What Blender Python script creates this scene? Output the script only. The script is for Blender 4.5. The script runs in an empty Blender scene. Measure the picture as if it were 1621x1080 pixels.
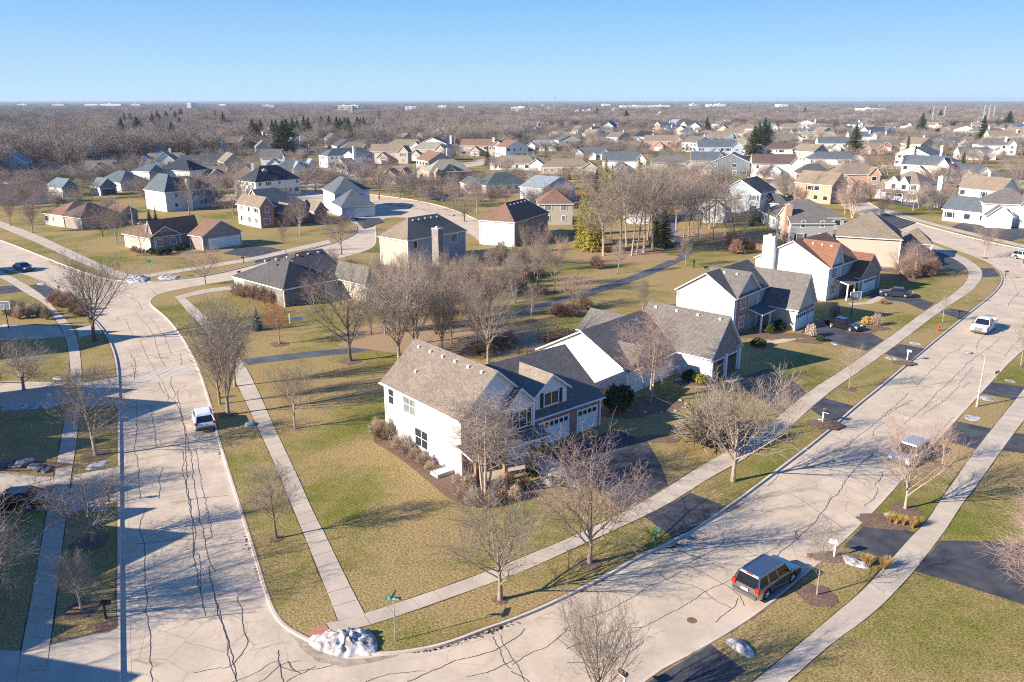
import bpy, bmesh, math, random
from mathutils import Vector, Matrix
from mathutils.geometry import delaunay_2d_cdt

# ---------------------------------------------------------------- scene set-up
sc = bpy.context.scene
COL = sc.collection
CAM_H, FPX = 30.0, 1260.0
PITCH = math.atan(380 / FPX)
SUN_AZ, SUN_EL = math.radians(203), math.radians(24)   # where the sun stands (math angle from +x) and its height

cam_d = bpy.data.cameras.new('camera')
cam_d.lens = 36.0 * FPX / 1621.0
cam_d.sensor_width = 36.0
cam_d.clip_start = 0.5
cam_d.clip_end = 90000
cam = bpy.data.objects.new('camera', cam_d)
COL.objects.link(cam)
cam.location = (0, 0, CAM_H)
cam.rotation_euler = (math.radians(90) - PITCH, 0, 0)
sc.camera = cam

w = bpy.data.worlds.new('World')
sc.world = w
w.use_nodes = True
nt = w.node_tree
nt.nodes.clear()
out = nt.nodes.new('ShaderNodeOutputWorld')
bg = nt.nodes.new('ShaderNodeBackground')
sky = nt.nodes.new('ShaderNodeTexSky')
sky.sky_type = 'NISHITA'
sky.sun_disc = False
sky.sun_elevation = SUN_EL
sky.sun_rotation = math.radians(90) - SUN_AZ
sky.air_density = 1.0
sky.dust_density = 0.0
sky.ozone_density = 5.0
SKY_K = 1 / 0.07 * .85
bg.inputs['Strength'].default_value = 0.07
# the clear winter sky: Nishita tinted by a plain height gradient of the dome (pale blue at the horizon, deeper above)
tc = nt.nodes.new('ShaderNodeTexCoord'); sx = nt.nodes.new('ShaderNodeSeparateXYZ'); cr_ = nt.nodes.new('ShaderNodeValToRGB')
nt.links.new(tc.outputs['Generated'], sx.inputs[0]); nt.links.new(sx.outputs[2], cr_.inputs[0])
el = cr_.color_ramp.elements
el[0].position = 0.0; el[0].color = (.29, .43, .535, 1)
el[1].position = .14; el[1].color = (.095, .265, .52, 1)
e2 = el.new(.5); e2.color = (.03, .13, .40, 1)
e3 = el.new(1.0); e3.color = (.02, .09, .33, 1)
gn = nt.nodes.new('ShaderNodeMix'); gn.data_type = 'RGBA'; gn.blend_type = 'MULTIPLY'; gn.inputs[0].default_value = 1
gn.inputs[7].default_value = (SKY_K, SKY_K, SKY_K, 1)
nt.links.new(cr_.outputs[0], gn.inputs[6])
sm = nt.nodes.new('ShaderNodeMix'); sm.data_type = 'RGBA'; sm.inputs[0].default_value = .9
nt.links.new(sky.outputs[0], sm.inputs[6]); nt.links.new(gn.outputs[2], sm.inputs[7])
nt.links.new(sm.outputs[2], bg.inputs[0])
nt.links.new(bg.outputs[0], out.inputs[0])

sd = bpy.data.lights.new('sun', 'SUN')
sd.energy = 5.0
sd.angle = math.radians(0.5)
sd.color = (1.0, 0.90, 0.76)
sun = bpy.data.objects.new('sun', sd)
COL.objects.link(sun)
sdir = Vector((math.cos(SUN_AZ) * math.cos(SUN_EL), math.sin(SUN_AZ) * math.cos(SUN_EL), math.sin(SUN_EL)))
sun.rotation_euler = sdir.to_track_quat('Z', 'Y').to_euler()
sun.location = sdir * 300

sc.view_settings.view_transform = 'Standard'
sc.view_settings.look = 'None'
sc.view_settings.gamma = 1
sc.view_settings.exposure = 1.15
sc.cycles.max_bounces = 5
sc.cycles.diffuse_bounces = 2
sc.cycles.glossy_bounces = 2
sc.cycles.transmission_bounces = 2
sc.cycles.volume_bounces = 0
sc.cycles.transparent_max_bounces = 8
sc.cycles.use_denoising = False
sc.cycles.use_adaptive_sampling = False
sc.cycles.pixel_filter_type = 'BLACKMAN_HARRIS'
sc.cycles.filter_width = 1.1
sc.cycles.sample_clamp_indirect = 3
sc.cycles.caustics_reflective = False
sc.cycles.caustics_refractive = False

# ---------------------------------------------------------------- survey of the ground: photo pixel -> world point
SP, CP = math.sin(PITCH), math.cos(PITCH)
def ray(px, py):
    u, v = (px - 810.5) / FPX, (py - 540) / FPX
    return (u, CP - v * SP, -SP - v * CP)
def G(px, py, z=0.0):
    d = ray(px, py)
    t = (z - CAM_H) / d[2]
    return Vector((d[0] * t, d[1] * t, z))
def PR(p):
    dz = p[2] - CAM_H
    c = p[1] * CP - dz * SP
    return (810.5 + FPX * p[0] / c, 540 - FPX * (p[1] * SP + dz * CP) / c)
def GL(pts, z=0.0):
    return [G(a, b, z) for a, b in pts]

# ---------------------------------------------------------------- helpers
def tag(o, label=None, cat=None, group=None, kind=None):
    if label: o['label'] = label
    if cat: o['category'] = cat
    if group: o['group'] = group
    if kind: o['kind'] = kind
    return o
def empty(name, loc=(0, 0, 0), rz=0.0, parent=None):
    o = bpy.data.objects.new(name, None)
    o.empty_display_size = 0.3
    COL.objects.link(o)
    o.location = loc
    o.rotation_euler = (0, 0, rz)
    if parent: o.parent = parent
    return o
class MB:
    """collects faces with material slots and links them as ONE mesh object"""
    def __init__(s): s.v = []; s.f = []; s.m = []
    def face(s, pts, m=0):
        b = len(s.v)
        s.v.extend([tuple(p) for p in pts])
        s.f.append(tuple(range(b, b + len(pts)))); s.m.append(m)
    def box(s, x0, x1, y0, y1, z0, z1, m=0, M=None):
        P = [Vector(p) for p in ((x0,y0,z0),(x1,y0,z0),(x1,y1,z0),(x0,y1,z0),(x0,y0,z1),(x1,y0,z1),(x1,y1,z1),(x0,y1,z1))]
        if M: P = [M @ p for p in P]
        b = len(s.v)
        s.v.extend([tuple(p) for p in P])
        for q in ((0,3,2,1),(4,5,6,7),(0,1,5,4),(1,2,6,5),(2,3,7,6),(3,0,4,7)):
            s.f.append(tuple(b + k for k in q)); s.m.append(m)
    def tube(s, pts, rad, sides=6, m=0, cap=False):
        n = len(pts)
        b = len(s.v)
        d = Vector(pts[1]) - Vector(pts[0])
        a = Vector((0, 0, 1)) if abs(d.normalized().z) < 0.9 else Vector((1, 0, 0))
        for i in range(n):
            t = Vector(pts[min(i + 1, n - 1)]) - Vector(pts[max(i - 1, 0)])
            if t.length < 1e-9: t = Vector((0, 0, 1))
            t.normalize()
            e1 = t.cross(a)
            if e1.length < 1e-4: e1 = t.cross(Vector((0, 1, 0)))
            e1.normalize(); e2 = t.cross(e1)
            p = Vector(pts[i])
            for k in range(sides):
                an = 2 * math.pi * k / sides
                s.v.append(tuple(p + (e1 * math.cos(an) + e2 * math.sin(an)) * rad[i]))
        for i in range(n - 1):
            for k in range(sides):
                k2 = (k + 1) % sides
                s.f.append((b + i * sides + k, b + i * sides + k2, b + (i + 1) * sides + k2, b + (i + 1) * sides + k)); s.m.append(m)
        if cap:
            s.f.append(tuple(b + k for k in range(sides))[::-1]); s.m.append(m)
            s.f.append(tuple(b + (n - 1) * sides + k for k in range(sides))); s.m.append(m)
    def mesh(s, name, mats, smooth=False):
        me = bpy.data.meshes.new(name)
        me.from_pydata(s.v, [], s.f)
        for mt in (mats if isinstance(mats, (list, tuple)) else [mats]): me.materials.append(mt)
        if any(s.m): me.polygons.foreach_set('material_index', s.m)
        if smooth: me.polygons.foreach_set('use_smooth', [True] * len(s.f))
        me.update()
        return me
    def build(s, name, mats, parent=None, smooth=False, loc=None, fix=True):
        me = s.mesh(name, mats, smooth)
        if fix and len(s.f) < 3000:
            bm = bmesh.new(); bm.from_mesh(me)
            bmesh.ops.remove_doubles(bm, verts=bm.verts, dist=1e-5)
            bm.to_mesh(me); bm.free()
        o = bpy.data.objects.new(name, me)
        COL.objects.link(o)
        if parent: o.parent = parent
        if loc: o.location = loc
        return o
def link(name, me, parent=None, loc=None):
    o = bpy.data.objects.new(name, me); COL.objects.link(o)
    if parent: o.parent = parent
    if loc: o.location = loc
    return o

# ---------------------------------------------------------------- materials
def new_mat(name, col=(.5, .5, .5), rough=.85, spec=.3, metal=0.0):
    m = bpy.data.materials.new(name); m.use_nodes = True
    n = m.node_tree; b = n.nodes['Principled BSDF']
    b.inputs['Base Color'].default_value = (*col, 1)
    b.inputs['Roughness'].default_value = rough
    b.inputs['Specular IOR Level'].default_value = spec
    b.inputs['Metallic'].default_value = metal
    return m, n, b
def N(n, t, **kw):
    x = n.nodes.new(t)
    for k, v in kw.items():
        if k in x.inputs: x.inputs[k].default_value = v
        else: setattr(x, k, v)
    return x
def ramp(n, src, stops):
    r = n.nodes.new('ShaderNodeValToRGB')
    e = r.color_ramp.elements
    while len(e) < len(stops): e.new(0.5)
    for i, (p, c) in enumerate(stops):
        e[i].position = p; e[i].color = (*c, 1) if len(c) == 3 else c
    n.links.new(src, r.inputs[0])
    return r
def mix(n, f, a, b, mode='MIX'):
    x = n.nodes.new('ShaderNodeMix'); x.data_type = 'RGBA'; x.blend_type = mode
    for s_, v in ((0, f), (6, a), (7, b)):
        if isinstance(v, (int, float)): x.inputs[s_].default_value = v
        elif isinstance(v, tuple): x.inputs[s_].default_value = (*v, 1)
        else: n.links.new(v, x.inputs[s_])
    return x.outputs[2]
def coord(n, kind='Object'):
    return N(n, 'ShaderNodeTexCoord').outputs[kind]
def noise(n, vec, scale, detail=4, rough=.6, dist=0):
    x = N(n, 'ShaderNodeTexNoise', Scale=scale, Detail=detail, Roughness=rough, Distortion=dist)
    n.links.new(vec, x.inputs['Vector'])
    return x.outputs['Fac']
def bump(n, b, h, strength, dist=.05):
    x = N(n, 'ShaderNodeBump', Strength=strength, Distance=dist)
    n.links.new(h, x.inputs['Height']); n.links.new(x.outputs[0], b.inputs['Normal'])

def speckle(name, c1, c2, scale=3.0, rough=.9, big=None, spec=.2, bmp=0.0, detail=6):
    m, n, b = new_mat(name, c1, rough, spec)
    v = coord(n)
    f = noise(n, v, scale, detail, .75)
    r = ramp(n, f, [(.32, c1), (.68, c2)])
    o = r.outputs[0]
    if big:
        f2 = noise(n, v, big[0], 3, .5)
        r2 = ramp(n, f2, [(.35, big[1]), (.65, big[2])])
        o = mix(n, 1.0, o, r2.outputs[0], 'MULTIPLY')
    n.links.new(o, b.inputs['Base Color'])
    if bmp: bump(n, b, f, bmp)
    return m

def lawn_mat():
    m, n, b = new_mat('lawn', (.2, .2, .06), .95, .1)
    v = coord(n)
    tan1, tan2 = (.10, .062, .02), (.56, .405, .18)
    gr1, gr2 = (.035, .045, .006), (.29, .275, .055)
    f = noise(n, v, 7.0, 8, .85)
    mp = N(n, 'ShaderNodeMapping'); mp.inputs['Scale'].default_value = (1.0, 1.0, 1.0); mp.inputs['Rotation'].default_value = (0, 0, .6)
    n.links.new(v, mp.inputs[0])
    blades = N(n, 'ShaderNodeTexNoise', Scale=1.0, Detail=3.0, Roughness=.8)
    mp2 = N(n, 'ShaderNodeMapping'); mp2.inputs['Scale'].default_value = (6.0, 8.5, 1.0); mp2.inputs['Rotation'].default_value = (0, 0, .9)
    n.links.new(v, mp2.inputs[0]); n.links.new(mp2.outputs[0], blades.inputs['Vector'])
    mx = N(n, 'ShaderNodeMath', operation='MULTIPLY_ADD'); n.links.new(blades.outputs['Fac'], mx.inputs[0]); mx.inputs[1].default_value = .7
    hf = N(n, 'ShaderNodeMath', operation='MULTIPLY'); n.links.new(f, hf.inputs[0]); hf.inputs[1].default_value = .45
    n.links.new(hf.outputs[0], mx.inputs[2])
    t = ramp(n, mx.outputs[0], [(.44, tan1), (.70, tan2)])
    g = ramp(n, mx.outputs[0], [(.44, gr1), (.70, gr2)])
    mid = noise(n, v, .9, 5, .75, .5)
    big = noise(n, v, .055, 4, .6, .6)
    a = N(n, 'ShaderNodeMath', operation='MULTIPLY_ADD'); n.links.new(mid, a.inputs[0]); a.inputs[1].default_value = .38; n.links.new(big, a.inputs[2])
    sel = ramp(n, a.outputs[0], [(.655, (0, 0, 0)), (.83, (1, 1, 1))])
    # lush patches where the photo's lawns stay green
    o = mix(n, sel.outputs[0], t.outputs[0], g.outputs[0])
    sepn = N(n, 'ShaderNodeSeparateXYZ'); n.links.new(v, sepn.inputs[0])
    # distance blend: beyond the estate, winter fields
    far = N(n, 'ShaderNodeMapRange'); far.inputs['From Min'].default_value = 330; far.inputs['From Max'].default_value = 620
    n.links.new(sepn.outputs['Y'], far.inputs['Value'])
    ff = noise(n, v, .004, 5, .6)
    fr = ramp(n, ff, [(.35, (.12, .10, .062)), (.5, (.20, .155, .09)), (.62, (.10, .10, .05))])
    o = mix(n, far.outputs[0], o, fr.outputs[0])
    n.links.new(o, b.inputs['Base Color'])
    bump(n, b, mx.outputs[0], .7, .09)
    return m

def concrete_mat(name, c, crack=False, rough=.9):
    m, n, b = new_mat(name, c, rough, .2)
    v = coord(n)
    f = noise(n, v, 9, 8, .8)
    f2 = noise(n, v, .35, 5, .7, .4)
    r = ramp(n, f, [(.3, tuple(x * .86 for x in c)), (.7, tuple(min(1, x * 1.1) for x in c))])
    r2 = ramp(n, f2, [(.3, (.78, .775, .77)), (.62, (1.05, 1.04, 1.02))])
    o = mix(n, 1.0, r.outputs[0], r2.outputs[0], 'MULTIPLY')
    if crack:
        w_ = N(n, 'ShaderNodeTexNoise', Scale=.8, Detail=4.0); n.links.new(v, w_.inputs['Vector'])
        wm = mix(n, .35, v, w_.outputs['Color'], 'ADD')
        vo = N(n, 'ShaderNodeTexVoronoi', Scale=.42); vo.feature = 'DISTANCE_TO_EDGE'; n.links.new(wm, vo.inputs['Vector'])
        cr = ramp(n, vo.outputs['Distance'], [(.0, (.62, .6, .58)), (.016, (1, 1, 1))])
        msk = ramp(n, noise(n, v, .09, 2, .5), [(.46, (0, 0, 0)), (.6, (1, 1, 1))])
        cc = mix(n, msk.outputs[0], (1.0, 1.0, 1.0), cr.outputs[0])
        o = mix(n, 1.0, o, cc, 'MULTIPLY')
        vo2 = N(n, 'ShaderNodeTexVoronoi', Scale=1.15); vo2.feature = 'DISTANCE_TO_EDGE'; n.links.new(wm, vo2.inputs['Vector'])
        cr2 = ramp(n, vo2.outputs['Distance'], [(.0, (.72, .70, .68)), (.022, (1, 1, 1))])
        mk2 = ramp(n, noise(n, v, .16, 3, .6), [(.5, (0, 0, 0)), (.6, (1, 1, 1))])
        o = mix(n, 1.0, o, mix(n, mk2.outputs[0], (1.0, 1.0, 1.0), cr2.outputs[0]), 'MULTIPLY')
        # sandy wheel-worn streaks
        st = ramp(n, noise(n, v, 1.6, 7, .8, 1.0), [(.4, (.95, .95, .96)), (.6, (1.02, 1.0, .98))])
        o = mix(n, 1.0, o, st.outputs[0], 'MULTIPLY')
    n.links.new(o, b.inputs['Base Color'])
    bump(n, b, f, .15, .01)
    return m

def shingle_mat(name, c, var=.16):
    m, n, b = new_mat(name, c, .95, .15)
    v = coord(n)
    sep = N(n, 'ShaderNodeSeparateXYZ'); n.links.new(v, sep.inputs[0])
    add = N(n, 'ShaderNodeMath', operation='ADD'); n.links.new(sep.outputs[0], add.inputs[0]); n.links.new(sep.outputs[1], add.inputs[1])
    cmb = N(n, 'ShaderNodeCombineXYZ'); n.links.new(add.outputs[0], cmb.inputs[0]); n.links.new(sep.outputs[2], cmb.inputs[1])
    br = N(n, 'ShaderNodeTexBrick', Scale=1.0); br.offset = .37
    br.inputs['Brick Width'].default_value = .34; br.inputs['Row Height'].default_value = .11
    br.inputs['Mortar Size'].default_value = .012; br.inputs['Mortar Smooth'].default_value = .4
    br.inputs['Color1'].default_value = (*[x * (1 - var) for x in c], 1)
    br.inputs['Color2'].default_value = (*[min(1, x * (1 + var)) for x in c], 1)
    br.inputs['Mortar'].default_value = (*[x * .5 for x in c], 1)
    n.links.new(cmb.outputs[0], br.inputs['Vector'])
    f = noise(n, v, 3.5, 6, .8)
    r = ramp(n, f, [(.3, (.80, .80, .82)), (.7, (1.16, 1.14, 1.12))])
    o = mix(n, 1.0, br.outputs[0], r.outputs[0], 'MULTIPLY')
    st = ramp(n, noise(n, v, .35, 3, .6), [(.3, (.88, .88, .88)), (.7, (1.08, 1.08, 1.08))])
    o = mix(n, 1.0, o, st.outputs[0], 'MULTIPLY')
    n.links.new(o, b.inputs['Base Color'])
    bump(n, b, f, .3, .02)
    return m

def siding_mat(name, c, lines=True):
    m, n, b = new_mat(name, c, .6, .3)
    v = coord(n)
    sep = N(n, 'ShaderNodeSeparateXYZ'); n.links.new(v, sep.inputs[0])
    md = N(n, 'ShaderNodeMath', operation='FRACT')
    mu = N(n, 'ShaderNodeMath', operation='MULTIPLY'); mu.inputs[1].default_value = 1 / .2
    n.links.new(sep.outputs[2], mu.inputs[0]); n.links.new(mu.outputs[0], md.inputs[0])
    r = ramp(n, md.outputs[0], [(0.0, (.80, .80, .82)), (.14, (1, 1, 1)), (1.0, (.98, .98, .98))])
    st = ramp(n, noise(n, v, .8, 5, .7), [(.3, (.93, .93, .92)), (.7, (1.02, 1.02, 1.02))])
    o = mix(n, 1.0, c, r.outputs[0], 'MULTIPLY') if lines else None
    if o is None: o = mix(n, 1.0, c, (1.0, 1.0, 1.0), 'MULTIPLY')
    o = mix(n, 1.0, o, st.outputs[0], 'MULTIPLY')
    n.links.new(o, b.inputs['Base Color'])
    return m

def brick_mat(name, c1, c2, mortar=(.42, .38, .34), rw=.075, bw=.22):
    m, n, b = new_mat(name, c1, .9, .2)
    v = coord(n)
    sep = N(n, 'ShaderNodeSeparateXYZ'); n.links.new(v, sep.inputs[0])
    add = N(n, 'ShaderNodeMath', operation='ADD'); n.links.new(sep.outputs[0], add.inputs[0]); n.links.new(sep.outputs[1], add.inputs[1])
    cmb = N(n, 'ShaderNodeCombineXYZ'); n.links.new(add.outputs[0], cmb.inputs[0]); n.links.new(sep.outputs[2], cmb.inputs[1])
    br = N(n, 'ShaderNodeTexBrick', Scale=1.0)
    br.inputs['Brick Width'].default_value = bw * 1.6; br.inputs['Row Height'].default_value = rw * 1.6
    br.inputs['Mortar Size'].default_value = .015
    br.inputs['Color1'].default_value = (*c1, 1); br.inputs['Color2'].default_value = (*c2, 1)
    br.inputs['Mortar'].default_value = (*mortar, 1)
    n.links.new(cmb.outputs[0], br.inputs['Vector'])
    f = ramp(n, noise(n, v, 2.2, 5, .8), [(.3, (.75, .75, .75)), (.7, (1.25, 1.22, 1.2))])
    n.links.new(mix(n, 1.0, br.outputs[0], f.outputs[0], 'MULTIPLY'), b.inputs['Base Color'])
    return m

M = {}
M['lawn'] = lawn_mat()
M['road'] = concrete_mat('road_surface', (.58, .475, .355), True)
M['gutter'] = concrete_mat('gutter', (.56, .465, .365))
M['kerb'] = concrete_mat('kerb', (.60, .51, .41))
M['walk'] = concrete_mat('pavement_concrete', (.52, .435, .34))
M['drive'] = concrete_mat('driveway_concrete', (.52, .44, .35))
M['asphalt'] = speckle('asphalt', (.038, .040, .046), (.080, .082, .090), 14, .8, (.7, (.65, .65, .68), (1.35, 1.3, 1.25)), .35)
M['path'] = speckle('path_asphalt', (.07, .075, .09), (.12, .125, .14), 10, .85, (.5, (.8, .8, .8), (1.2, 1.2, 1.2)))
M['sealant'] = new_mat('sealant', (.075, .065, .06), .7, .3)[0]
M['soil'] = speckle('soil', (.035, .025, .015), (.11, .08, .045), 9)
M['mulch'] = speckle('mulch', (.07, .042, .03), (.29, .185, .13), 7, bmp=.8)
M['litter'] = speckle('litter', (.10, .055, .03), (.26, .17, .10), 6)
M['snow'] = speckle('snow', (.40, .39, .39), (.78, .79, .82), 4, .6, (1.9, (.38, .33, .28), (1, 1, 1)), bmp=.8)
M['trim'] = new_mat('white_trim', (.80, .80, .79), .5)[0]
M['trim_tan'] = new_mat('tan_trim', (.52, .47, .40), .5)[0]
M['brown_wood'] = speckle('brown_wood', (.22, .12, .06), (.36, .21, .12), 4)
M['glass'] = new_mat('window_glass', (.03, .035, .045), .12, .6)[0]
M['glass_pale'] = speckle('window_blinds', (.10, .12, .12), (.26, .28, .27), .7, .25)
M['shutter'] = new_mat('shutter', (.02, .022, .027), .6)[0]
M['garage_white'] = siding_mat('garage_white', (.78, .77, .75), False)
M['door_red'] = new_mat('red_door', (.45, .03, .03), .5)[0]
M['steel'] = new_mat('galvanised', (.45, .47, .48), .45, .5, .6)[0]
M['black'] = new_mat('black_paint', (.012, .012, .014), .5)[0]
M['stone'] = speckle('field_stone', (.28, .24, .20), (.55, .50, .44), 3, bmp=.5)
# ---------------------------------------------------------------- roads (pixel outlines of the kerb lines, projected on the ground)
left_street = [(-120,1400),(192,1400),(191,1080),(190,900),(190,700),(188,600),(186,575),(180,552),(170,530),(155,510),(120,480),(100,465),(65,444),(40,434),(12,428),(-80,400),(-260,350),
               (-260,300),(-80,352),(0,380),(27,390),(82,412),(130,430),(165,441),(195,445),(235,446),(265,444),(337,435),(400,419),(440,408),(500,392),(545,380),(568,366),(560,350),(520,335),(450,322),(380,316),(300,322),
               (300,312),(400,306),(500,300),(590,308),(670,318),(735,337),(780,362),(800,385),(762,386),(740,366),(690,350),(620,342),(592,352),(596,378),(590,394),(540,408),(480,422),(400,438),(350,446),(290,456),(262,462),(246,467),(238,473),(236,480),(243,487),(260,500),(282,525),(300,555),(315,587),(326,622),(336,655),(342,687),(362,752),(382,815),(402,880),(418,935),(430,968),(447,990),(472,1006),
               (500,1019),(540,1030),(580,1035),(620,1035),(680,1026),(722,1014),(765,997),(810,982),(870,957),(965,910),(1010,882),(1070,855),(1155,802),(1215,757),(1307,687),(1355,643),(1395,612),(1465,552),(1535,495),(1570,468),(1586,450),(1588,436),(1578,424),(1560,412),(1510,394),(1440,370),(1385,350),(1340,330),(1300,305),(1250,297),(1180,299),(1180,291),(1250,287),(1330,293),(1370,318),(1400,335),(1465,357),(1545,378),(1600,390),
               (1640,397),(1760,414),(1760,432),(1640,409),(1614,409),(1622,425),(1700,455),(1700,500),(1615,552),(1552,620),(1515,660),(1422,762),(1377,812),(1325,862),(1215,957),(1122,1017),(995,1082),(700,1400),(-120,1400)][:-1]
roads = [left_street,
         [(1180,276),(1230,300),(1260,330),(1225,345),(1200,330),(1190,310)],
         [(420,262),(500,268),(620,280),(760,262),(860,236),(860,231),(750,255),(620,272),(500,262),(420,257)],
         [(1020,268),(1120,262),(1400,268),(1621,278),(1700,282),(1700,272),(1400,262),(1200,250),(1020,262)],
         ]
def flat(name, polys, mat, z, kind='structure'):
    mb = MB()
    for p in polys:
        mb.face([(q[0], q[1], z) for q in p])
    o = mb.build(name, mat, fix=False)
    bm = bmesh.new(); bm.from_mesh(o.data)
    bmesh.ops.triangulate(bm, faces=bm.faces)
    for f in bm.faces:
        if f.normal.z < 0: f.normal_flip()
    bm.to_mesh(o.data); bm.free()
    return tag(o, kind=kind)

def smooth_loop(P, closed=True, it=2):
    for _ in range(it):
        Q = []
        n = len(P)
        for i in range(n if closed else n - 1):
            a, b = P[i], P[(i + 1) % n]
            if (a - b).length > 60:
                Q += [a, b]; continue
            Q += [a * .75 + b * .25, a * .25 + b * .75]
        if not closed: Q = [P[0]] + Q + [P[-1]]
        P = Q
    return P
road_polys = []
for i, r in enumerate(roads):
    road_polys.append([Vector((p.x, p.y)) for p in smooth_loop(GL(r))])
def in_poly(x, y, P):
    c = False; n = len(P); j = n - 1
    for i in range(n):
        xi, yi, xj, yj = P[i][0], P[i][1], P[j][0], P[j][1]
        if (yi > y) != (yj > y) and x < (xj - xi) * (y - yi) / (yj - yi) + xi: c = not c
        j = i
    return c
def on_road(x, y): return any(in_poly(x, y, P) for P in road_polys)

verts, edges = [], []
BX, BY0, BY1 = 40000, -400, 60000
outer = [(-BX, BY0), (BX, BY0), (BX, BY1), (-BX, BY1)]
def addloop(P):
    b = len(verts)
    verts.extend([Vector((p[0], p[1])) for p in P])
    edges.extend([(b + i, b + (i + 1) % len(P)) for i in range(len(P))])
addloop(outer)
for P in road_polys: addloop(P)
for gx in range(-8, 9):
    for gy in range(0, 12): verts.append(Vector((gx * 60 + .37, gy * 55 + 3.3)))
cv, ce, cf, _, _, _ = delaunay_2d_cdt(verts, edges, [], 0, 1e-4)
RZ = -0.13
gm, rm = MB(), MB()
isroad = []
for f in cf:
    c = sum((cv[i] for i in f), Vector((0, 0))) / len(f)
    r = on_road(c.x, c.y)
    isroad.append(r)
    (rm if r else gm).face([(cv[i].x, cv[i].y, RZ if r else 0) for i in f])
for mb, nm, mt in ((gm, 'ground', M['lawn']), (rm, 'road', M['road'])):
    me = mb.mesh(nm, mt)
    bm = bmesh.new(); bm.from_mesh(me); bmesh.ops.remove_doubles(bm, verts=bm.verts, dist=1e-4)
    for f in bm.faces:
        if f.normal.z < 0: f.normal_flip()
    bm.to_mesh(me); bm.free()
    tag(link(nm, me), kind='structure')

# kerb: face from the road up, a top 0.16 wide, and a pale gutter on the road side
def offset_loop(P, d):
    Q = []; n = len(P)
    for i in range(n):
        a, b, c = P[i - 1], P[i], P[(i + 1) % n]
        t1 = (b - a).normalized(); t2 = (c - b).normalized()
        n1 = Vector((t1.y, -t1.x)); n2 = Vector((t2.y, -t2.x))
        m = (n1 + n2)
        if m.length < 1e-3: m = n1
        m.normalize()
        k = max(.5, m.dot(n1))
        Q.append(b + m * d / k)
    return Q
km, gum, lm = MB(), MB(), MB()
rnd = random.Random(5)
for P in road_polys[:4]:
    area = sum(P[i][0] * P[(i + 1) % len(P)][1] - P[(i + 1) % len(P)][0] * P[i][1] for i in range(len(P)))
    if area < 0: P = P[::-1]
    # counter-clockwise: the right-hand normal points out of the road
    C = [p.copy() for p in P]
    out1 = offset_loop(C, .17); in1 = offset_loop(C, -.03); in2 = offset_loop(C, -.52)
    lo = offset_loop(C, .30)
    n = len(C)
    for i in range(n):
        j = (i + 1) % n
        if (C[i] - C[j]).length > 90: continue
        V3 = lambda p, z: (p.x, p.y, z)
        km.face([V3(in1[i], RZ - .02), V3(in1[j], RZ - .02), V3(C[j], .012), V3(C[i], .012)])
        km.face([V3(C[i], .012), V3(C[j], .012), V3(out1[j], .012), V3(out1[i], .012)])
        km.face([V3(out1[i], .012), V3(out1[j], .012), V3(out1[j], -.05), V3(out1[i], -.05)])
        gum.face([V3(in2[i], RZ + .006), V3(in2[j], RZ + .006), V3(in1[j], RZ + .004), V3(in1[i], RZ + .004)])
        if C[i].y < 220:
            w1, w2 = rnd.uniform(.2, .34), rnd.uniform(.2, .34)
            d1 = (lo[i] - C[i]).normalized(); d2 = (lo[j] - C[j]).normalized()
            lm.face([V3(out1[i], .006), V3(out1[j], .006), V3(C[j] + d2 * w2, .006), V3(C[i] + d1 * w1, .006)])
tag(km.build('kerb', M['kerb'], fix=False), kind='structure')
tag(gum.build('gutter_surface', M['gutter'], fix=False), kind='structure')
tag(lm.build('leaf_litter', M['litter'], fix=False), kind='stuff')

# joints and sealed cracks -------------------------------------------------
def resample(P, step):
    L = [0]
    for a, b in zip(P, P[1:]): L.append(L[-1] + (b - a).length)
    n = max(1, int(round(L[-1] / step)))
    out_ = []; k = 0
    for i in range(n + 1):
        s = L[-1] * i / n
        while k < len(L) - 2 and L[k + 1] < s: k += 1
        f = (s - L[k]) / max(1e-9, L[k + 1] - L[k])
        out_.append(P[k].lerp(P[k + 1], f))
    return out_
def ribbon(mb, P, w, z, wob=0.0, rn=rnd, step=.5, m=0):
    P = resample(P, step)
    Q = []
    off = 0
    for i, p in enumerate(P):
        t = (P[min(i + 1, len(P) - 1)] - P[max(i - 1, 0)]); t.z = 0
        if t.length < 1e-6: t = Vector((1, 0, 0))
        t.normalize(); nn = Vector((-t.y, t.x, 0))
        off = off * .7 + rn.uniform(-wob, wob)
        ww = w * rn.uniform(.7, 1.25) if wob else w
        c = p + nn * off
        Q.append((c + nn * ww / 2, c - nn * ww / 2))
    for (a, b), (c, d) in zip(Q, Q[1:]):
        mb.face([(b.x, b.y, z), (d.x, d.y, z), (c.x, c.y, z), (a.x, a.y, z)], m)
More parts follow.
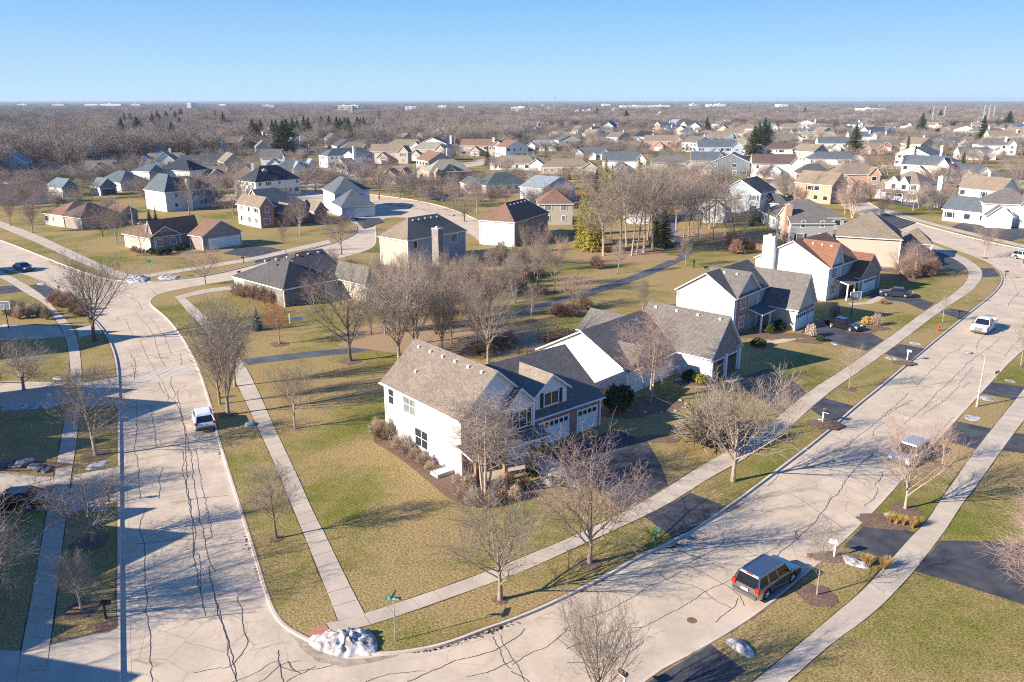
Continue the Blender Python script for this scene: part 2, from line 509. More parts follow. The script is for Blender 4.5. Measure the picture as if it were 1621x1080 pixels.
cracks = [
 [(216,640),(217,670),(218,690),(212,712),(218,725),(221,760),(222,790)], [(231,805),(222,830),(227,860),(229,920),(233,960),(235,1000),(240,1040),(239,1080)],
 [(258,740),(251,760),(256,775),(250,790)],[(240,640),(242,672),(248,690),(247,708)],[(250,605),(262,626),(284,640),(290,668),(293,700),(296,745),(297,780),(304,815),(305,840),(306,870),(310,900),(318,945),(325,975)],
 [(280,620),(286,660),(296,690),(302,720),(306,760),(313,800),(318,830),(325,860),(330,890),(339,905)],[(309,710),(315,740),(320,770),(328,810),(335,845),(338,850),(325,856)],
 [(289,712),(290,745),(297,790),(308,830),(309,860),(304,880),(313,873),(318,900),(318,935)],[(330,898),(337,930),(345,965),(350,990),(360,1010),(368,1040),(373,1080)],[(339,940),(352,985),(362,1020),(364,1050),(372,1075)],
 [(375,945),(382,965),(385,1000),(392,1020),(375,1045),(362,1057),(340,1058),(307,1066)],[(362,1082),(405,1068),(422,1050),(447,1045)],
 [(222,540),(235,570),(247,590),(262,610),(268,640)],[(205,560),(215,575),(213,600)],[(198,505),(205,520),(213,535)],[(215,498),(230,512),(244,530),(250,560),(262,580)],[(207,576),(214,590),(213,602)],[(285,560),(288,578)],
 [(236,500),(250,520),(262,535),(270,560),(278,563)],[(295,610),(280,620),(275,630)],[(272,595),(270,610),(277,622)],
 [(405,1082),(430,1068),(447,1050),(475,1047)],[(440,1050),(452,1060),(470,1065),(500,1060),(528,1052)],[(450,1082),(465,1070),(500,1056)],
 [(440,1030),(443,1050),(451,1080)],[(455,1047),(465,1060),(476,1067)],
 [(575,1082),(600,1070),(640,1065),(672,1064)],[(645,1080),(690,1058),(725,1044),(780,1032),(815,1012),(830,995)],[(780,1008),(790,1030),(800,1055),(812,1060)],[(740,1072),(780,1062),(812,1045)],[(790,1005),(800,1025),(812,1045),(822,1060),(835,1085)],
 [(810,1052),(835,1036),(865,1025),(890,1005),(900,993)],[(810,1062),(850,1090)],[(898,1028),(930,1012),(975,1000)],[(923,980),(960,968),(1005,945),(1020,930),(1055,918),(1079,904)],
 [(976,988),(1000,995),(1018,993),(1060,972),(1100,950),(1112,938),(1150,920),(1165,912)],[(1040,905),(1055,920),(1090,925),(1115,935),(1130,950),(1160,964)],[(1085,895),(1120,910),(1135,920),(1160,932),(1175,950),(1180,960)],
 [(1058,884),(1085,895),(1115,880),(1140,865),(1147,850)],[(1150,850),(1170,865),(1207,885)],[(1207,885),(1215,875),(1234,865)],[(1168,947),(1160,965),(1132,985)],[(978,998),(995,1004),(1022,992)],
 [(1018,1014),(1005,1030),(965,1047),(898,1050)],
 [(1230,882),(1236,870),(1255,862),(1277,838),(1285,832),(1312,795),(1328,780),(1345,750),(1355,740),(1375,725),(1390,715),(1390,708),(1372,728)],[(1234,865),(1230,862),(1258,850),(1262,848),(1256,840)],[(1263,855),(1257,845),(1265,838),(1285,830)],
 [(1368,802),(1385,790),(1390,775),(1383,768),(1395,760),(1397,750),(1392,745)],[(1330,715),(1345,710),(1350,695),(1375,680),(1395,660),(1415,645),(1440,640)],[(1215,770),(1232,757),(1236,745)],
 [(1380,690),(1385,680),(1402,668)],[(1398,660),(1420,640),(1438,622)],[(1402,660),(1430,640),(1445,633)],[(1450,612),(1465,595),(1475,587),(1483,580),(1500,560),(1517,555),(1527,545)],[(1462,645),(1480,625),(1500,608),(1520,588),(1532,575),(1545,565),(1562,553),(1583,536)],
 [(1430,672),(1455,650),(1490,628),(1492,638)],[(1460,658),(1470,650),(1500,630),(1520,610)],[(1517,608),(1530,592),(1542,580)],[(1523,614),(1535,605)],[(1595,485),(1600,475),(1615,462),(1625,455)],[(1545,555),(1548,540),(1560,530)],
 [(1590,565),(1600,550),(1620,533)],[(1470,700),(1490,680),(1510,660)],
 [(235,455),(245,463),(250,475)],[(205,470),(220,480),(225,490)],[(100,440),(130,450),(160,458)],[(480,370),(500,372),(530,368)],
 [(1565,395),(1575,400),(1600,420)],[(1590,430),(1605,445),(1612,470)],
]
cm = MB()
for c in cracks: ribbon(cm, smooth_loop([G(a, b, RZ) for a, b in c], False, 2), rnd.uniform(.028, .05), RZ + .012, .055, step=.22)
rc = random.Random(9)
for _ in range(26):      # short transverse cracks
    t = rc.random()
    a = Vector((201 + 40 * rc.random(), 0)) if False else None
for y0, xa, xb in ((575,200,290),(640,200,330),(700,230,345),(705,225,300),(790,270,360),(793,275,330),(865,290,385),(855,215,300),(975,300,405),(560,200,295)):
    ribbon(cm, [G(xa, y0 + 6, RZ), G((xa + xb) / 2, y0 + rc.uniform(-3, 3), RZ), G(xb, y0 - 6, RZ)], .04, RZ + .010, .05, step=.5)
for a, b in (((1375,640),(1460,664)),((1315,690),(1350,700)),((1480,545),(1590,570)),((1380,620),(1540,598)),((1470,582),(1560,600)),((1300,720),(1400,765)),((1250,780),(1340,840)),((880,1010),(920,1040)),((1100,880),(1160,905)),((1350,680),(1425,700)),((1420,650),(1500,690))):
    ribbon(cm, [G(*a, RZ), G((a[0] + b[0]) / 2 + 3, (a[1] + b[1]) / 2 + 2, RZ), G(*b, RZ)], .035, RZ + .010, .05, step=.5)
tag(cm.build('road_cracks', M['sealant'], fix=False), kind='structure')
# white zebra lines worn on the left street
zm = MB()
mark = speckle('worn_road_paint', (.50, .46, .42), (.72, .70, .68), 8)
for a, b in (((200,602),(232,585)),((214,603),(254,586)),((232,600),(272,582)),((252,597),(292,580)),((272,595),(304,582))):
    ribbon(zm, [G(*a, RZ), G(*b, RZ)], .22, RZ + .011, .0)
ribbon(zm, [G(196,598,RZ), G(250,590,RZ), G(306,580,RZ)], .12, RZ + .013, .0)
ribbon(zm, [G(198,607,RZ), G(255,599,RZ), G(312,588,RZ)], .12, RZ + .013, .0)
tag(zm.build('road_markings', mark, fix=False), kind='structure')

st = MB()
for pts in ([(480,1012),(500,1026),(520,1036),(545,1044),(580,1043),(605,1038),(640,1036),(600,1047),(570,1052),(540,1058),(528,1051),(505,1050),(493,1040),(478,1030),(468,1012),(455,1003),(466,1003)],):
    P_ = smooth_loop(GL(pts, RZ), True, 2); tri = delaunay_2d_cdt([Vector((p.x, p.y)) for p in P_], [(i, (i + 1) % len(P_)) for i in range(len(P_))], [], 1, 1e-5)
    for fc in tri[2]: st.face([(tri[0][i].x, tri[0][i].y, RZ + .008) for i in fc])
tag(st.build('road_stain', speckle('damp_road', (.22, .175, .135), (.50, .41, .31), 1.6), fix=False), kind='structure')
# pavements: slabs between two edge lines, with joints -------------------------
walks = [
 ([(25,1090),(34,1030),(54,927),(75,810),(86,755),(97,697),(107,640),(113,600),(109,555),(102,530),(92,512),(82,497),(70,480),(37,462),(15,447),(-30,425)],
  [(70,1090),(79,1020),(92,920),(105,810),(112,755),(122,697),(127,640),(130,600),(127,560),(121,530),(108,510),(90,492),(75,475),(60,462),(32,445),(0,428)]),
 ([(536,984),(515,930),(487,860),(466,810),(440,745),(405,670),(385,628),(360,578),(330,530),(300,497),(277,470)],
  [(577,972),(545,910),(515,847),(495,810),(470,752),(431,670),(413,628),(388,578),(354,530),(321,497),(288,467)]),
 ([(288,467),(320,458),(380,452),(395,450)],[(292,472),(325,464),(380,457),(395,455)]),
 ([(536,984),(577,972),(675,940),(767,907),(810,890),(930,840),(1010,800),(1060,770),(1105,740),(1157,712),(1215,675),(1277,622),(1340,582),(1400,540),(1465,492),(1515,462),(1534,440),(1532,424),(1512,410),(1470,392),(1420,372)],
  [(545,1000),(588,990),(690,955),(787,920),(822,908),(940,854),(1020,818),(1076,788),(1124,756),(1178,728),(1240,686),(1302,629),(1362,587),(1424,543),(1488,493),(1538,462),(1556,440),(1553,424),(1528,408),(1480,388),(1430,368)]),
 ([(1130,1130),(1180,1090),(1215,1062),(1260,1025),(1322,972),(1365,937),(1410,887),(1450,842),(1465,830),(1487,795),(1512,760),(1537,722),(1572,677),(1602,640),(1640,592)],
  [(1190,1130),(1235,1090),(1268,1062),(1308,1025),(1369,982),(1403,952),(1447,905),(1485,855),(1498,838),(1520,802),(1548,766),(1572,732),(1602,690),(1637,645),(1680,600)]),
 ([(0,350),(60,372),(120,400),(175,425),(214,437)],[(-20,352),(40,376),(105,406),(155,428),(196,443)]),
 ([(222,436),(300,424),(400,408),(450,396),(520,380)],[(222,441),(302,429),(403,413),(455,401),(525,385)]),
 ([(1400,330),(1465,350),(1545,370),(1640,392)],[(1396,333),(1463,354),(1543,374),(1638,396)]),
 ([(590,318),(660,326),(720,340)],[(590,320),(658,329),(716,342)]),
]
wm, so = MB(), MB()
for L, R_ in walks:
    A = smooth_loop(GL(L), False, 1); B = smooth_loop(GL(R_), False, 1)
    n = max(2, int(sum((b - a).length for a, b in zip(A, A[1:])) / 1.55))
    la = sum((b - a).length for a, b in zip(A, A[1:])); lb = sum((b - a).length for a, b in zip(B, B[1:]))
    A = resample(A, la / n); B = resample(B, lb / n)
    k = min(len(A), len(B))
    for i in range(k - 1):
        g = .012
        a0, a1 = A[i].lerp(A[i + 1], g), A[i].lerp(A[i + 1], 1 - g)
        b0, b1 = B[i].lerp(B[i + 1], g), B[i].lerp(B[i + 1], 1 - g)
        z = .03 + rnd.uniform(0, .004)
        P4 = [Vector((q.x, q.y, z)) for q in (a0, b0, b1, a1)]
        wm.face(P4)
        for q in range(4):
            c, d = P4[q], P4[(q + 1) % 4]
            wm.face([c, d, d - Vector((0, 0, .05)), c - Vector((0, 0, .05))])
    ribbon(so, [p.copy() for p in A], .16, .008, .04, step=.6)  # dark ribbon: trench soil with the lawn edge's shadow painted in
    ribbon(so, [p.copy() for p in B], .10, .008, .03, step=.6)
tag(wm.build('pavement', M['walk'], fix=False), kind='structure')
tag(so.build('soil_edge', M['soil'], fix=False), kind='structure')

dark = [
 [(1020,818),(1076,790),(1092,780),(1150,802),(1090,842),(1067,852)],
 [(862,716),(905,700),(948,688),(975,680),(1025,700),(1045,735),(1058,768),(1010,796),(985,808),(940,770),(905,757),(880,747)],
 [(1279,646),(1303,630),(1352,643),(1320,672)],
 [(1165,600),(1215,584),(1250,598),(1276,622),(1238,654),(1190,625)],
 [(1400,560),(1424,545),(1464,552),(1441,572)],
 [(1268,527),(1300,503),(1330,500),(1365,519),(1399,539),(1372,556),(1310,541)],
 [(1487,494),(1503,488),(1536,494),(1521,506)],
 [(1365,472),(1392,456),(1447,470),(1480,480),(1464,492),(1430,478)],
 [(1549,425),(1573,425),(1583,438),(1554,439)],[(1455,410),(1490,398),(1512,411),(1532,425),(1515,432)],
 [(1378,822),(1449,843),(1410,886),(1334,866)],[(1488,856),(1590,857),(1660,865),(1660,970),(1515,924),(1449,905)],
 [(1514,667),(1571,679),(1546,712),(1492,696)],[(1603,685),(1660,692),(1660,724),(1580,712)],
 [(1570,605),(1626,613),(1608,633),(1553,623)],
 [(1022,1082),(1125,1021),(1180,1062),(1110,1110)],[(1255,1110),(1190,1120),(1250,1190),(1330,1130)],
 [(42,453),(64,449),(88,459),(76,474),(62,463)],[(-30,455),(28,452),(37,462),(-30,468)],
 [(404,417),(403,413),(455,400),(457,404),(430,412)],[(352,402),(388,388),(430,392),(450,397),(403,408)],
 [(1385,352),(1400,337),(1450,352),(1425,362)],[(1425,312),(1470,318),(1455,330),(1400,322)],
 [(668,305),(700,303),(730,310),(705,320),(680,316)],[(1190,318),(1228,316),(1240,330),(1215,340),(1188,334)],
 [(1523,352),(1621,360),(1640,372),(1600,382),(1500,362)],
 [(560,345),(600,345),(610,352),(575,362)],
]
conc = [
 [(80,1021),(186,995),(187,1110),(66,1110)],[(-60,1028),(33,1031),(22,1110),(-60,1110)],
 [(118,752),(187,739),(188,794),(102,814)],[(-60,745),(85,756),(75,808),(-60,815)],
 [(129,606),(187,597),(189,642),(127,645)],[(-60,602),(113,606),(107,642),(-60,645)],
 [(122,520),(152,513),(163,526),(125,534)],[(-60,514),(92,516),(103,533),(60,537),(-60,541)],
 [(460,285),(500,280),(520,292),(490,300)],[(530,275),(565,272),(590,283),(560,290)],
]
flat('driveway', [GL(smooth_px) for smooth_px in dark], M['asphalt'], .014)
flat('driveway', [GL(p) for p in conc], M['drive'], .014)
red = speckle('brick_ramp', (.34, .14, .10), (.50, .24, .17), 6)
flat('path_ramp', [GL([(484,1002),(515,988),(523,1000),(500,1014),(492,1008)])], red, .032)
flat('path_slab', [GL([(516,987),(536,984),(552,1001),(525,1001)])], M['walk'], .033)
# walking path through the park
pc = smooth_loop(GL([(388,574),(405,571),(500,560),(550,556),(622,545),(697,532),(750,515),(810,497),(872,480),(910,470),(960,455),(1010,438),(1040,426),(1075,410),(1090,398),(1080,386),(1065,372),(1062,358),(1072,345),(1090,330)]), False, 2)
pm = MB(); ribbon(pm, pc, 2.5, .012, 0, step=1.0)
tag(pm.build('path', M['path'], fix=False), kind='structure')
# front walks in concrete
fw = MB()
for pts, ww in (([(868,752),(862,738),(850,728)], 3.0), ([(1070,600),(1110,612),(1150,605),(1170,596)], 1.2), ([(1200,540),(1225,542),(1262,535),(1285,528)], 1.3), ([(1345,482),(1375,480),(1395,470)],1.2)):
    ribbon(fw, GL(pts), ww, .016, 0, step=.5)
tag(fw.build('path', M['walk'], fix=False), kind='structure')

# mulch beds (irregular flat beds of bark) --------------------------------------
mu = MB()
def bed(px, py, rx, ry=None, seed=0, z=.022, rot=0, mb=mu):
    r = random.Random(int(px * 7 + py * 13 + seed)); c = G(px, py); ry = ry or rx
    pts = []
    for k in range(20):
        a = 2 * math.pi * k / 20
        q = r.uniform(.86, 1.12)
        x, y = rx * q * math.cos(a), ry * q * math.sin(a)
        pts.append((c.x + x * math.cos(rot) - y * math.sin(rot), c.y + x * math.sin(rot) + y * math.cos(rot), z))
    ctr = (c.x, c.y, z + .06)
    for k in range(20): mb.face([ctr, pts[k], pts[(k + 1) % 20]])
# ---------------------------------------------------------------- house kit
RC = {}
def roofm(k):
    cols = dict(tan=(.25,.20,.15), tanlight=(.30,.245,.19), brown=(.235,.14,.10), rust=(.25,.125,.08), grey=(.175,.16,.145), dark=(.10,.095,.095),
                navy=(.045,.052,.07), teal=(.15,.185,.20), slate=(.115,.135,.155), warm=(.225,.185,.15), pale=(.26,.30,.325), dkbrown=(.14,.10,.09), green=(.085,.115,.115), sage=(.30,.29,.21))
    if k not in RC: RC[k] = shingle_mat('shingles_' + k, cols[k])
    return RC[k]
WC = {}
def wallm(k):
    if k not in WC:
        if k == 'brick': WC[k] = brick_mat('red_brick', (.25,.085,.06), (.36,.16,.12))
        elif k == 'obrick': WC[k] = brick_mat('orange_brick', (.42,.21,.12), (.55,.32,.2), (.5,.42,.35))
        elif k == 'dbrick': WC[k] = brick_mat('brown_grey_brick', (.17,.13,.12), (.30,.25,.23))
        elif k == 'stone': WC[k] = brick_mat('stone_shingle', (.22,.19,.18), (.36,.32,.30), (.15,.13,.12), .11, .16)
        else:
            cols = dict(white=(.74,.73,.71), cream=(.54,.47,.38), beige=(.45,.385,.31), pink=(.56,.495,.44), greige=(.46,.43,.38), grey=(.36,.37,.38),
                        blue=(.26,.36,.45), slateblue=(.15,.19,.24), tan=(.46,.385,.30), ltblue=(.42,.50,.56), yellow=(.62,.52,.34))  # ltblue: pale blue siding, also the blue shade painted on some white walls
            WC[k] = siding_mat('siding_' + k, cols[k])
    return WC[k]

HOUSES = []      # (centre xy, radius) so that trees keep clear
def TH(a, b, h):
    d = G(*b, h) - G(*a, h); return math.atan2(d.y, d.x)
class House:
    def __init__(s, name, label, cat='house', group=None):
        s.name, s.label, s.cat, s.group = name, label, cat, group
        s.wings = []; s.o = None; s.roof = 'tan'; s.wall = 'white'; s.extras = []
    def frame(s, E1, th):
        s.o = Vector((E1.x, E1.y, 0)); s.th = th; s.R = Matrix.Rotation(th, 3, 'Z')
    def loc(s, p):
        q = Vector((p[0], p[1], 0)) - s.o
        q = s.R.inverted() @ q
        return q
    def wing(s, E1, E0, h, R, ends='gg', theta=None, hr=None, z0=0.0, ov=.35, wall=None, roof=None, depth=None, win=True, trim=None, gar=None, gable=None, fr=None, shift=0.0):
        """eave corner E1 (px), other end of that eave E0 (px) or ('+x',length); h eave height; R the ridge end above E1 (px)
           ends: kind at E0 then at E1; g gable, h hip"""
        P1 = G(*E1, h) if len(E1) == 2 else s.o + s.R @ Vector((E1[0], E1[1], 0))
        if s.o is None:
            if theta is None:
                P0 = G(*E0, h); d = P1 - P0; theta = math.atan2(d.y, d.x)
            s.frame(P1, theta)
        l1 = s.loc(P1)
        if isinstance(E0[0], str):
            ax = {'+x': (1,0), '-x': (-1,0), '+y': (0,1), '-y': (0,-1)}[E0[0]]
            l0 = Vector((l1.x + ax[0] * E0[1], l1.y + ax[1] * E0[1], 0))
        else:
            l0 = s.loc(G(*E0, h))
            if abs(l0.x - l1.x) >= abs(l0.y - l1.y): l0.y = l1.y
            else: l0.x = l1.x
        a = (l1 - l0); L = a.length; a.normalize(); b = Vector((-a.y, a.x, 0))
        if hr is None or depth is None:
            # solve the ridge end: P1 + b*d - a*k*|d| under the pixel ray
            A3, B3 = s.R @ a, s.R @ b
            r = ray(*R); k = 1.0 if ends[1] == 'h' else 0.0
            best = None
            for sg in (1, -1):
                cxx, cyy = B3.x * sg - A3.x * k, B3.y * sg - A3.y * k
                # r.xy*t - c*d = P1.xy
                det = r[0] * (-cyy) - r[1] * (-cxx)
                if abs(det) < 1e-9: continue
                P1w = s.o + s.R @ Vector((l1.x, l1.y, 0))
                t = (P1w.x * (-cyy) - P1w.y * (-cxx)) / det
                d = (r[0] * P1w.y - r[1] * P1w.x) / det
                z = CAM_H + t * r[2]
                if d > .4 and z > h + .2 and (best is None or d < best[1]): best = (sg, d, z)
            if best is None:
                DEBUG and print('WING FAIL', s.name, s.label[:30], E1); best = (1, 4.5, h + 2.8)
            sg, d, z = best
            if fr: d = fr / 2
        else:
            sg, d, z = (1 if depth > 0 else -1), abs(depth) / 2, hr
        if hr: z = hr
        if depth: d = abs(depth) / 2; sg = sg if R else (1 if depth > 0 else -1)
        if shift: l0 = l0 + b * sg * shift; l1 = l1 + b * sg * shift
        s.wings.append(dict(p0=l0, p1=l1, a=a, b=b * sg, L=L, d=d, h=h, hr=z, ends=ends, z0=z0, ov=ov, wall=wall, roof=roof, win=win, trim=trim, gar=gar, gable=gable))
        if DEBUG: print('%-26s wing L=%.1f D=%.1f h=%.1f ridge=%.1f' % (s.label[:26], L, 2 * d, h, z))
        return s.wings[-1]
    def ext(s, fn): s.extras.append(fn)
    def build(s, auto=True):
        # world base at the mean of the wing corners
        pts = []
        for w_ in s.wings:
            for q in (w_['p0'], w_['p1'], w_['p0'] + w_['b'] * 2 * w_['d'], w_['p1'] + w_['b'] * 2 * w_['d']): pts.append(q)
        c = sum(pts, Vector()) / len(pts)
        s.c = c
        cw = s.o + s.R @ c
        HOUSES.append((cw.x, cw.y, max((p - c).length for p in pts)))
        s.root = empty(s.name, (cw.x, cw.y, 0), s.th)
        tag(s.root, s.label, s.cat, s.group)
        for w_ in s.wings: s._wing(w_, c)
        if auto: s.autowin()
        for fn in s.extras: fn(s)
        return s.root
    def _wing(s, w_, c):
        a, b, L, d, h, hr, z0, ov = (w_[k] for k in ('a','b','L','d','h','hr','z0','ov'))
        o = w_['p0'] - c
        P = lambda x, y, z: (o.x + a.x * x + b.x * y, o.y + a.y * x + b.y * y, z)
        w_['P'] = P
        D = 2 * d
        e0 = min(d, L / 2 - .01) if w_['ends'][0] == 'h' else 0
        e1 = min(d, L / 2 - .01) if w_['ends'][1] == 'h' else 0
        if e0 and not e1: e0 = min(d, L - .2)
        if e1 and not e0: e1 = min(d, L - .2)
        T = .16
        rf = MB()
        top = {}
        c00, c10, c11, c01 = P(0,0,h), P(L,0,h), P(L,D,h), P(0,D,h)
        r0, r1 = P(e0, d, hr), P(L - e1, d, hr)
        dn = lambda p: (p[0], p[1], p[2] - T)
        faces = [[c00, c10, r1, r0], [c11, c01, r0, r1]]
        if e0: faces.append([c01, c00, r0])
        if e1: faces.append([c10, c11, r1])
        flip = (a.x * b.y - a.y * b.x) < 0
        def add(mb, f, m=0):
            mb.face(f[::-1] if flip else f, m)
        for f in faces:
            add(rf, f, 0); add(rf, [dn(p) for p in f][::-1], 1)
        bl = [c00, c10] + ([] if e1 else [r1]) + [c11, c01] + ([] if e0 else [r0])
        for p, q in zip(bl, bl[1:] + bl[:1]): add(rf, [dn(p), dn(q), q, p], 1)
        # ridge cap
        if e0 + e1 < L - .5:
            pass
        rf.build('roof', [roofm(w_['roof'] or s.roof), w_['trim'] or M['trim']], s.root)
        # walls
        wl = MB()
        i = ov; sl = (hr - h) / d; wt = h + sl * i - .10
        x0, x1, y0, y1 = (i if not w_.get('flush0') else 0), L - i, i, D - i
        hw = hr - .12
        wm_ = 0
        add(wl, [P(x0,y0,z0), P(x1,y0,z0), P(x1,y0,wt), P(x0,y0,wt)])
        add(wl, [P(x1,y1,z0), P(x0,y1,z0), P(x0,y1,wt), P(x1,y1,wt)])
        if w_['gable']:
            zg = 2.75
            add(wl, [P(x1,y0,z0), P(x1,y1,z0), P(x1,y1,zg), P(x1,y0,zg)], 1)
            add(wl, [P(x1+.03,y0,zg), P(x1+.03,y1,zg), P(x1+.03,y1,wt), P(x1+.03,d,hw), P(x1+.03,y0,wt)], 3)
            add(wl, [P(x1,y0,zg), P(x1,y1,zg), P(x1+.03,y1,zg), P(x1+.03,y0,zg)][::-1], 3)
        elif w_['ends'][1] == 'g': add(wl, [P(x1,y0,z0), P(x1,y1,z0), P(x1,y1,wt), P(x1,d,hw), P(x1,y0,wt)], 1)
        else: add(wl, [P(x1,y0,z0), P(x1,y1,z0), P(x1,y1,wt), P(x1,y0,wt)], 1)
        if w_['ends'][0] == 'g': add(wl, [P(x0,y1,z0), P(x0,y0,z0), P(x0,y0,wt), P(x0,d,hw), P(x0,y1,wt)], 2)
        else: add(wl, [P(x0,y1,z0), P(x0,y0,z0), P(x0,y0,wt), P(x0,y1,wt)], 2)
        wk = w_['wall'] or s.wall
        if not isinstance(wk, (list, tuple)): wk = (wk, wk, wk)
        wl.build('wall', [wallm(k) for k in wk] + ([wallm(w_['gable'])] if w_['gable'] else []), s.root)
        if w_['ends'][1] == 'g' and L > 5 and hr - h > 1.2 and s.detail() < 130:      # gable board line
            pass
        w_['rect'] = (x0, x1, y0, y1)
        if s.detail() < 190 and z0 == 0:
            q = .09
            for xx, yy in ((x0, y0), (x1, y0), (x1, y1), (x0, y1)):
                cb = MB(); c_ = Vector(P(xx, yy, 0)); cb.box(c_.x - q, c_.x + q, c_.y - q, c_.y + q, 0, wt - .1); cb.build('corner_board', M['trim'], s.root)
            for ya_ in (-.09, D + .09):
                gt = MB(); gt.tube([P(0, ya_, h - .06), P(L, ya_, h - .06)], [.07, .07], 5); gt.build('gutter', w_['trim'] or M['trim'], s.root)
    def detail(s):
        return (s.o + s.R @ s.c).length
    def face(s, w_, side):
        """origin, along-vector, outward normal (local house coords), length of a wall"""
        a, b = w_['a'], w_['b']; x0, x1, y0, y1 = w_['rect']; o = w_['p0'] - s.c
        if side == 'f': q, u, n_, l = o + a * x0 + b * y0, a, -b, x1 - x0
        elif side == 'b': q, u, n_, l = o + a * x1 + b * y1, -a, b, x1 - x0
        elif side == 'r': q, u, n_, l = o + a * x1 + b * y0, b, a, y1 - y0
        else: q, u, n_, l = o + a * x0 + b * y1, -b, -a, y1 - y0
        return q, u, n_, l
    def put(s, w_, side, t, z, ww, hh, kind='window', bars=(2, 2), shut=False, parent=None):
        q, u, n_, l = s.face(w_, side)
        ctr = q + u * (t * l if abs(t) <= 1 else t)
        Z = Vector((0, 0, 1))
        def pt(x, y, dz): return tuple(ctr + u * x + n_ * y + Z * (z + dz))
        def slab(mb, xa, xb, za, zb, ya, yb, m):
            P = [pt(xa,ya,za),pt(xb,ya,za),pt(xb,yb,za),pt(xa,yb,za),pt(xa,ya,zb),pt(xb,ya,zb),pt(xb,yb,zb),pt(xa,yb,zb)]
            for f in ((0,3,2,1),(4,5,6,7),(0,1,5,4),(1,2,6,5),(2,3,7,6),(3,0,4,7)): mb.face([P[k] for k in f], m)
        h2 = ww / 2
        near = s.detail() < 150
        if kind == 'window':
            mb = MB(); f = .09
            slab(mb, -h2 - f, h2 + f, hh, hh + f * 1.3, -.02, .07, 0); slab(mb, -h2 - f, h2 + f, -f * 1.2, 0, -.02, .09, 0)
            slab(mb, -h2 - f, -h2, 0, hh, -.02, .07, 0); slab(mb, h2, h2 + f, 0, hh, -.02, .07, 0)
            mb.face([pt(-h2,.02,0), pt(h2,.02,0), pt(h2,.02,hh), pt(-h2,.02,hh)], 1)
            if near:
                for k in range(1, bars[0]): slab(mb, -h2 + ww * k / bars[0] - .03, -h2 + ww * k / bars[0] + .03, 0, hh, .0, .05, 0)
                for k in range(1, bars[1]): slab(mb, -h2, h2, hh * k / bars[1] - .025, hh * k / bars[1] + .025, .0, .045, 0)
            o_ = mb.build('window', [M['trim'], M['glass_pale'] if (int(abs(ctr.x * 7 + z * 3)) % 2) else M['glass']], s.root)
            if shut:
                for sx in (-1, 1):
                    mb = MB(); c0 = sx * (h2 + .32)
                    slab(mb, c0 - .2, c0 + .2, -.05, hh + .05, .0, .06, 0)
                    mb.build('shutter', M['shutter'], s.root)
        elif kind == 'garage':
            mb = MB(); f = .14
            slab(mb, -h2 - f, h2 + f, hh, hh + f, -.02, .06, 1); slab(mb, -h2 - f, -h2, 0, hh, -.02, .06, 1); slab(mb, h2, h2 + f, 0, hh, -.02, .06, 1)
            for k in range(4):
                slab(mb, -h2, h2, hh * k / 4 + .012, hh * (k + 1) / 4 - .012, -.05, .02, 0)
                if near:
                    nn = max(2, int(ww / .6))
                    for j in range(nn):
                        xa, xb = -h2 + ww * j / nn + .08, -h2 + ww * (j + 1) / nn - .08
                        if k < 3: slab(mb, xa, xb, hh * k / 4 + .09, hh * (k + 1) / 4 - .09, .0, .032, 0)
                        else: slab(mb, xa, xb, hh * k / 4 + .07, hh - .07, .0, .028, 2)
            gm_ = {'w': M['garage_white'], 'b': M['brown_door'], 'n': M['navy_door'], 'l': M['blue_door']}[bars if isinstance(bars, str) else 'w']
            mb.build('garage_door', [gm_, M['trim'], M['glass']], s.root)
        elif kind == 'door':
            mb = MB(); f = .1
            slab(mb, -h2 - f, h2 + f, hh, hh + f, -.02, .06, 1); slab(mb, -h2 - f, -h2, 0, hh, -.02, .06, 1); slab(mb, h2, h2 + f, 0, hh, -.02, .06, 1)
            slab(mb, -h2, h2, 0, hh, -.05, .02, 0)
            mb.build('door', [M['door_red'] if shut else M['shutter'], M['trim']], s.root)
    def autowin(s):
        rn = random.Random(int(abs(s.o.x * 31 + s.o.y * 17)))
        inv = s.R
        for wi, w_ in enumerate(s.wings):
            if w_['gar']:
                for (sd_, t, ww, col) in w_['gar']: s.put(w_, sd_, t, w_['z0'], ww, 2.15, 'garage', col)
            if not w_['win']: continue
            for sd_ in 'fbrl':
                if w_['gar'] and any(g[0] == sd_ for g in w_['gar']) and w_['h'] < 4: continue
                q, u, n_, l = s.face(w_, sd_)
                ctr = q + u * l / 2
                cw = s.o + s.R @ (ctr + s.c); nw = s.R @ n_
                if nw.dot(-cw.normalized()) < -.15: continue
                if isinstance(w_['win'], str) and sd_ not in w_['win']: continue
                nwn = int(l / 3.1)
                if nwn < 1: continue
                rows = [1.0, 3.75] if w_['h'] > 4.2 else [1.0]
                if w_['z0'] > 1: rows = [w_['z0'] + .7]
                for zz in rows:
                    for k in range(nwn):
                        if rn.random() < .22: continue
                        t = (k + .5) / nwn + rn.uniform(-.04, .04)
                        p = q + u * t * l + n_ * .3
                        hid = False
                        for wj, v_ in enumerate(s.wings):
                            if wj == wi: continue
                            r_ = p - (v_['p0'] - s.c)
                            xx, yy = r_.dot(v_['a']), r_.dot(v_['b'])
                            x0, x1, y0, y1 = v_['rect']
                            if x0 - .9 < xx < x1 + .9 and y0 - .9 < yy < y1 + .9 and zz < v_['hr']: hid = True
                        if w_['gar'] and zz < 2 and any(g[0] == sd_ for g in w_['gar']): hid = True
                        if hid: continue
                        ww = rn.choice([.9, 1.5, 1.5, 1.7])
                        if zz + 1.4 > w_['h']: ww = .9
                        s.put(w_, sd_, t, zz, ww, 1.3, 'window', (2 if ww > 1.2 else 1, 2), shut=(rn.random() < .25))
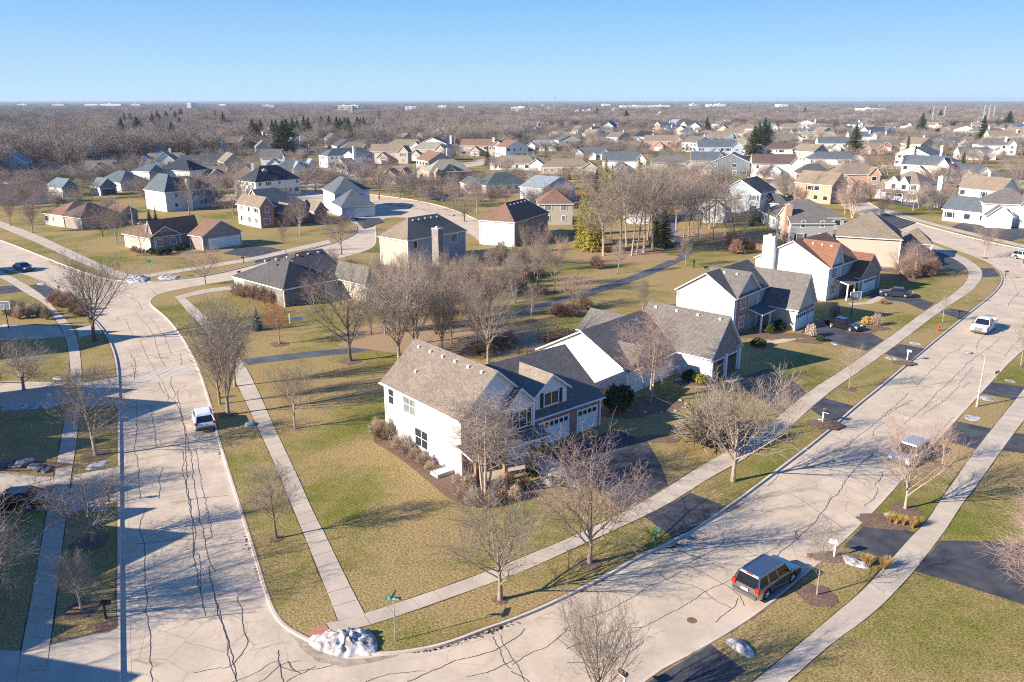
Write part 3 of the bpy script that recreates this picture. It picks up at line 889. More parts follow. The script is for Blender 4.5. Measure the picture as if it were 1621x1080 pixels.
    def chimney(s, px, py, z, ww=1.4, dd=1.0, top=9.0, mat='white', z0=0):
        """px,py: pixel of the chimney top centre at height top"""
        q = s.loc(G(px, py, top)) - s.c
        mb = MB()
        mb.box(q.x - ww/2, q.x + ww/2, q.y - dd/2, q.y + dd/2, z0, top)
        mb.box(q.x - ww/2 - .06, q.x + ww/2 + .06, q.y - dd/2 - .06, q.y + dd/2 + .06, top, top + .12, 1)
        mb.box(q.x - .25, q.x + .25, q.y - .2, q.y + .2, top + .12, top + .4, 1)
        mb.build('chimney', [wallm(mat), M['trim_tan']], s.root)
    def vents(s, w_, n=5, y=.8, big=False, t0=.12, t1=.9):
        """small roof vents just below the ridge on the front slope"""
        a, b, L, d, h, hr = (w_[k] for k in ('a','b','L','d','h','hr'))
        o = w_['p0'] - s.c; sl = (hr - h) / d
        for k in range(n):
            x = L * (t0 + (t1 - t0) * k / max(1, n - 1)); yy = d * y
            zz = h + sl * yy
            p = o + a * x + b * yy
            mb = MB(); g = .16
            mb.box(p.x - g, p.x + g, p.y - g, p.y + g, zz - .12, zz + .15)
            mb.build('roof_vent', M['vent'], s.root)
    def slab_at(s, name, mat, x0, x1, y0, y1, z0, z1):
        mb = MB(); mb.box(x0, x1, y0, y1, z0, z1); return mb.build(name, mat, s.root)
M['brown_door'] = siding_mat('garage_brown', (.13,.085,.07), False)
M['navy_door'] = siding_mat('garage_navy', (.06,.07,.09), False)
M['blue_door'] = siding_mat('garage_blue', (.46,.55,.62), False)  # white doors with the blue of the shade put into their colour
M['vent'] = new_mat('vent_metal', (.55, .5, .44), .5)[0]
DEBUG = False

# ---------------------------------------------------------------- near houses
# 1: the corner house in the middle
H = House('house', 'white two-storey corner house with tan roof, brick garage front and dormer'); H.roof = 'warm'; H.wall = 'white'
A = H.wing((728,668), (601,605), 5.2, (788.6,587), 'gg', win=False)
B = H.wing((958,628), ('-y', 12.5), 2.95, (894.5,544.5), 'gg', wall=('brick','brick','brick'), win=False)
B['roof'] = 'grey'
Dm = H.wing((857.7,622), ('+x', -1), 4.75, (880,592), 'gg', z0=3.0, win=False) if False else None
Fg = dict(p0=Vector((-3.5, 4.3, 0)), p1=Vector((.45, 4.3, 0)), a=Vector((1,0,0)), b=Vector((0,1,0)), L=3.95, d=1.9, h=5.0, hr=6.8, ends='gg', z0=0, ov=.3, wall=None, roof=None, win=False, trim=None, gar=None, gable=None); H.wings.append(Fg)
def h1_extra(h):
    for (t, z, ww, hh, b) in ((.09,3.4,.85,1.5,(1,2)), (.35,3.35,1.9,1.6,(2,2)), (.08,.7,.8,1.2,(1,2)), (.50,.75,1.9,1.6,(2,2))):
        h.put(A, FS[0], 1 - t if FS[0] == 'b' else t, z, ww, hh, 'window', b)
    h.put(A, 'r', .28, 3.2, 1.5, 1.5, 'window', (2, 2), True)
    h.put(A, 'r', .30, .8, 1.8, 1.5, 'window', (2, 2))
    h.put(Fg, 'r', .5, 3.1, 1.5, 1.5, 'window', (2, 2), True)
    h.put(B, 'f', B['L'] - 7.3 , 0, 4.8, 2.15, 'garage'); h.put(B, 'f', B['L'] - 2.4, 0, 2.5, 2.15, 'garage')
    h.vents(A, 6, .88, t0=.12, t1=.88); h.vents(A, 1, .45, t0=.28)
    # dormer on the garage roof
    a, b, o = B['a'], B['b'], B['p0'] - h.c
    sl = (B['hr'] - B['h']) / B['d']
    x = B['L'] - 6.4; hw = 1.95; y0 = .7; ze, zr = 5.05, 6.55
    P = lambda xx, yy, z: (o.x + a.x * xx + b.x * yy, o.y + a.y * xx + b.y * yy, z)
    yb = (ze - B['h']) / sl; yr = (zr - B['h']) / sl
    zf = B['h'] + sl * y0 - .03
    w_ = MB()
    w_.face([P(x-hw,y0,zf),P(x+hw,y0,zf),P(x+hw,y0,ze),P(x,y0,zr-.06),P(x-hw,y0,ze)])
    w_.face([P(x-hw,y0,zf),P(x-hw,y0,ze),P(x-hw,yb,ze)]); w_.face([P(x+hw,y0,zf),P(x+hw,yb,ze),P(x+hw,y0,ze)])
    dr = w_.build('dormer', wallm('white'), h.root)
    r_ = MB(); q = .35; yf = y0 - .3; ye = ze - .2
    for sx in (-1, 1):
        r_.face([P(x,yf,zr),P(x+sx*(hw+q),yf,ye),P(x+sx*(hw+q),(ye-B['h'])/sl,ye),P(x,yr,zr)][::sx], 0)
        r_.face([P(x,yf,zr),P(x+sx*(hw+q),yf,ye),P(x+sx*(hw+q),yf,ye-.2),P(x,yf,zr-.2)][::-sx], 1)
        r_.face([P(x+sx*(hw+q),yf,ye),P(x+sx*(hw+q),(ye-B['h'])/sl,ye),P(x+sx*(hw+q),(ye-B['h'])/sl,ye-.15),P(x+sx*(hw+q),yf,ye-.15)], 1)
    r_.build('dormer_roof', [roofm('tanlight'), M['trim']], dr)
    g_ = MB()
    for xa, xb, m in ((-1.05,1.05,0),):
        def sl2(xa, xb, za, zb, y, m): g_.face([P(x+xa,y,za),P(x+xb,y,za),P(x+xb,y,zb),P(x+xa,y,zb)], m)
        sl2(-.85,.85,3.62,4.78,y0-.02,1)
        for za, zb in ((3.5,3.62),(4.78,4.9)): sl2(-.95,.95,za,zb,y0-.04,0)
        for xa_, xb_ in ((-.95,-.85),(-.04,.04),(.85,.95)): sl2(xa_,xb_,3.5,4.9,y0-.045,0)
        for xa_, xb_ in ((-1.35,-1.0),(1.0,1.35)): sl2(xa_,xb_,3.5,4.9,y0-.04,2)
    g_.build('dormer_window', [M['trim'], M['glass'], M['shutter']], dr)
    # porch roof across the front
    aA, bA, oA = A['a'], A['b'], A['p0'] - h.c
    PA = lambda xx, yy, z: (oA.x + aA.x * xx + bA.x * yy, oA.y + aA.y * xx + bA.y * yy, z)
    L = A['L'] - .35; W_ = 2 * A['d'] + .15
    pr = MB(); za, zb = 3.05, 2.45
    y0_, y1_ = -.2, W_; o_ = 2.3
    T_ = .16
    for dz, m in ((0, 0), (-T_, 1)):
        pr.face([PA(L,y0_,za+dz),PA(L+o_,y0_,zb+dz),PA(L+o_,y1_,zb+dz),PA(L,y1_,za+dz)], m)
    for p, q_ in ((PA(L+o_,y0_,zb),PA(L+o_,y1_,zb)),(PA(L,y0_,za),PA(L+o_,y0_,zb)),(PA(L+o_,y1_,zb),PA(L,y1_,za))):
        pr.face([p, q_, (q_[0],q_[1],q_[2]-T_), (p[0],p[1],p[2]-T_)], 1)
    pr.build('porch_roof', [roofm('grey'), M['trim']], h.root)
    for yy in (.4, 3.4, 6.4, W_ - .4):
        c_ = Vector(PA(L + o_ - .35, yy, 0)); mb = MB()
        mb.box(c_.x - .16, c_.x + .16, c_.y - .16, c_.y + .16, 0, 2.36); mb.build('porch_post', M['brown_wood'], h.root)
    fl = MB(); fl.face([PA(L,0,.15),PA(L+o_,0,.15),PA(L+o_,W_,.15),PA(L,W_,.15)]); 
    for p, q_ in ((PA(L+o_,0,.15),PA(L+o_,W_,.15)),(PA(L,0,.15),PA(L+o_,0,.15))): fl.face([p,(p[0],p[1],0),(q_[0],q_[1],0),q_])
    fl.build('porch_floor', M['drive'], h.root)
    bk = MB(); bk.face([PA(L+.015,.37,.16),PA(L+.015,2*A['d']-.37,.16),PA(L+.015,2*A['d']-.37,2.9),PA(L+.015,.37,2.9)]); bk.build('brick_facing', wallm('brick'), h.root)
    h.put(A, 'r', .72, .15, 1.0, 2.1, 'door')
    # downspouts at the corners
    for yy in (.42,):
        c_ = Vector(PA(A['L'] - .33, yy, 0)); mb = MB(); mb.box(c_.x-.05,c_.x+.05,c_.y-.05,c_.y+.05,0,5.1); mb.build('downspout', M['trim'], h.root)
        c_ = Vector(PA(.33, yy, 0)); mb = MB(); mb.box(c_.x-.05,c_.x+.05,c_.y-.05,c_.y+.05,0,5.1); mb.build('downspout', M['trim'], h.root)
FS = ['f']
H.ext(h1_extra); H.build(auto=False)
H1 = H

# 2: ranch with stone garage gable
H = House('house', 'grey-roofed ranch house with blank white gable wall and stone garage, beside the corner house'); H.roof = 'grey'; H.wall = 'white'
A = H.wing((1127.5,570), (1062,555), 2.8, (1157.5,501), 'gg', wall=('white','stone','white'), win=False)
A['p0'] = A['p0'] - A['a'] * 5.5; A['L'] += 5.5
A2 = H.wing((994,590), ('+y', -1), 2.8, (918.7,523.7), 'gg') if False else None
Bw = H.wing((994,590.5), ('+y', 12.0), 2.8, (918.7,523.7), 'gg', win=False) if False else H.wing((994,590.5), ('+y', 12.0), 2.8, (918.7,523.7), 'gg', win=False)
H.wing((994.5,587), ('-x', 4.5), 2.8, (1015,550), 'gg', shift=.5, win=False)
H.wing((912,521), ('+x', 6), 2.8, (935,487), 'gg', win=False)
Cw = H.wing((1018,612), ('-x', 6.5), 2.79, (1034,577), 'gg', win=False) if False else None
Bk = H.wing((1003,489), ('-x', 3.5), 2.8, None, 'gh', hr=4.6, depth=5.0, win=False) if False else None
def h2_extra(h):
    h.put(A, 'r', .27, 0, 2.6, 2.15, 'garage', 'b'); h.put(A, 'r', .73, 0, 2.6, 2.15, 'garage', 'b')
    mb = MB(); q, u, n_, l = h.face(A, 'r')
    for t in (.02, .5, .98):
        c_ = q + u * t * l + n_ * .12; mb = MB(); mb.box(c_.x-.16,c_.x+.16,c_.y-.16,c_.y+.16,0,2.6); mb.build('garage_pillar', M['trim'], h.root)
    # small front gable over the doors
    h.vents(A, 4, .9)
H.ext(h2_extra); H.build(auto=False)
# 3: two-storey with blank side gable
H = House('house', 'two-storey house with blank pale gable side and brick bay, black car on its drive'); H.roof = 'grey'; H.wall = 'greige'
Fw = H.wing((1165,474), ('-x', 6.0), 5.3, (1188,431.5), 'gg', theta=math.radians(-41), shift=.5, wall=('pink','grey','grey'), win=False)
Mw = H.wing((1165,474), ('+y', 12.5), 5.28, (1117.5,432), 'gg', wall=('grey','pink','grey'), win=False)
Gw = H.wing((1264.6,492.4), ('-x',8.5), 2.9, (1285.4,434.5), 'gg', wall=('greige','brick','greige'), gable='greige', win=False)
def h3_extra(h):
    h.put(Fw, 'r', .3, 3.5, 1.5, 1.4, 'window', (2,2)); h.put(Fw, 'r', .3, .9, 1.5, 1.4, 'window', (2,2))
    h.put(Gw, 'r', .33, 0, 4.6, 2.15, 'garage', 'w'); h.put(Gw, 'r', .8, 0, 2.4, 2.15, 'garage', 'w')
    h.vents(Fw, 2, .85, t0=.4, t1=.7)
    q, u, n_, l = h.face(Fw, 'r')
    pr = MB(); c0 = q + u * (l * .55) + n_ * .02
    def T(x, y, z): p = c0 + u * x + n_ * y; return (p.x, p.y, z)
    for dz, m in ((0,0),(-.15,1)): pr.face([T(0,0,3.2+dz),T(0,2.2,2.6+dz),T(6,2.2,2.6+dz),T(6,0,3.2+dz)], m)
    pr.face([T(0,2.2,2.6),T(6,2.2,2.6),T(6,2.2,2.42),T(0,2.2,2.42)],1); pr.face([T(0,0,3.2),T(0,2.2,2.6),T(0,2.2,2.42),T(0,0,3.0)],1)
    pr.build('porch_roof', [roofm('slate'), M['trim']], h.root)
    for x in (.2, 2.9):
        p = Vector(T(x, 2.0, 0)); mb = MB(); mb.box(p.x-.1,p.x+.1,p.y-.1,p.y+.1,0,2.45); mb.build('porch_post', M['trim'], h.root)
    bk = MB(); bk.face([T(-l*.55+.0,.015,.01),T(-.1,.015,.01),T(-.1,.015,5.2),T(-l*.55,.015,5.2)]); bk.build('brick_facing', wallm('brick'), h.root)
H.ext(h3_extra); H.build(auto=False)
# 4: brown-roofed white house with tall chimney
H = House('house', 'white two-storey house with rust-brown roof and tall white chimney, grey car parked in front'); H.roof = 'rust'; H.wall = 'grey'
Fw = H.wing((1314.4,425), ('-x', 6.0), 5.3, (1322.5,384.7), 'gg', theta=math.radians(-45), hr=8.9, depth=4.6, shift=.5, wall=('white','ltblue','grey'), win=False)
Mw = H.wing((1314.4,425), ('+y', 12), 5.28, (1255.3,381), 'gg', wall=('grey','white','grey'), win=False, roof='brown')
Gw = H.wing((1363,441), ('-x', 7), 2.9, (1385,402), 'gg', wall=('dbrick','dbrick','dbrick'), win=False)
def h4_extra(h):
    h.put(Fw, 'r', .4, 3.4, 1.7, 1.5, 'window', (2,2)); h.put(Fw, 'r', .4, .8, 1.7, 1.5, 'window', (3,2))
    h.put(Gw, 'r', .5, 0, 4.8, 2.15, 'garage', 'w'); h.vents(Fw, 3, .85, t0=.3, t1=.8)
    q, u, n_, l = h.face(Fw, 'r'); c0 = q + u * l + n_ * .02
    def T(x, y, z): p = c0 + u * x + n_ * y; return (p.x, p.y, z)
    pr = MB()
    for dz, m in ((0,0),(-.15,1)): pr.face([T(-2,0,3.2+dz),T(-2,2.4,2.6+dz),T(4,2.4,2.6+dz),T(4,0,3.2+dz)], m)
    pr.face([T(-2,2.4,2.6),T(4,2.4,2.6),T(4,2.4,2.42),T(-2,2.4,2.42)],1); pr.face([T(-2,0,3.2),T(-2,2.4,2.6),T(-2,2.4,2.42),T(-2,0,3.0)],1)
    pr.build('porch_roof', [roofm('brown'), M['trim']], h.root)
    for x in (-1.8, .8, 3.8):
        p = Vector(T(x, 2.2, 0)); mb = MB(); mb.box(p.x-.1,p.x+.1,p.y-.1,p.y+.1,0,2.45); mb.build('porch_post', M['trim'], h.root)
    best = None                        # chimney stack standing against the blank gable wall
    for i in range(200):
        for j in range(60):
            x_, z_ = -i * .08, 6 + j * .1
            q_ = PR(tuple((h.o + h.R @ Vector((x_, .0, 0))).xy) + (z_,)); e_ = (q_[0] - 1220.5) ** 2 + (q_[1] - 374) ** 2
            if best is None or e_ < best[0]: best = (e_, x_, z_)
    x_, z_ = best[1] - h.c.x, best[2]; y_ = -h.c.y
    mb = MB(); mb.box(x_ - 1.0, x_ + 1.0, y_ - .55, y_ + .34, 0, z_); mb.box(x_ - 1.06, x_ + 1.06, y_ - .61, y_ + .4, z_, z_ + .12, 1); mb.box(x_ - .3, x_ + .3, y_ - .3, y_ + .1, z_ + .12, z_ + .4, 1)
    mb.build('chimney', [wallm('white'), M['trim_tan']], h.root)
H.ext(h4_extra); H.build(auto=False)
# 5: tan hip beyond
H = House('house', 'beige house with a big tan hipped roof, behind the rust-roofed house'); H.roof = 'tan'; H.wall = 'beige'
Mw = H.wing((1430,380), (1322.5,373.7), 5.3, None, 'hh', hr=9.6, depth=13, win=False)
H.wing((1478,388), (1425,384), 2.9, None, 'hh', hr=5.6, depth=8, roof='tan')
H.build()
# 6
H = House('house', 'pale house with long grey roof and brick chimney, partly behind the rust-roofed house'); H.roof = 'grey'; H.wall = 'ltblue'
H.wing((1324,354), (1251,354), 4.6, None, 'gh', hr=7.6, depth=10, wall=('grey','grey','cream'))
H.wing((1340,345), (1228,345), 2.9, None, 'hh', hr=6.6, depth=14, roof='grey')
H.ext(lambda h: h.chimney(1249, 325, 0, 1.4, 1.0, 8.2, 'obrick')); H.build()
# 7: brick ranch upper left
H = House('house', 'low brown brick ranch with mauve-brown roof on the corner lawn at upper left'); H.roof = 'brown'; H.wall = 'dbrick'
W1 = H.wing((236,377.6), (193,370), 2.9, (260.5,358), 'hg', wall=('cream','dbrick','cream'), win=False)
W2 = H.wing((319,375.5), (301,371), 2.9, (350,348.5), 'gg', wall='dbrick', win=False)
W3 = H.wing((302,372), (236,377.6), 2.85, None, 'gg', hr=6.0, depth=12, win=False) if False else None
def h7(h):
    h.put(W1, 'r', .3, .9, 1.3, 1.4, 'window', (2,2)); h.put(W1, 'r', .75, .9, 1.3, 1.4, 'window', (2,2))
    h.put(W2, 'r', .4, 0, 4.6, 2.1, 'garage', 'w'); h.put(W2, 'r', .82, 0, 2.5, 2.1, 'garage', 'w'); h.vents(W1, 4, .9)
H.ext(h7)
H.wing((304,364), ('-y', 11), 2.88, (308,340), 'gg', roof='brown', win=False)
H.build(auto=False)
# 8: dark roof ranch right of the left street
H = House('house', 'low house with charcoal hipped roof beyond the park path, patio umbrella behind it'); H.roof = 'dark'; H.wall = 'beige'
W1 = H.wing((448,459), (381.5,441), 2.8, (458,413), 'hh', wall=('cream','grey','cream'))
W2 = H.wing((574,452), (448,459), 2.78, None, 'hh', hr=6.4, depth=14, win=False) if False else None
L = H.loc(G(590, 446, 2.8))
H.wings.append(dict(p0=Vector((0, 0, 0)), p1=Vector((0, L.y, 0)), a=Vector((0, math.copysign(1, L.y), 0)), b=Vector((-1, 0, 0)), L=abs(L.y), d=7.5, h=2.78, hr=6.5, ends='hg', z0=0, ov=.35, wall=('grey','cream','grey'), roof='dark', win=False, trim=None, gar=None, gable=None))
W3 = H.wing((578,452), ('-x', 8), 2.8, (585,422.6), 'gg', wall='cream', win=False, roof='grey')
H.ext(lambda h: h.vents(h.wings[1], 6, .9)); H.build()
# 9: beige two-storey
H = House('house', 'tall beige two-storey house with skylight, stone chimney and mottled tan hipped roof'); H.roof = 'tan'; H.wall = 'beige'
W1 = H.wing((740,365), (645,381.5), 5.4, (692,338), 'hh', wall=('grey','beige','beige'), win=False)
L = W1['L']
def h9(h):
    h.put(W1, 'f', .12, 3.6, 1.0, 1.4, 'window', (2,2)); h.put(W1, 'f', .12, .9, 1.0, 1.4, 'window', (2,2)); h.put(W1, 'f', .8, 3.6, 1.6, 1.4, 'window', (2,2))
    h.chimney(692, 362, 0, 1.2, 1.6, 8.6, 'stone'); h.vents(W1, 5, .85, t0=.3, t1=.7)
H.ext(h9); H.build()
# 10: brown roof white wall
H = House('house', 'white-sided house with light brown and black hipped roof, just above the park trees'); H.roof = 'brown'; H.wall = 'white'
W1 = H.wing((870,336), (815,352.6), 5.3, (829.6,314), 'hh', wall=('dbrick','white','white'), win=False)
H.ext(lambda h: (h.vents(W1, 5, .85, t0=.3, t1=.7), h.put(W1, 'f', .3, 3.4, 1.6, 1.4, 'window', (2,2)))); H.build()
# 11
H = House('house', 'brown-roofed brick house standing between the light brown roof and the pale blue house'); H.roof = 'brown'; H.wall = 'beige'
W1 = H.wing((909,323), (850,323), 5.3, None, 'hh', hr=8.6, depth=11)
H.build()
# 12 light-blue
H = House('house', 'pale blue gabled house with white three-window dormer, right of the green-roofed house'); H.roof = 'pale'; H.wall = 'ltblue'
W1 = H.wing((860,299), ('-x', 10), 4.6, (887,280), 'gg', theta=math.radians(-42), wall='ltblue', win=False)
H.build()
# 13
H = House('house', 'white house with dark green roof and two brown garage doors beside the cul-de-sac'); H.roof = 'green'; H.wall = 'white'
W1 = H.wing((745,293), ('-x', 11), 2.9, (760,282.5), 'gg', theta=math.radians(-66), win=False, gar=[('r',.3,2.4,'b'),('r',.72,2.4,'b')])
W2 = H.wing((840,291), (775,295.6), 2.9, None, 'hh', hr=6.6, depth=12, wall='cream')
H.build()
# 14 orange brick
H = House('house', 'orange brick two-storey house with tall arched portico and attached double garage'); H.roof = 'sage'; H.wall = 'obrick'
W1 = H.wing((699,272), ('-x', 9), 5.4, (711,258.6), 'gg', theta=math.radians(-70), wall=('grey','obrick','obrick'), win='r', roof='slate')
W2 = H.wing((663,279.5), ('-x', 8), 2.9, (676,266), 'gg', wall='obrick', gar=[('r',.5,4.8,'w')])
W3 = H.wing((748,271), (672,271), 5.3, None, 'hh', hr=9.4, depth=11, wall=('obrick','slateblue','obrick'), win=False)
W4 = H.wing((689,275), ('-x', 3), 5.0, (694.5,266.5), 'gg', wall='obrick', win=False)
H.build()
# 15
H = House('house', 'two-storey house with dark slate roof and blue-shaded white garage door near the upper centre'); H.roof = 'slate'; H.wall = 'white'
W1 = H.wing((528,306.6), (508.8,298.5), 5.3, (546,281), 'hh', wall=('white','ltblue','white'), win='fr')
W2 = H.wing((596,325), (537.7,327.3), 2.9, None, 'hh', hr=7.0, depth=12, wall=('ltblue','white','white'), gar=[('f',.68,4.8,'l')], win=False)  # blue shade painted into the white garage front and its door
H.wing((587,300), (528,306), 5.3, None, 'hh', hr=8.2, depth=9, win=False)
H.build()
# 16
H = House('house', 'tan-roofed house with three brick gables facing the lawn, left of the slate-roofed house'); H.roof = 'tan'; H.wall = 'cream'
W1 = H.wing((410,330), (372,323), 5.0, (421.5,312), 'gg', wall=('cream','brick','cream'))
W2 = H.wing((486,321), (430,330), 4.9, None, 'gh', hr=8.8, depth=11, wall='brick', roof='slate', win=False)
W3 = H.wing((447,338), ('-x', 6), 3.4, (457,322), 'gg', wall='brick', win=False)
W4 = H.wing((497,336), ('-x', 7), 2.9, (508,319), 'gg', wall='brick', win=False)
H.build()
# 17
H = House('house', 'white house with navy-black roof and beige chimney, behind the brick-gabled house'); H.roof = 'navy'; H.wall = 'white'
W1 = H.wing((477,283), (404,289), 5.0, (438,261), 'hh')
H.ext(lambda h: h.chimney(418, 269, 0, 1.6, 1.0, 8.4, 'beige')); H.build()
# 18
H = House('house', 'pale teal roofed house with two white front gables and a black garage door'); H.roof = 'pale'; H.wall = 'white'
W1 = H.wing((463,270), ('-x', 12), 2.9, (472.5,256), 'gg', theta=math.radians(-68), gar=[('r',.55,4.6,'n')], win=False)
W2 = H.wing((486,264), ('-x', 10), 2.9, (494,252), 'gg', win=False)
W3 = H.wing((505,268), (428,268), 2.9, None, 'hh', hr=6.4, depth=12, roof='teal', win=False)
H.build()
# 19
H = House('house', 'white two-storey house with dark roof, tall white chimney and wide white garage door'); H.roof = 'slate'; H.wall = 'white'
W1 = H.wing((594,244), (518,247.4), 5.4, None, 'hh', hr=8.6, depth=10)
W2 = H.wing((546,261), ('-x', 6), 2.9, (557,250), 'gg', wall='white', gar=[('r',.5,4.8,'l')], win=False)
W3 = H.wing((558,246), ('-x', 5), 5.4, (567,239), 'gg', win='r')
H.ext(lambda h: h.chimney(560, 232, 0, 1.2, 1.0, 10.2, 'white')); H.build()
# 22 aa: two-storey tan roof, blue shade of the white side put into its colour
H = House('house', 'white two-storey house with brown hipped roof, red front door and tall side chimney'); H.roof = 'warm'; H.wall = 'white'
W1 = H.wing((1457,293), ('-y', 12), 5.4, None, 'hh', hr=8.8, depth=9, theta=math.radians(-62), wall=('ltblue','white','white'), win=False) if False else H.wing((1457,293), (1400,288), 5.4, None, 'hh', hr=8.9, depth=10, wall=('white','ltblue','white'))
W2 = H.wing((1411,289.5), ('-x', 1), 5.3, None, 'gg', hr=7.6, depth=-4, win=False) if False else None
W3 = H.wing((1404,301), (1374,300), 2.9, None, 'gg', hr=5.8, depth=8, win=False)
def h22(h):
    q, u, n_, l = h.face(W1, 'f')
    for t0, w0 in ((.08, 4.2), (.42, 3.4)):
        c0 = q + u * t0 * l + n_ * .5; mb = MB()
        def T(x, y, z): p = c0 + u * x + n_ * y; return (p.x, p.y, z)
        mb.face([T(0,0,0),T(w0,0,0),T(w0,0,5.3),T(w0/2,0,7.4),T(0,0,5.3)], 0)
        mb.face([T(0,0,0),T(0,0,5.3),T(0,-.6,5.3),T(0,-.6,0)], 0); mb.face([T(w0,0,0),T(w0,-.6,0),T(w0,-.6,5.3),T(w0,0,5.3)], 0)
        mb.build('front_gable', [wallm('white'), M['trim']], h.root)
        r_ = MB()
        for sx, xe in ((1, -.3), (-1, w0 + .3)):
            r_.face([T(w0/2,.3,7.55),T(xe,.3,5.15),T(xe,-1.2,5.15),T(w0/2,-4.5,7.55)][::sx], 0); r_.face([T(w0/2,.3,7.55),T(xe,.3,5.15),T(xe,.3,4.95),T(w0/2,.3,7.35)], 1)
        r_.build('gable_roof', [roofm('warm'), M['trim']], h.root)
        g_ = MB(); xm = w0/2
        g_.face([T(xm-.7,.04,3.6),T(xm+.7,.04,3.6),T(xm+.7,.04,5.0),T(xm-.7,.04,5.0)], 0); g_.build('window', M['glass'], h.root)
    pr = MB(); c0 = q + n_ * .02
    def T(x, y, z): p = c0 + u * x + n_ * y; return (p.x, p.y, z)
    lw = l * .7
    for dz, m in ((0,0),(-.15,1)): pr.face([T(0,.5,3.3+dz),T(0,2.8,2.6+dz),T(lw,2.8,2.6+dz),T(lw,.5,3.3+dz)], m)
    pr.face([T(0,2.8,2.6),T(lw,2.8,2.6),T(lw,2.8,2.42),T(0,2.8,2.42)],1)
    pr.build('porch_roof', [roofm('warm'), M['trim']], h.root)
    for x in (.2, lw*.5, lw-.2):
        p = Vector(T(x, 2.6, 0)); mb = MB(); mb.box(p.x-.12,p.x+.12,p.y-.12,p.y+.12,0,2.45); mb.build('porch_post', M['trim'], h.root)
    h.put(W1, 'f', .55, 0, 1.0, 2.1, 'door', shut=True)
    h.chimney(1491, 280, 0, 1.4, 1.0, 8.9, 'white')
H.ext(h22); H.build()
# L1
H = House('house', 'low white house with teal-grey roof and two forward gables at far left'); H.roof = 'teal'; H.wall = 'white'
W1 = H.wing((97,298.5), (70,295), 2.9, (109.7,283), 'hg', wall=('white','slateblue','white'), win='r')
W2 = H.wing((157,296.5), (141,294.6), 2.9, (170,282), 'gg', wall=('white','slateblue','white'), gar=[('r',.5,4.6,'n')], win=False)
W3 = H.wing((190,290), (100,290), 2.9, None, 'hh', hr=6.4, depth=11, roof='slate', win=False)
H.build()
# L2
H = House('house', 'brown-roofed stone ranch left of the mauve-roofed brick ranch'); H.roof = 'brown'; H.wall = 'dbrick'
W1 = H.wing((98.5,342), (63.7,337), 2.9, (114,318), 'hh', wall=('cream','dbrick','cream'))
W2 = H.wing((195,338), (98.5,342), 2.85, None, 'hh', hr=5.8, depth=10, win=False, roof='dkbrown')
W3 = H.wing((190,337), ('-x', 7), 2.9, (204,325), 'gg', win='r')
H.build()
# L3
H = House('house', 'pale blue-grey gabled house cut by the left edge of the picture'); H.roof = 'dkbrown'; H.wall = 'ltblue'
W1 = H.wing((72.6,308), ('-x', 16), 2.9, None, 'gg', theta=math.radians(25), hr=6.0, depth=12, win=False)
H.build()
# L4
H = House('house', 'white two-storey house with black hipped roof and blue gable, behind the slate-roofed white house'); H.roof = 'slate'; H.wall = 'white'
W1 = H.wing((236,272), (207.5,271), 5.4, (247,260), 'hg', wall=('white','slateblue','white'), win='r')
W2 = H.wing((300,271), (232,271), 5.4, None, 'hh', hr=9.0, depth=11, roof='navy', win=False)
H.build()
# L5
H = House('house', 'white two-storey house with slate-blue roof and white chimney, left of the brick-gabled house'); H.roof = 'slate'; H.wall = 'white'
W1 = H.wing((260,305), (226,300), 5.5, (266,276), 'hh', wall=('white','ltblue','white'))
W2 = H.wing((342,297), (260,305), 5.45, None, 'hh', hr=8.9, depth=11, roof='navy', wall=('ltblue','white','white'))
H.ext(lambda h: h.chimney(296, 284, 0, 1.5, 1.0, 8.6, 'white')); H.build()

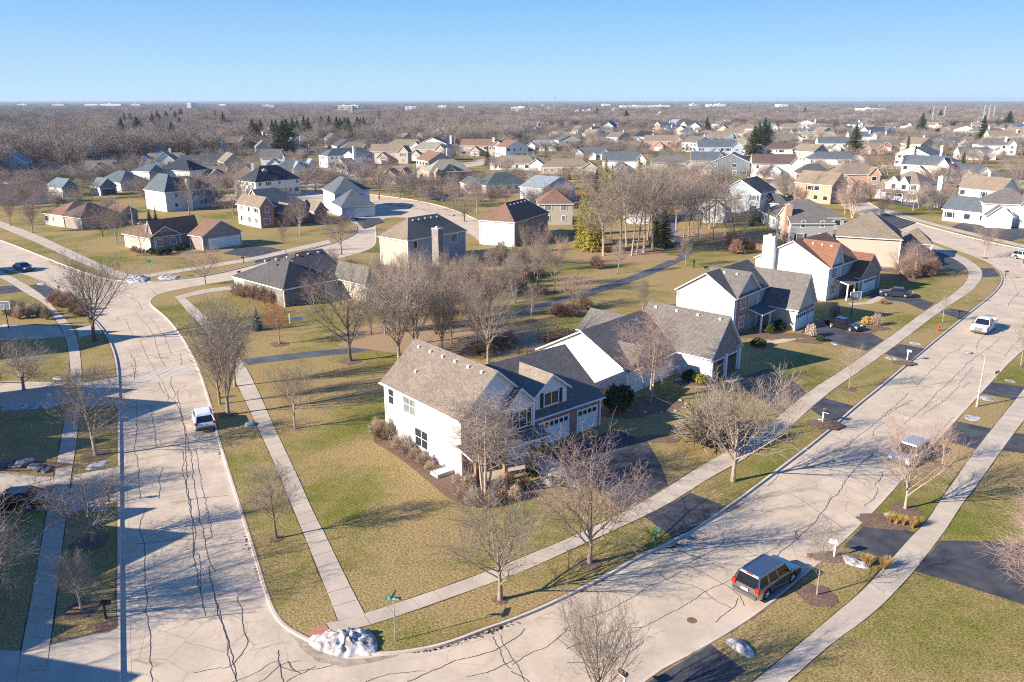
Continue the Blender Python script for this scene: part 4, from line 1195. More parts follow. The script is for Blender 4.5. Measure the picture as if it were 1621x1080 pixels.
# generic houses farther off: (centre px, ridge-top py, width px, storeys, roof, wall, style, turn deg, label)
FARB = []
def far_house(cx, ytop, wpx, st, roof, wall, style, rot, label, group=None):
    hr = 9.2 if st == 2 else 6.3
    h = 5.6 if st == 2 else 3.0
    c = G(cx, ytop, hr)
    z = c.y * CP + (CAM_H - hr) * SP
    Wm = max(8.5, min(24, wpx * z / FPX * 1.04))
    H = House('house', label, 'house', group); H.roof = roof; H.wall = wall
    th = math.radians(rot)
    D_ = 10.5 if st == 2 else 9.5
    H.frame(c + Vector((math.cos(th) * Wm / 2 + math.sin(th) * D_ / 2, math.sin(th) * Wm / 2 - math.cos(th) * D_ / 2, 0)), th)
    def W(x1, y1, a, L, d, h_, hr_, ends, **k):
        a = Vector(a).to_3d() if len(a) == 3 else Vector((a[0], a[1], 0)); b = Vector((-a.y, a.x, 0)); sg = 1 if d > 0 else -1
        p1 = Vector((x1, y1, 0))
        dd = dict(p0=p1 - a * L, p1=p1, a=a, b=b * sg, L=L, d=abs(d) / 2, h=h_, hr=hr_, ends=ends, z0=0, ov=.35, wall=None, roof=None, win=True, trim=None, gar=None, gable=None); dd.update(k)
        H.wings.append(dd); return dd
    if style == 'hip':       # hipped block with a forward garage gable
        W(0, 0, (1, 0), Wm, D_, h, hr, 'hh')
        W(-Wm * .98, -3.2, (0, -1), D_ * .7, 6.2, 2.9, 5.6, 'gg', gar=[('r', .5, 4.6, 'w')], win=False)
        W(-Wm * .34, -1.2, (0, -1), D_ * .5, Wm * .26, h, hr - .9, 'gg', win='r')
        W(-Wm * .62, -2.0, (0, -1), 3, Wm * .2, 2.9, 4.4, 'gg', win=False)
    elif style == 'gable':   # ridge along, forward gables
        W(0, 0, (1, 0), Wm, D_, h, hr, 'gg')
        W(-Wm * .18, -1.4, (0, -1), D_ * .6, Wm * .3, h, hr - .5, 'gg')
        W(-Wm * .72, -4.0, (0, -1), D_ * .75, 6.4, 2.9, 5.6, 'gg', gar=[('r', .5, 4.6, 'w')], win=False)
    elif style == 'end':     # gable end to the viewer
        W(-Wm, 0, (0, -1), D_ * 1.3, Wm, h, hr, 'gg')
        W(Wm * .55, D_ * .3, (1, 0), Wm * .7, 8, 2.9, 5.2, 'gh') if Wm > 9 else None
    elif style == 'ranch':
        W(0, 0, (1, 0), Wm, D_, 2.9, hr if st == 1 else 6.0, 'hh')
        W(-Wm * .2, -2.5, (0, -1), D_ * .7, 7, 2.9, 5.3, 'gg', gar=[('r', .5, 4.6, 'w')], win=False)
    if st == 2 and (int(cx) % 3 == 0): H.ext(lambda hh: hh.slab_at('chimney', M['trim'], Wm*.2-.5, Wm*.2+.5, D_*.1-.4, D_*.1+.4, 3, hr + .9))
    H.build()
    FARB.append(H.root)
    return H
# ---------------------------------------------------------------- houses of the estate behind, row by row
FH = [
 # left part, among the woods
 (337,263,44,1,'tan','beige','gable',20,'small beige ranch with tan roof between the navy-roofed and teal-roofed houses'),
 (390,262,40,2,'tan','white','hip',15,'white house with tan roof just left of the navy-roofed house'),
 (22,243,36,2,'pale','ltblue','end',20,'pale blue gable with tall chimney at the left edge, under the big bare trees'),
 (75,256,60,1,'navy','slateblue','ranch',15,'long dark blue low house behind the teal-roofed ranch, mostly hidden by trees'),
 (160,254,44,1,'grey','white','gable',10,'white shed-like house beyond the teal-roofed ranch'),
 (88,222,30,1,'dark','ltblue','ranch',10,'low dark-roofed house deep in the left woods'),
 (175,232,26,1,'pale','white','end',20,'white gable peeking through the woods left of centre-left'),
 (238,236,30,1,'pale','cream','end',-30,'bright pale roof slope glimpsed above the black-hipped house'),
 (365,242,26,2,'tan','tan','end',30,'brown gable in the trees above the small beige ranch'),
 (430,236,34,2,'grey','white','gable',10,'white house behind trees above the pale teal roof'),
 (415,222,22,2,'tan','beige','end',20,'beige gable end far in the woods above the navy-roofed house'),
 (462,218,24,2,'tan','tan','end',20,'tan house end in the woods left of the white-chimney house'),
 (527,211,22,2,'grey','cream','end',25,'cream gable showing above the white-chimney house'),
 (640,211,24,2,'tan','cream','end',35,'small cream gable above the tan brick house in the treeline'),
 (672,210,26,2,'tan','beige','end',-35,'beige gable in the trees behind the pale grey roof'),
 (710,214,30,2,'dark','brick','hip',20,'dark-roofed house half hidden above the brown terrace of roofs'),
 (622,262,46,1,'tan','obrick','gable',-8,'small orange brick gabled house behind the dark reddish tree by the cul-de-sac'),
 (690,240,44,2,'brown','tan','end',30,'brown gable end right behind the cream hipped house'),
 # second street, centre
 (617,228,58,2,'tan','beige','gable',-12,'beige house with tan roof and dark brick gable behind the slate-roofed house'),
 (683,225,60,2,'sage','cream','hip',-10,'cream house with pale grey hipped roof behind the orange brick house'),
 (762,220,62,2,'brown','beige','gable',-12,'brown-roofed house with several gables and a white car parked in front'),
 (812,222,40,2,'brown','white','end',28,'white gable end with brown roof beside the brown-gabled house'),
 (815,246,74,1,'tan','white','ranch',-6,'long white ranch with tan roof and glazed sunroom, right of the orange brick house'),
 (860,222,52,1,'pale','white','hip',-6,'snowy pale-roofed house with wide blue garage'),
 (899,213,36,2,'slate','cream','end',10,'tall cream house with dark teal roof right of the snowy pale roof'),
 (941,205,22,2,'tan','white','end',35,'white timbered gable with tall chimney in the treeline'),
 (949,219,34,1,'grey','ltblue','gable',10,'low grey roof with blue gable below the timbered gable'),
 (981,209,26,2,'grey','cream','end',35,'plain cream gable end with thin chimney'),
 (940,233,64,1,'slate','white','hip',-8,'white house with slate hipped roof and pale dormer stripe'),
 (898,251,78,1,'tan','tan','ranch',-8,'long tan ranch with cone-shaped shrubs by its wall'),
 (985,240,60,2,'slate','white','gable',-8,'white house with bright white chimney behind the yellow conifer'),
 (1022,208,38,2,'navy','white','hip',-10,'white house with navy roof on the row behind the plain cream gable'),
 (1048,214,52,2,'tan','obrick','gable',-12,'tan-roofed house with orange brick gable, right of the navy roof'),
 (1063,245,64,1,'grey','beige','ranch',-8,'long low grey roof behind the tall bare park trees'),
 (1092,202,30,2,'slate','white','hip',-8,'white house with slate roof above the bright white gables'),
 (1107,216,34,2,'grey','white','end',32,'bright white double gable house left of the big blue-grey roof'),
 (1120,206,26,1,'tan','slateblue','hip',-8,'small tan roof over dark blue wall'),
 (1135,222,60,2,'slate','ltblue','gable',-6,'big blue-grey roof with bright blue gable'),
 (1142,207,44,2,'tan','blue','hip',-10,'tan hipped roof above the big blue-grey roof'),
 (1163,203,30,2,'tan','cream','gable',-12,'cream gabled house behind the tan hipped roof'),
 (1187,197,44,2,'tan','white','hip',-10,'white house with tan roof before the dark pines'),
 (1172,218,34,2,'sage','cream','hip',-10,'cream house with olive roof right of the big blue-grey roof'),
 (1196,228,28,1,'tan','white','end',30,'low white gable beside the olive-roofed house'),
 (1160,242,58,2,'grey','slateblue','end',-20,'dark blue gable end right of the cream arched house'),
 (1118,240,46,2,'slate','beige','gable',-10,'cream house with arched window in front of the big blue-grey roof'),
 (1214,196,40,2,'pale','white','hip',-8,'white house with pale teal roof and brick garage right of the pines'),
 (1225,244,66,2,'dkbrown','white','gable',-10,'white gabled house with dark purple-brown roof above the pale blue wall'),
 (1183,282,66,2,'dark','ltblue','end',-35,'tall pale blue blank gable wall with black roof behind the park trees'),
 (1125,290,52,2,'grey','white','gable',-10,'white house seen through the trunks of the park trees'),
 (1020,292,60,2,'tan','white','hip',0,'pale house hidden behind the tallest bare park trees'),
 (1255,195,42,2,'tan','cream','hip',-10,'cream house with tan hipped roof on the back row, right of the pale teal roof'),
 (1240,212,44,1,'grey','white','ranch',-10,'grey-roofed house with two tiny white gables'),
 (1236,226,46,1,'dkbrown','white','ranch',-8,'low dark roof with square white chimney'),
 (1294,208,62,1,'sage','cream','gable',-10,'long cream house with pale green roof and three gables'),
 (1325,217,58,2,'slate','white','gable',-10,'white two-storey house with grey roof and navy side wall'),
 (1288,228,34,2,'tan','beige','end',30,'beige gable left of the navy-sided house'),
 (1318,240,80,1,'slate','white','ranch',-8,'white ranch with broad slate roof below the navy-sided house'),
 (1288,259,52,1,'dark','white','ranch',-10,'dark hipped roof with small white gable and brick garage'),
 (1355,258,74,2,'tan','obrick','hip',-6,'big orange brick two-storey house with tall arched entry and grey roof'),
 (1309,272,36,2,'tan','obrick','end',35,'orange brick gable attached left of the big orange brick house'),
 (1362,208,36,2,'slate','white','gable',-10,'white house with twin pointed gables and slate roof'),
 (1341,199,26,1,'dark','beige','hip',-8,'small black roof among pink-brown trees'),
 (1369,226,48,1,'tan','obrick','gable',-8,'brick house with broad tan gables right of the navy-sided house'),
 (1404,222,54,1,'grey','brick','gable',-8,'grey-roofed brick house with bright blue end wall'),
 (1455,232,56,2,'slate','white','end',-55,'big white two-storey house with slate roof and white chimney'),
 (1468,246,62,2,'slate','white','gable',-40,'white gabled wing house directly in front of the big slate-roofed white house'),
 (1526,259,84,1,'slate','white','hip',-10,'white house with wide grey hipped roof and row of small vents'),
 (1504,217,58,1,'slate','white','hip',-6,'dark slate hipped roof above the white gabled wing'),
 (1541,233,46,1,'slate','white','gable',-8,'grey-roofed house with bright blue shaded garage'),
 (1578,219,58,2,'grey','white','hip',-8,'white house with grey hipped roof and dark blue dormer at right'),
 (1510,200,50,1,'tan','white','hip',-6,'tan hipped roof behind the dark slate hip'),
 (1450,200,44,1,'tan','white','ranch',-6,'white ranch with mauve-tan roof on the back row'),
 (1458,218,36,2,'tan','yellow','end',30,'yellow gable end beside the tall evergreen'),
 (1530,199,34,2,'tan','white','end',-30,'white steep gable end on the back row at right'),
 (1590,207,50,2,'tan','cream','gable',-8,'cream gable house near the right edge, back row'),
 (1570,203,44,1,'dkbrown','beige','ranch',-8,'dark brown roof among pink trees at right'),
 (1600,268,70,1,'dark','white','ranch',-8,'dark-roofed house at the right edge behind the big bare tree'),
 (1575,280,40,2,'tan','white','end',25,'white gable with many windows and wooden steps below the wide grey hip'),
 (1597,297,70,2,'grey','white','hip',-20,'white house with porch and pale grey roof at the right edge'),
 (1554,313,48,1,'slate','white','end',35,'white double garage gable in front of the porch house at right'),
 (1300,200,22,1,'tan','beige','ranch',-8,None),(1400,200,26,1,'tan','white','end',25,None),(1425,193,24,1,'slate','white','gable',-8,None),
 (1470,188,24,1,'tan','white','hip',-8,None),(1545,186,26,1,'tan','white','gable',-8,None),(1495,187,22,1,'slate','cream','end',25,None),(1515,182,18,1,'tan','white','end',25,None),
 (1580,189,26,1,'dark','white','gable',-8,None),(1610,196,24,1,'tan','white','hip',-8,None),(1440,184,18,1,'slate','white','gable',-8,None),(1230,186,20,1,'tan','white','ranch',-8,None),
 (1125,191,16,1,'pale','white','end',25,None),(1148,188,18,2,'tan','tan','hip',-8,None),(1050,192,24,1,'tan','cream','hip',-8,None),(1072,189,16,2,'pale','white','end',30,None),(1090,194,18,1,'tan','tan','ranch',-8,None),
 (1140,176,16,1,'tan','white','ranch',-8,None),(930,184,24,1,'brown','cream','gable',-8,None),(1000,182,26,1,'grey','cream','ranch',-8,None),(714,193,12,1,'pale','white','end',25,None),
 (850,186,14,1,'tan','cream','end',25,None),(1350,188,20,1,'tan','white','gable',-8,None),(1390,184,18,1,'slate','white','hip',-8,None),(1290,186,18,1,'slate','white','end',20,None),
 (1565,176,16,1,'tan','white','gable',-8,None),(1475,176,14,1,'tan','white','gable',-8,None),(1415,176,14,1,'slate','white','hip',-8,None),(1600,178,16,1,'slate','white','hip',-8,None),(970,190,18,1,'tan','white','end',-20,None),
 (20,205,20,1,'tan','beige','ranch',5,None),(300,212,18,1,'tan','beige','end',25,None),(560,205,16,1,'tan','beige','end',25,None),
]
for i, q in enumerate(FH):
    cx, yt, wp, st, rf_, wl_, sty, rot, lab = q
    far_house(cx, yt, wp, st, rf_, wl_, sty, rot, lab or 'small house roof far off among the winter trees near the horizon', None if lab else 'tiny far houses near the horizon')

# gabled houses just outside the left edge: their shadows cross the left yards and street
def yard_house(tip, hw, label, ridge=8.0):
    t = G(*tip, RZ)
    Ls = (ridge - RZ) / math.tan(SUN_EL)
    ap = Vector((t.x + math.cos(SUN_AZ) * Ls, t.y + math.sin(SUN_AZ) * Ls, 0))
    H = House('house', label, 'house', 'gabled houses along the left street'); H.roof = 'tan'; H.wall = 'white'
    H.frame(ap, math.radians(25))
    def W(x1, L, d, h_, hr_, off=0):
        p1 = Vector((x1, off - d / 2, 0)); a = Vector((1, 0, 0))
        H.wings.append(dict(p0=p1 - a * L, p1=p1, a=a, b=Vector((0, 1, 0)), L=L, d=d / 2, h=h_, hr=hr_, ends='gg', z0=0, ov=.35, wall=None, roof=None, win='r', trim=None, gar=None, gable=None))
    W(0, 15, hw * 2, 5.0, ridge)
    return H, W, ap
for tip, hw, rg, others in (((305,844), 4.8, 8.4, [(-1.5, 12, 7, 3.0, 6.4, 7.5), (-4, 10, 9, 4.8, 7.6, -6)]), ((285,637), 4.8, 8.2, [(-1, 12, 7, 3.0, 6.0, -8), (-4,10,9,4.8,7.2,6)]), ((226,532), 4.5, 8.0, [(-2, 12, 8, 3.0, 6.0, 8)]), ((226,1067), 5, 8.0, [(-2, 12, 8, 4.5, 7.5, 6)]), ((80,425), 4.5, 7.5, [])):
    H, W, ap0 = yard_house(tip, hw, 'gabled two-storey house beside the left street, only its shadow reaching the pavement', rg)
    for o_ in others: W(*o_)
    for tp_, rg_, hw_ in {(305,844): [((251,804),6.4,2.6),((228,769),6.2,2.6),((242,838),6.6,2.4)], (285,637): [((220,616),6.6,3.0)], (226,532): [((192,524),6.4,2.6)]}.get(tip, []):
        t = G(*tp_, RZ); Ls = (rg_ - RZ) / math.tan(SUN_EL); a2 = Vector((t.x + math.cos(SUN_AZ) * Ls, t.y + math.sin(SUN_AZ) * Ls, 0))
        q_ = H.R.inverted() @ (a2 - H.o); W(q_.x, 9, hw_ * 2, rg_ - 2.6, rg_, q_.y)
    H.build()

# more of the same estate toward the horizon: copies of the houses above, part by part
hr_ = random.Random(44)
def copy_house(src, x, y, rz, label, group):
    r = src.copy(); COL.objects.link(r); r.location = (x, y, 0); r.rotation_euler = (0, 0, rz); r['label'] = label; r['group'] = group
    for ch in list(src.children):
        c = ch.copy(); COL.objects.link(c); c.parent = r
        for g_ in ch.children:
            e = g_.copy(); COL.objects.link(e); e.parent = c
    HOUSES.append((x, y, 9))
srcs = FARB[26:84]
k_ = 0; t_ = 0
while k_ < 215 and t_ < 14000:
    t_ += 1
    if k_ % 3 == 0: px, py = hr_.uniform(-10, 760), 186 + 92 * hr_.random()
    else: px, py = hr_.uniform(830, 1640), 168 + 52 * hr_.random() ** 1.3
    c = G(px, py)
    if any((c.x - a) ** 2 + (c.y - b__) ** 2 < (12.5 + r__) ** 2 for a, b__, r__ in HOUSES): continue
    if any(on_road(c.x + q1, c.y + q2) for q1 in (-9, 0, 9) for q2 in (-9, 0, 9)): continue
    left = px < 800
    copy_house(hr_.choice(srcs), c.x, c.y, math.radians(hr_.choice([-12, -8, 25, 70, -60, 15])), 'house half hidden among the bare trees of the left woods' if left else 'small distant house in the packed rows toward the right horizon', 'houses hidden in the left woods' if left else 'distant packed houses toward the right horizon')
    k_ += 1
# ---------------------------------------------------------------- trees: grown branch by branch
def bark_mat(name, c1, c2, var=.25):
    m, n, b = new_mat(name, c1, .9, .15)
    v = coord(n)
    r = ramp(n, noise(n, v, 4, 5, .8), [(.3, c1), (.7, c2)])
    oi = N(n, 'ShaderNodeObjectInfo')
    rr = ramp(n, oi.outputs['Random'], [(0, (1 - var, 1 - var, 1 - var)), (.5, (1.0, .97, .93)), (1, (1 + var, 1 + var * .7, 1 + var * .6))])
    n.links.new(mix(n, 1.0, r.outputs[0], rr.outputs[0], 'MULTIPLY'), b.inputs['Base Color'])
    return m
M['bark'] = bark_mat('bark', (.22,.175,.14), (.40,.33,.27))
M['bark_dark'] = bark_mat('dark_bark', (.10,.075,.06), (.22,.17,.135))
M['twig'] = bark_mat('twigs', (.18,.148,.12), (.35,.295,.245))
M['twig_pink'] = bark_mat('pink_twigs', (.25,.18,.155), (.40,.30,.26))
M['twig_far'] = bark_mat('distant_twigs', (.17,.15,.13), (.35,.31,.27), .4)
M['birch'] = bark_mat('birch_bark', (.30,.235,.19), (.50,.43,.37))
M['red_leaf'] = bark_mat('russet_leaves', (.33,.15,.08), (.55,.30,.18))
M['spruce'] = bark_mat('dark_needles', (.025,.038,.02), (.075,.09,.045))
M['blue_spruce'] = bark_mat('blue_needles', (.04,.075,.075), (.12,.17,.16))
M['yellow_needle'] = bark_mat('yellow_needles', (.16,.155,.03), (.38,.34,.075))
M['hedge'] = bark_mat('evergreen_leaf', (.02,.035,.012), (.07,.09,.03))
M['golden'] = bark_mat('golden_grass', (.35,.20,.06), (.62,.42,.16))
M['shrub_brown'] = bark_mat('shrub_twigs', (.22,.13,.09), (.42,.29,.21))
M['shrub_pale'] = bark_mat('shrub_pale_twigs', (.32,.24,.18), (.52,.42,.33))

def rnd_perp(d, r):
    a = Vector((r.gauss(0, 1), r.gauss(0, 1), r.gauss(0, 1)))
    a -= d * a.dot(d)
    return a.normalized()
def grow(seed, sp):
    r = random.Random(seed)
    tr, cr = MB(), MB()
    lv = sp['levels']
    def branch(p, d, L, rad, l, az0):
        s = lv[l]
        n = s['seg']; pts = [p.copy()]; dirs = [d.copy()]
        for i in range(n):
            d = d + rnd_perp(d, r) * s['wob'] * r.uniform(.3, 1)
            d.z += s['up']
            d.normalize(); p = p + d * (L / n); pts.append(p.copy()); dirs.append(d.copy())
        tip = s.get('tip', .25)
        rads = [rad * (1 - (1 - tip) * (i / n)) for i in range(n + 1)]
        if l == 0 : rads[0] *= 1.25
        (tr if l < sp['split'] else cr).tube(pts, rads, s['sides'])
        if l + 1 < len(lv):
            c = lv[l + 1]; nk = c['n']
            if isinstance(nk, tuple): nk = r.randint(*nk)
            az = az0
            for k in range(nk):
                t = c['t0'] + (1 - c['t0']) * ((k + r.random()) / nk)
                if c.get('end') and k < 1: t = 1.0
                t = min(t, .999)
                x = t * n; i = int(x); q = pts[i].lerp(pts[i + 1], x - i); dd = dirs[i + 1]
                az += 2.4 + r.uniform(-.5, .5)
                e1 = dd.cross(Vector((0, 0, 1)));
                if e1.length < .05: e1 = Vector((1, 0, 0))
                e1.normalize(); e2 = dd.cross(e1)
                ang = math.radians(r.uniform(*c['ang']))
                pr = e1 * math.cos(az) + e2 * math.sin(az)
                nd = (dd * math.cos(ang) + pr * math.sin(ang)).normalized()
                shape = c.get('shape', 0)
                ln = L * c['len'] * r.uniform(.75, 1.2) * (1 - shape * t + shape * .35)
                branch(q, nd, ln, max(c.get('rmin', .004), rads[i] * c['rr']), l + 1, az)
    if sp.get('multi'):
        for k in range(sp['multi']):
            a = k * 2 * math.pi / sp['multi'] + r.uniform(-.4, .4); th = math.radians(r.uniform(*sp['lean']))
            branch(Vector((math.cos(a) * .12, math.sin(a) * .12, -.05)), Vector((math.sin(th) * math.cos(a), math.sin(th) * math.sin(a), math.cos(th))), sp['L'] * r.uniform(.85, 1.05), sp['R'] * r.uniform(.7, 1), 0, a)
    else:
        branch(Vector((0, 0, -.1)), Vector((r.uniform(-.03, .03), r.uniform(-.03, .03), 1)).normalized(), sp['L'], sp['R'], 0, r.uniform(0, 6))
    return tr, cr
def lvl(n=0, seg=4, sides=3, wob=.1, up=.0, t0=.2, ang=(30, 50), len=.5, rr=.5, **k):
    return dict(n=n, seg=seg, sides=sides, wob=wob, up=up, t0=t0, ang=ang, len=len, rr=rr, **k)
# all unit trees are about 10 m tall
SPEC = {
 'vase': dict(L=5.0, R=.17, split=2, levels=[lvl(seg=5, sides=8, wob=.05, tip=.35), lvl(13, 6, 6, .13, .07, .30, (24,48), 1.15, .52, shape=.35), lvl(8, 4, 4, .18, .06, .22, (20,40), .50, .45, shape=.5), lvl(7, 3, 3, .22, .05, .15, (22,48), .50, .5, rmin=.012), lvl(3, 2, 3, .12, .05, .1, (18,38), .62, .6, rmin=.010)]),
 'oval': dict(L=8.6, R=.16, split=2, levels=[lvl(seg=8, sides=8, wob=.04, tip=.12), lvl(24, 5, 5, .12, .09, .24, (38,62), .42, .38, shape=.75), lvl(8, 4, 3, .18, .06, .2, (25,50), .48, .45), lvl(7, 3, 3, .2, .05, .15, (25,50), .48, .5, rmin=.012), lvl(3, 2, 3, .14, .02, .2, (20,42), .60, .6, rmin=.010)]),
 'upright': dict(L=3.2, R=.16, split=2, levels=[lvl(seg=4, sides=8, wob=.04, tip=.6), lvl(15, 7, 5, .09, .13, .42, (14,42), 2.0, .40, shape=.2), lvl(9, 4, 3, .15, .09, .12, (18,36), .36, .42, shape=.4), lvl(6, 3, 3, .2, .06, .1, (20,42), .46, .5, rmin=.012), lvl(3, 2, 3, .14, .03, .2, (20,42), .60, .6, rmin=.010)]),
 'spread': dict(L=3.0, R=.18, split=2, levels=[lvl(seg=4, sides=8, wob=.06, tip=.6), lvl(11, 6, 5, .2, .07, .4, (30,68), 1.9, .5, shape=.1), lvl(9, 4, 3, .25, .05, .15, (30,55), .48, .45, shape=.4), lvl(8, 3, 3, .25, .04, .1, (30,55), .48, .5, rmin=.012), lvl(4, 2, 3, .25, .0, .2, (30,60), .5, .6, rmin=.0095)]),
 'birch': dict(L=8.5, R=.12, split=1, multi=4, lean=(5, 17), levels=[lvl(seg=8, sides=7, wob=.05, up=.02, tip=.12), lvl(17, 5, 4, .15, .05, .3, (30,55), .34, .38, shape=.6), lvl(9, 4, 3, .2, -.03, .15, (25,50), .5, .45), lvl(8, 3, 3, .2, -.09, .1, (25,50), .5, .5, rmin=.0095)]),
 'young': dict(L=8.8, R=.10, split=1, levels=[lvl(seg=7, sides=6, wob=.03, tip=.12), lvl(17, 4, 4, .12, .10, .26, (28,50), .40, .38, shape=.7), lvl(8, 3, 3, .15, .05, .15, (25,45), .5, .45, rmin=.016), lvl(6, 2, 3, .18, .03, .2, (25,45), .6, .5, rmin=.012)]),
 'tall': dict(L=7.0, R=.12, split=2, levels=[lvl(seg=7, sides=6, wob=.05, tip=.35), lvl(12, 5, 4, .16, .08, .5, (25,60), .62, .45, shape=.3), lvl(9, 3, 3, .22, .05, .2, (30,55), .5, .45, rmin=.015), lvl(10, 2, 3, .22, .03, .1, (30,55), .5, .5, rmin=.013)]),
 # plainer trees for the middle distance: fewer, thicker twigs
 'mid': dict(L=4.2, R=.18, split=2, levels=[lvl(seg=4, sides=6, wob=.06, tip=.45), lvl(14, 4, 4, .16, .06, .32, (25,62), 1.15, .45, shape=.3), lvl(9, 3, 3, .22, .05, .15, (25,50), .5, .42, rmin=.02), lvl(9, 2, 3, .25, .03, .1, (28,55), .5, .5, rmin=.016)]),
 'midround': dict(L=3.4, R=.18, split=2, levels=[lvl(seg=4, sides=6, wob=.06, tip=.5), lvl(15, 4, 4, .2, .05, .34, (30,75), 1.5, .45, shape=.2), lvl(10, 3, 3, .25, .03, .15, (30,60), .5, .42, rmin=.02), lvl(9, 2, 3, .28, .0, .1, (30,60), .5, .5, rmin=.016)]),
 'distant': dict(L=4.2, R=.2, split=9, levels=[lvl(seg=3, sides=4, wob=.06, tip=.45), lvl(13, 3, 3, .2, .05, .3, (28,70), 1.2, .45, shape=.3), lvl(8, 2, 3, .25, .04, .15, (25,55), .55, .42, rmin=.035), lvl(8, 1, 3, .25, .03, .05, (28,60), .55, .5, rmin=.03)]),
}
VAR = {}
def variant(kind, k, tm, cmat):
    key = (kind, k, tm, cmat)
    if key not in VAR:
        bk = ('geo', kind, k)
        if bk not in VAR:
            tr, cr = grow(hash_(kind) + k * 101, SPEC[kind])
            zs = max([v[2] for v in cr.v] or [v[2] for v in tr.v])
            VAR[bk] = (tr, cr, zs)
        tr, cr, zs = VAR[bk]
        VAR[key] = (tr.mesh('trunk', M[tm]), cr.mesh('crown', M[cmat]) if cr.v else None, zs)
    return VAR[key]
def hash_(s):
    h = 7
    for ch in s: h = (h * 31 + ord(ch)) % 100003
    return h
TREES = []
TRN = random.Random(77)
def tree(x, y, h, kind='oval', k=0, tm='bark', cmat='twig', label=None, group=None, name='tree', wide=1.0, rz=None, lean=None, cat='tree'):
    tr, cr, zs = variant(kind, k, tm, cmat)
    s = h / zs
    o = empty(name, (x, y, 0), TRN.uniform(0, 6.28) if rz is None else rz)
    o.scale = (s * wide, s * wide, s)
    if lean: o.rotation_euler = (lean[0], lean[1], o.rotation_euler[2])
    link('trunk', tr, o)
    if cr: link('crown', cr, o)
    tag(o, label, cat, group)
    TREES.append((x, y))
    return o
def tpx(bx, by, top, kind='oval', k=0, label=None, **kw):
    """tree from the pixel of its foot and the pixel row of its top"""
    b = G(bx, by)
    lo, hi = 0, 40
    for _ in range(40):
        m_ = (lo + hi) / 2
        if PR((b.x, b.y, m_))[1] > top: lo = m_
        else: hi = m_
    return tree(b.x, b.y, max(1.5, lo), kind, k, label=label, **kw)

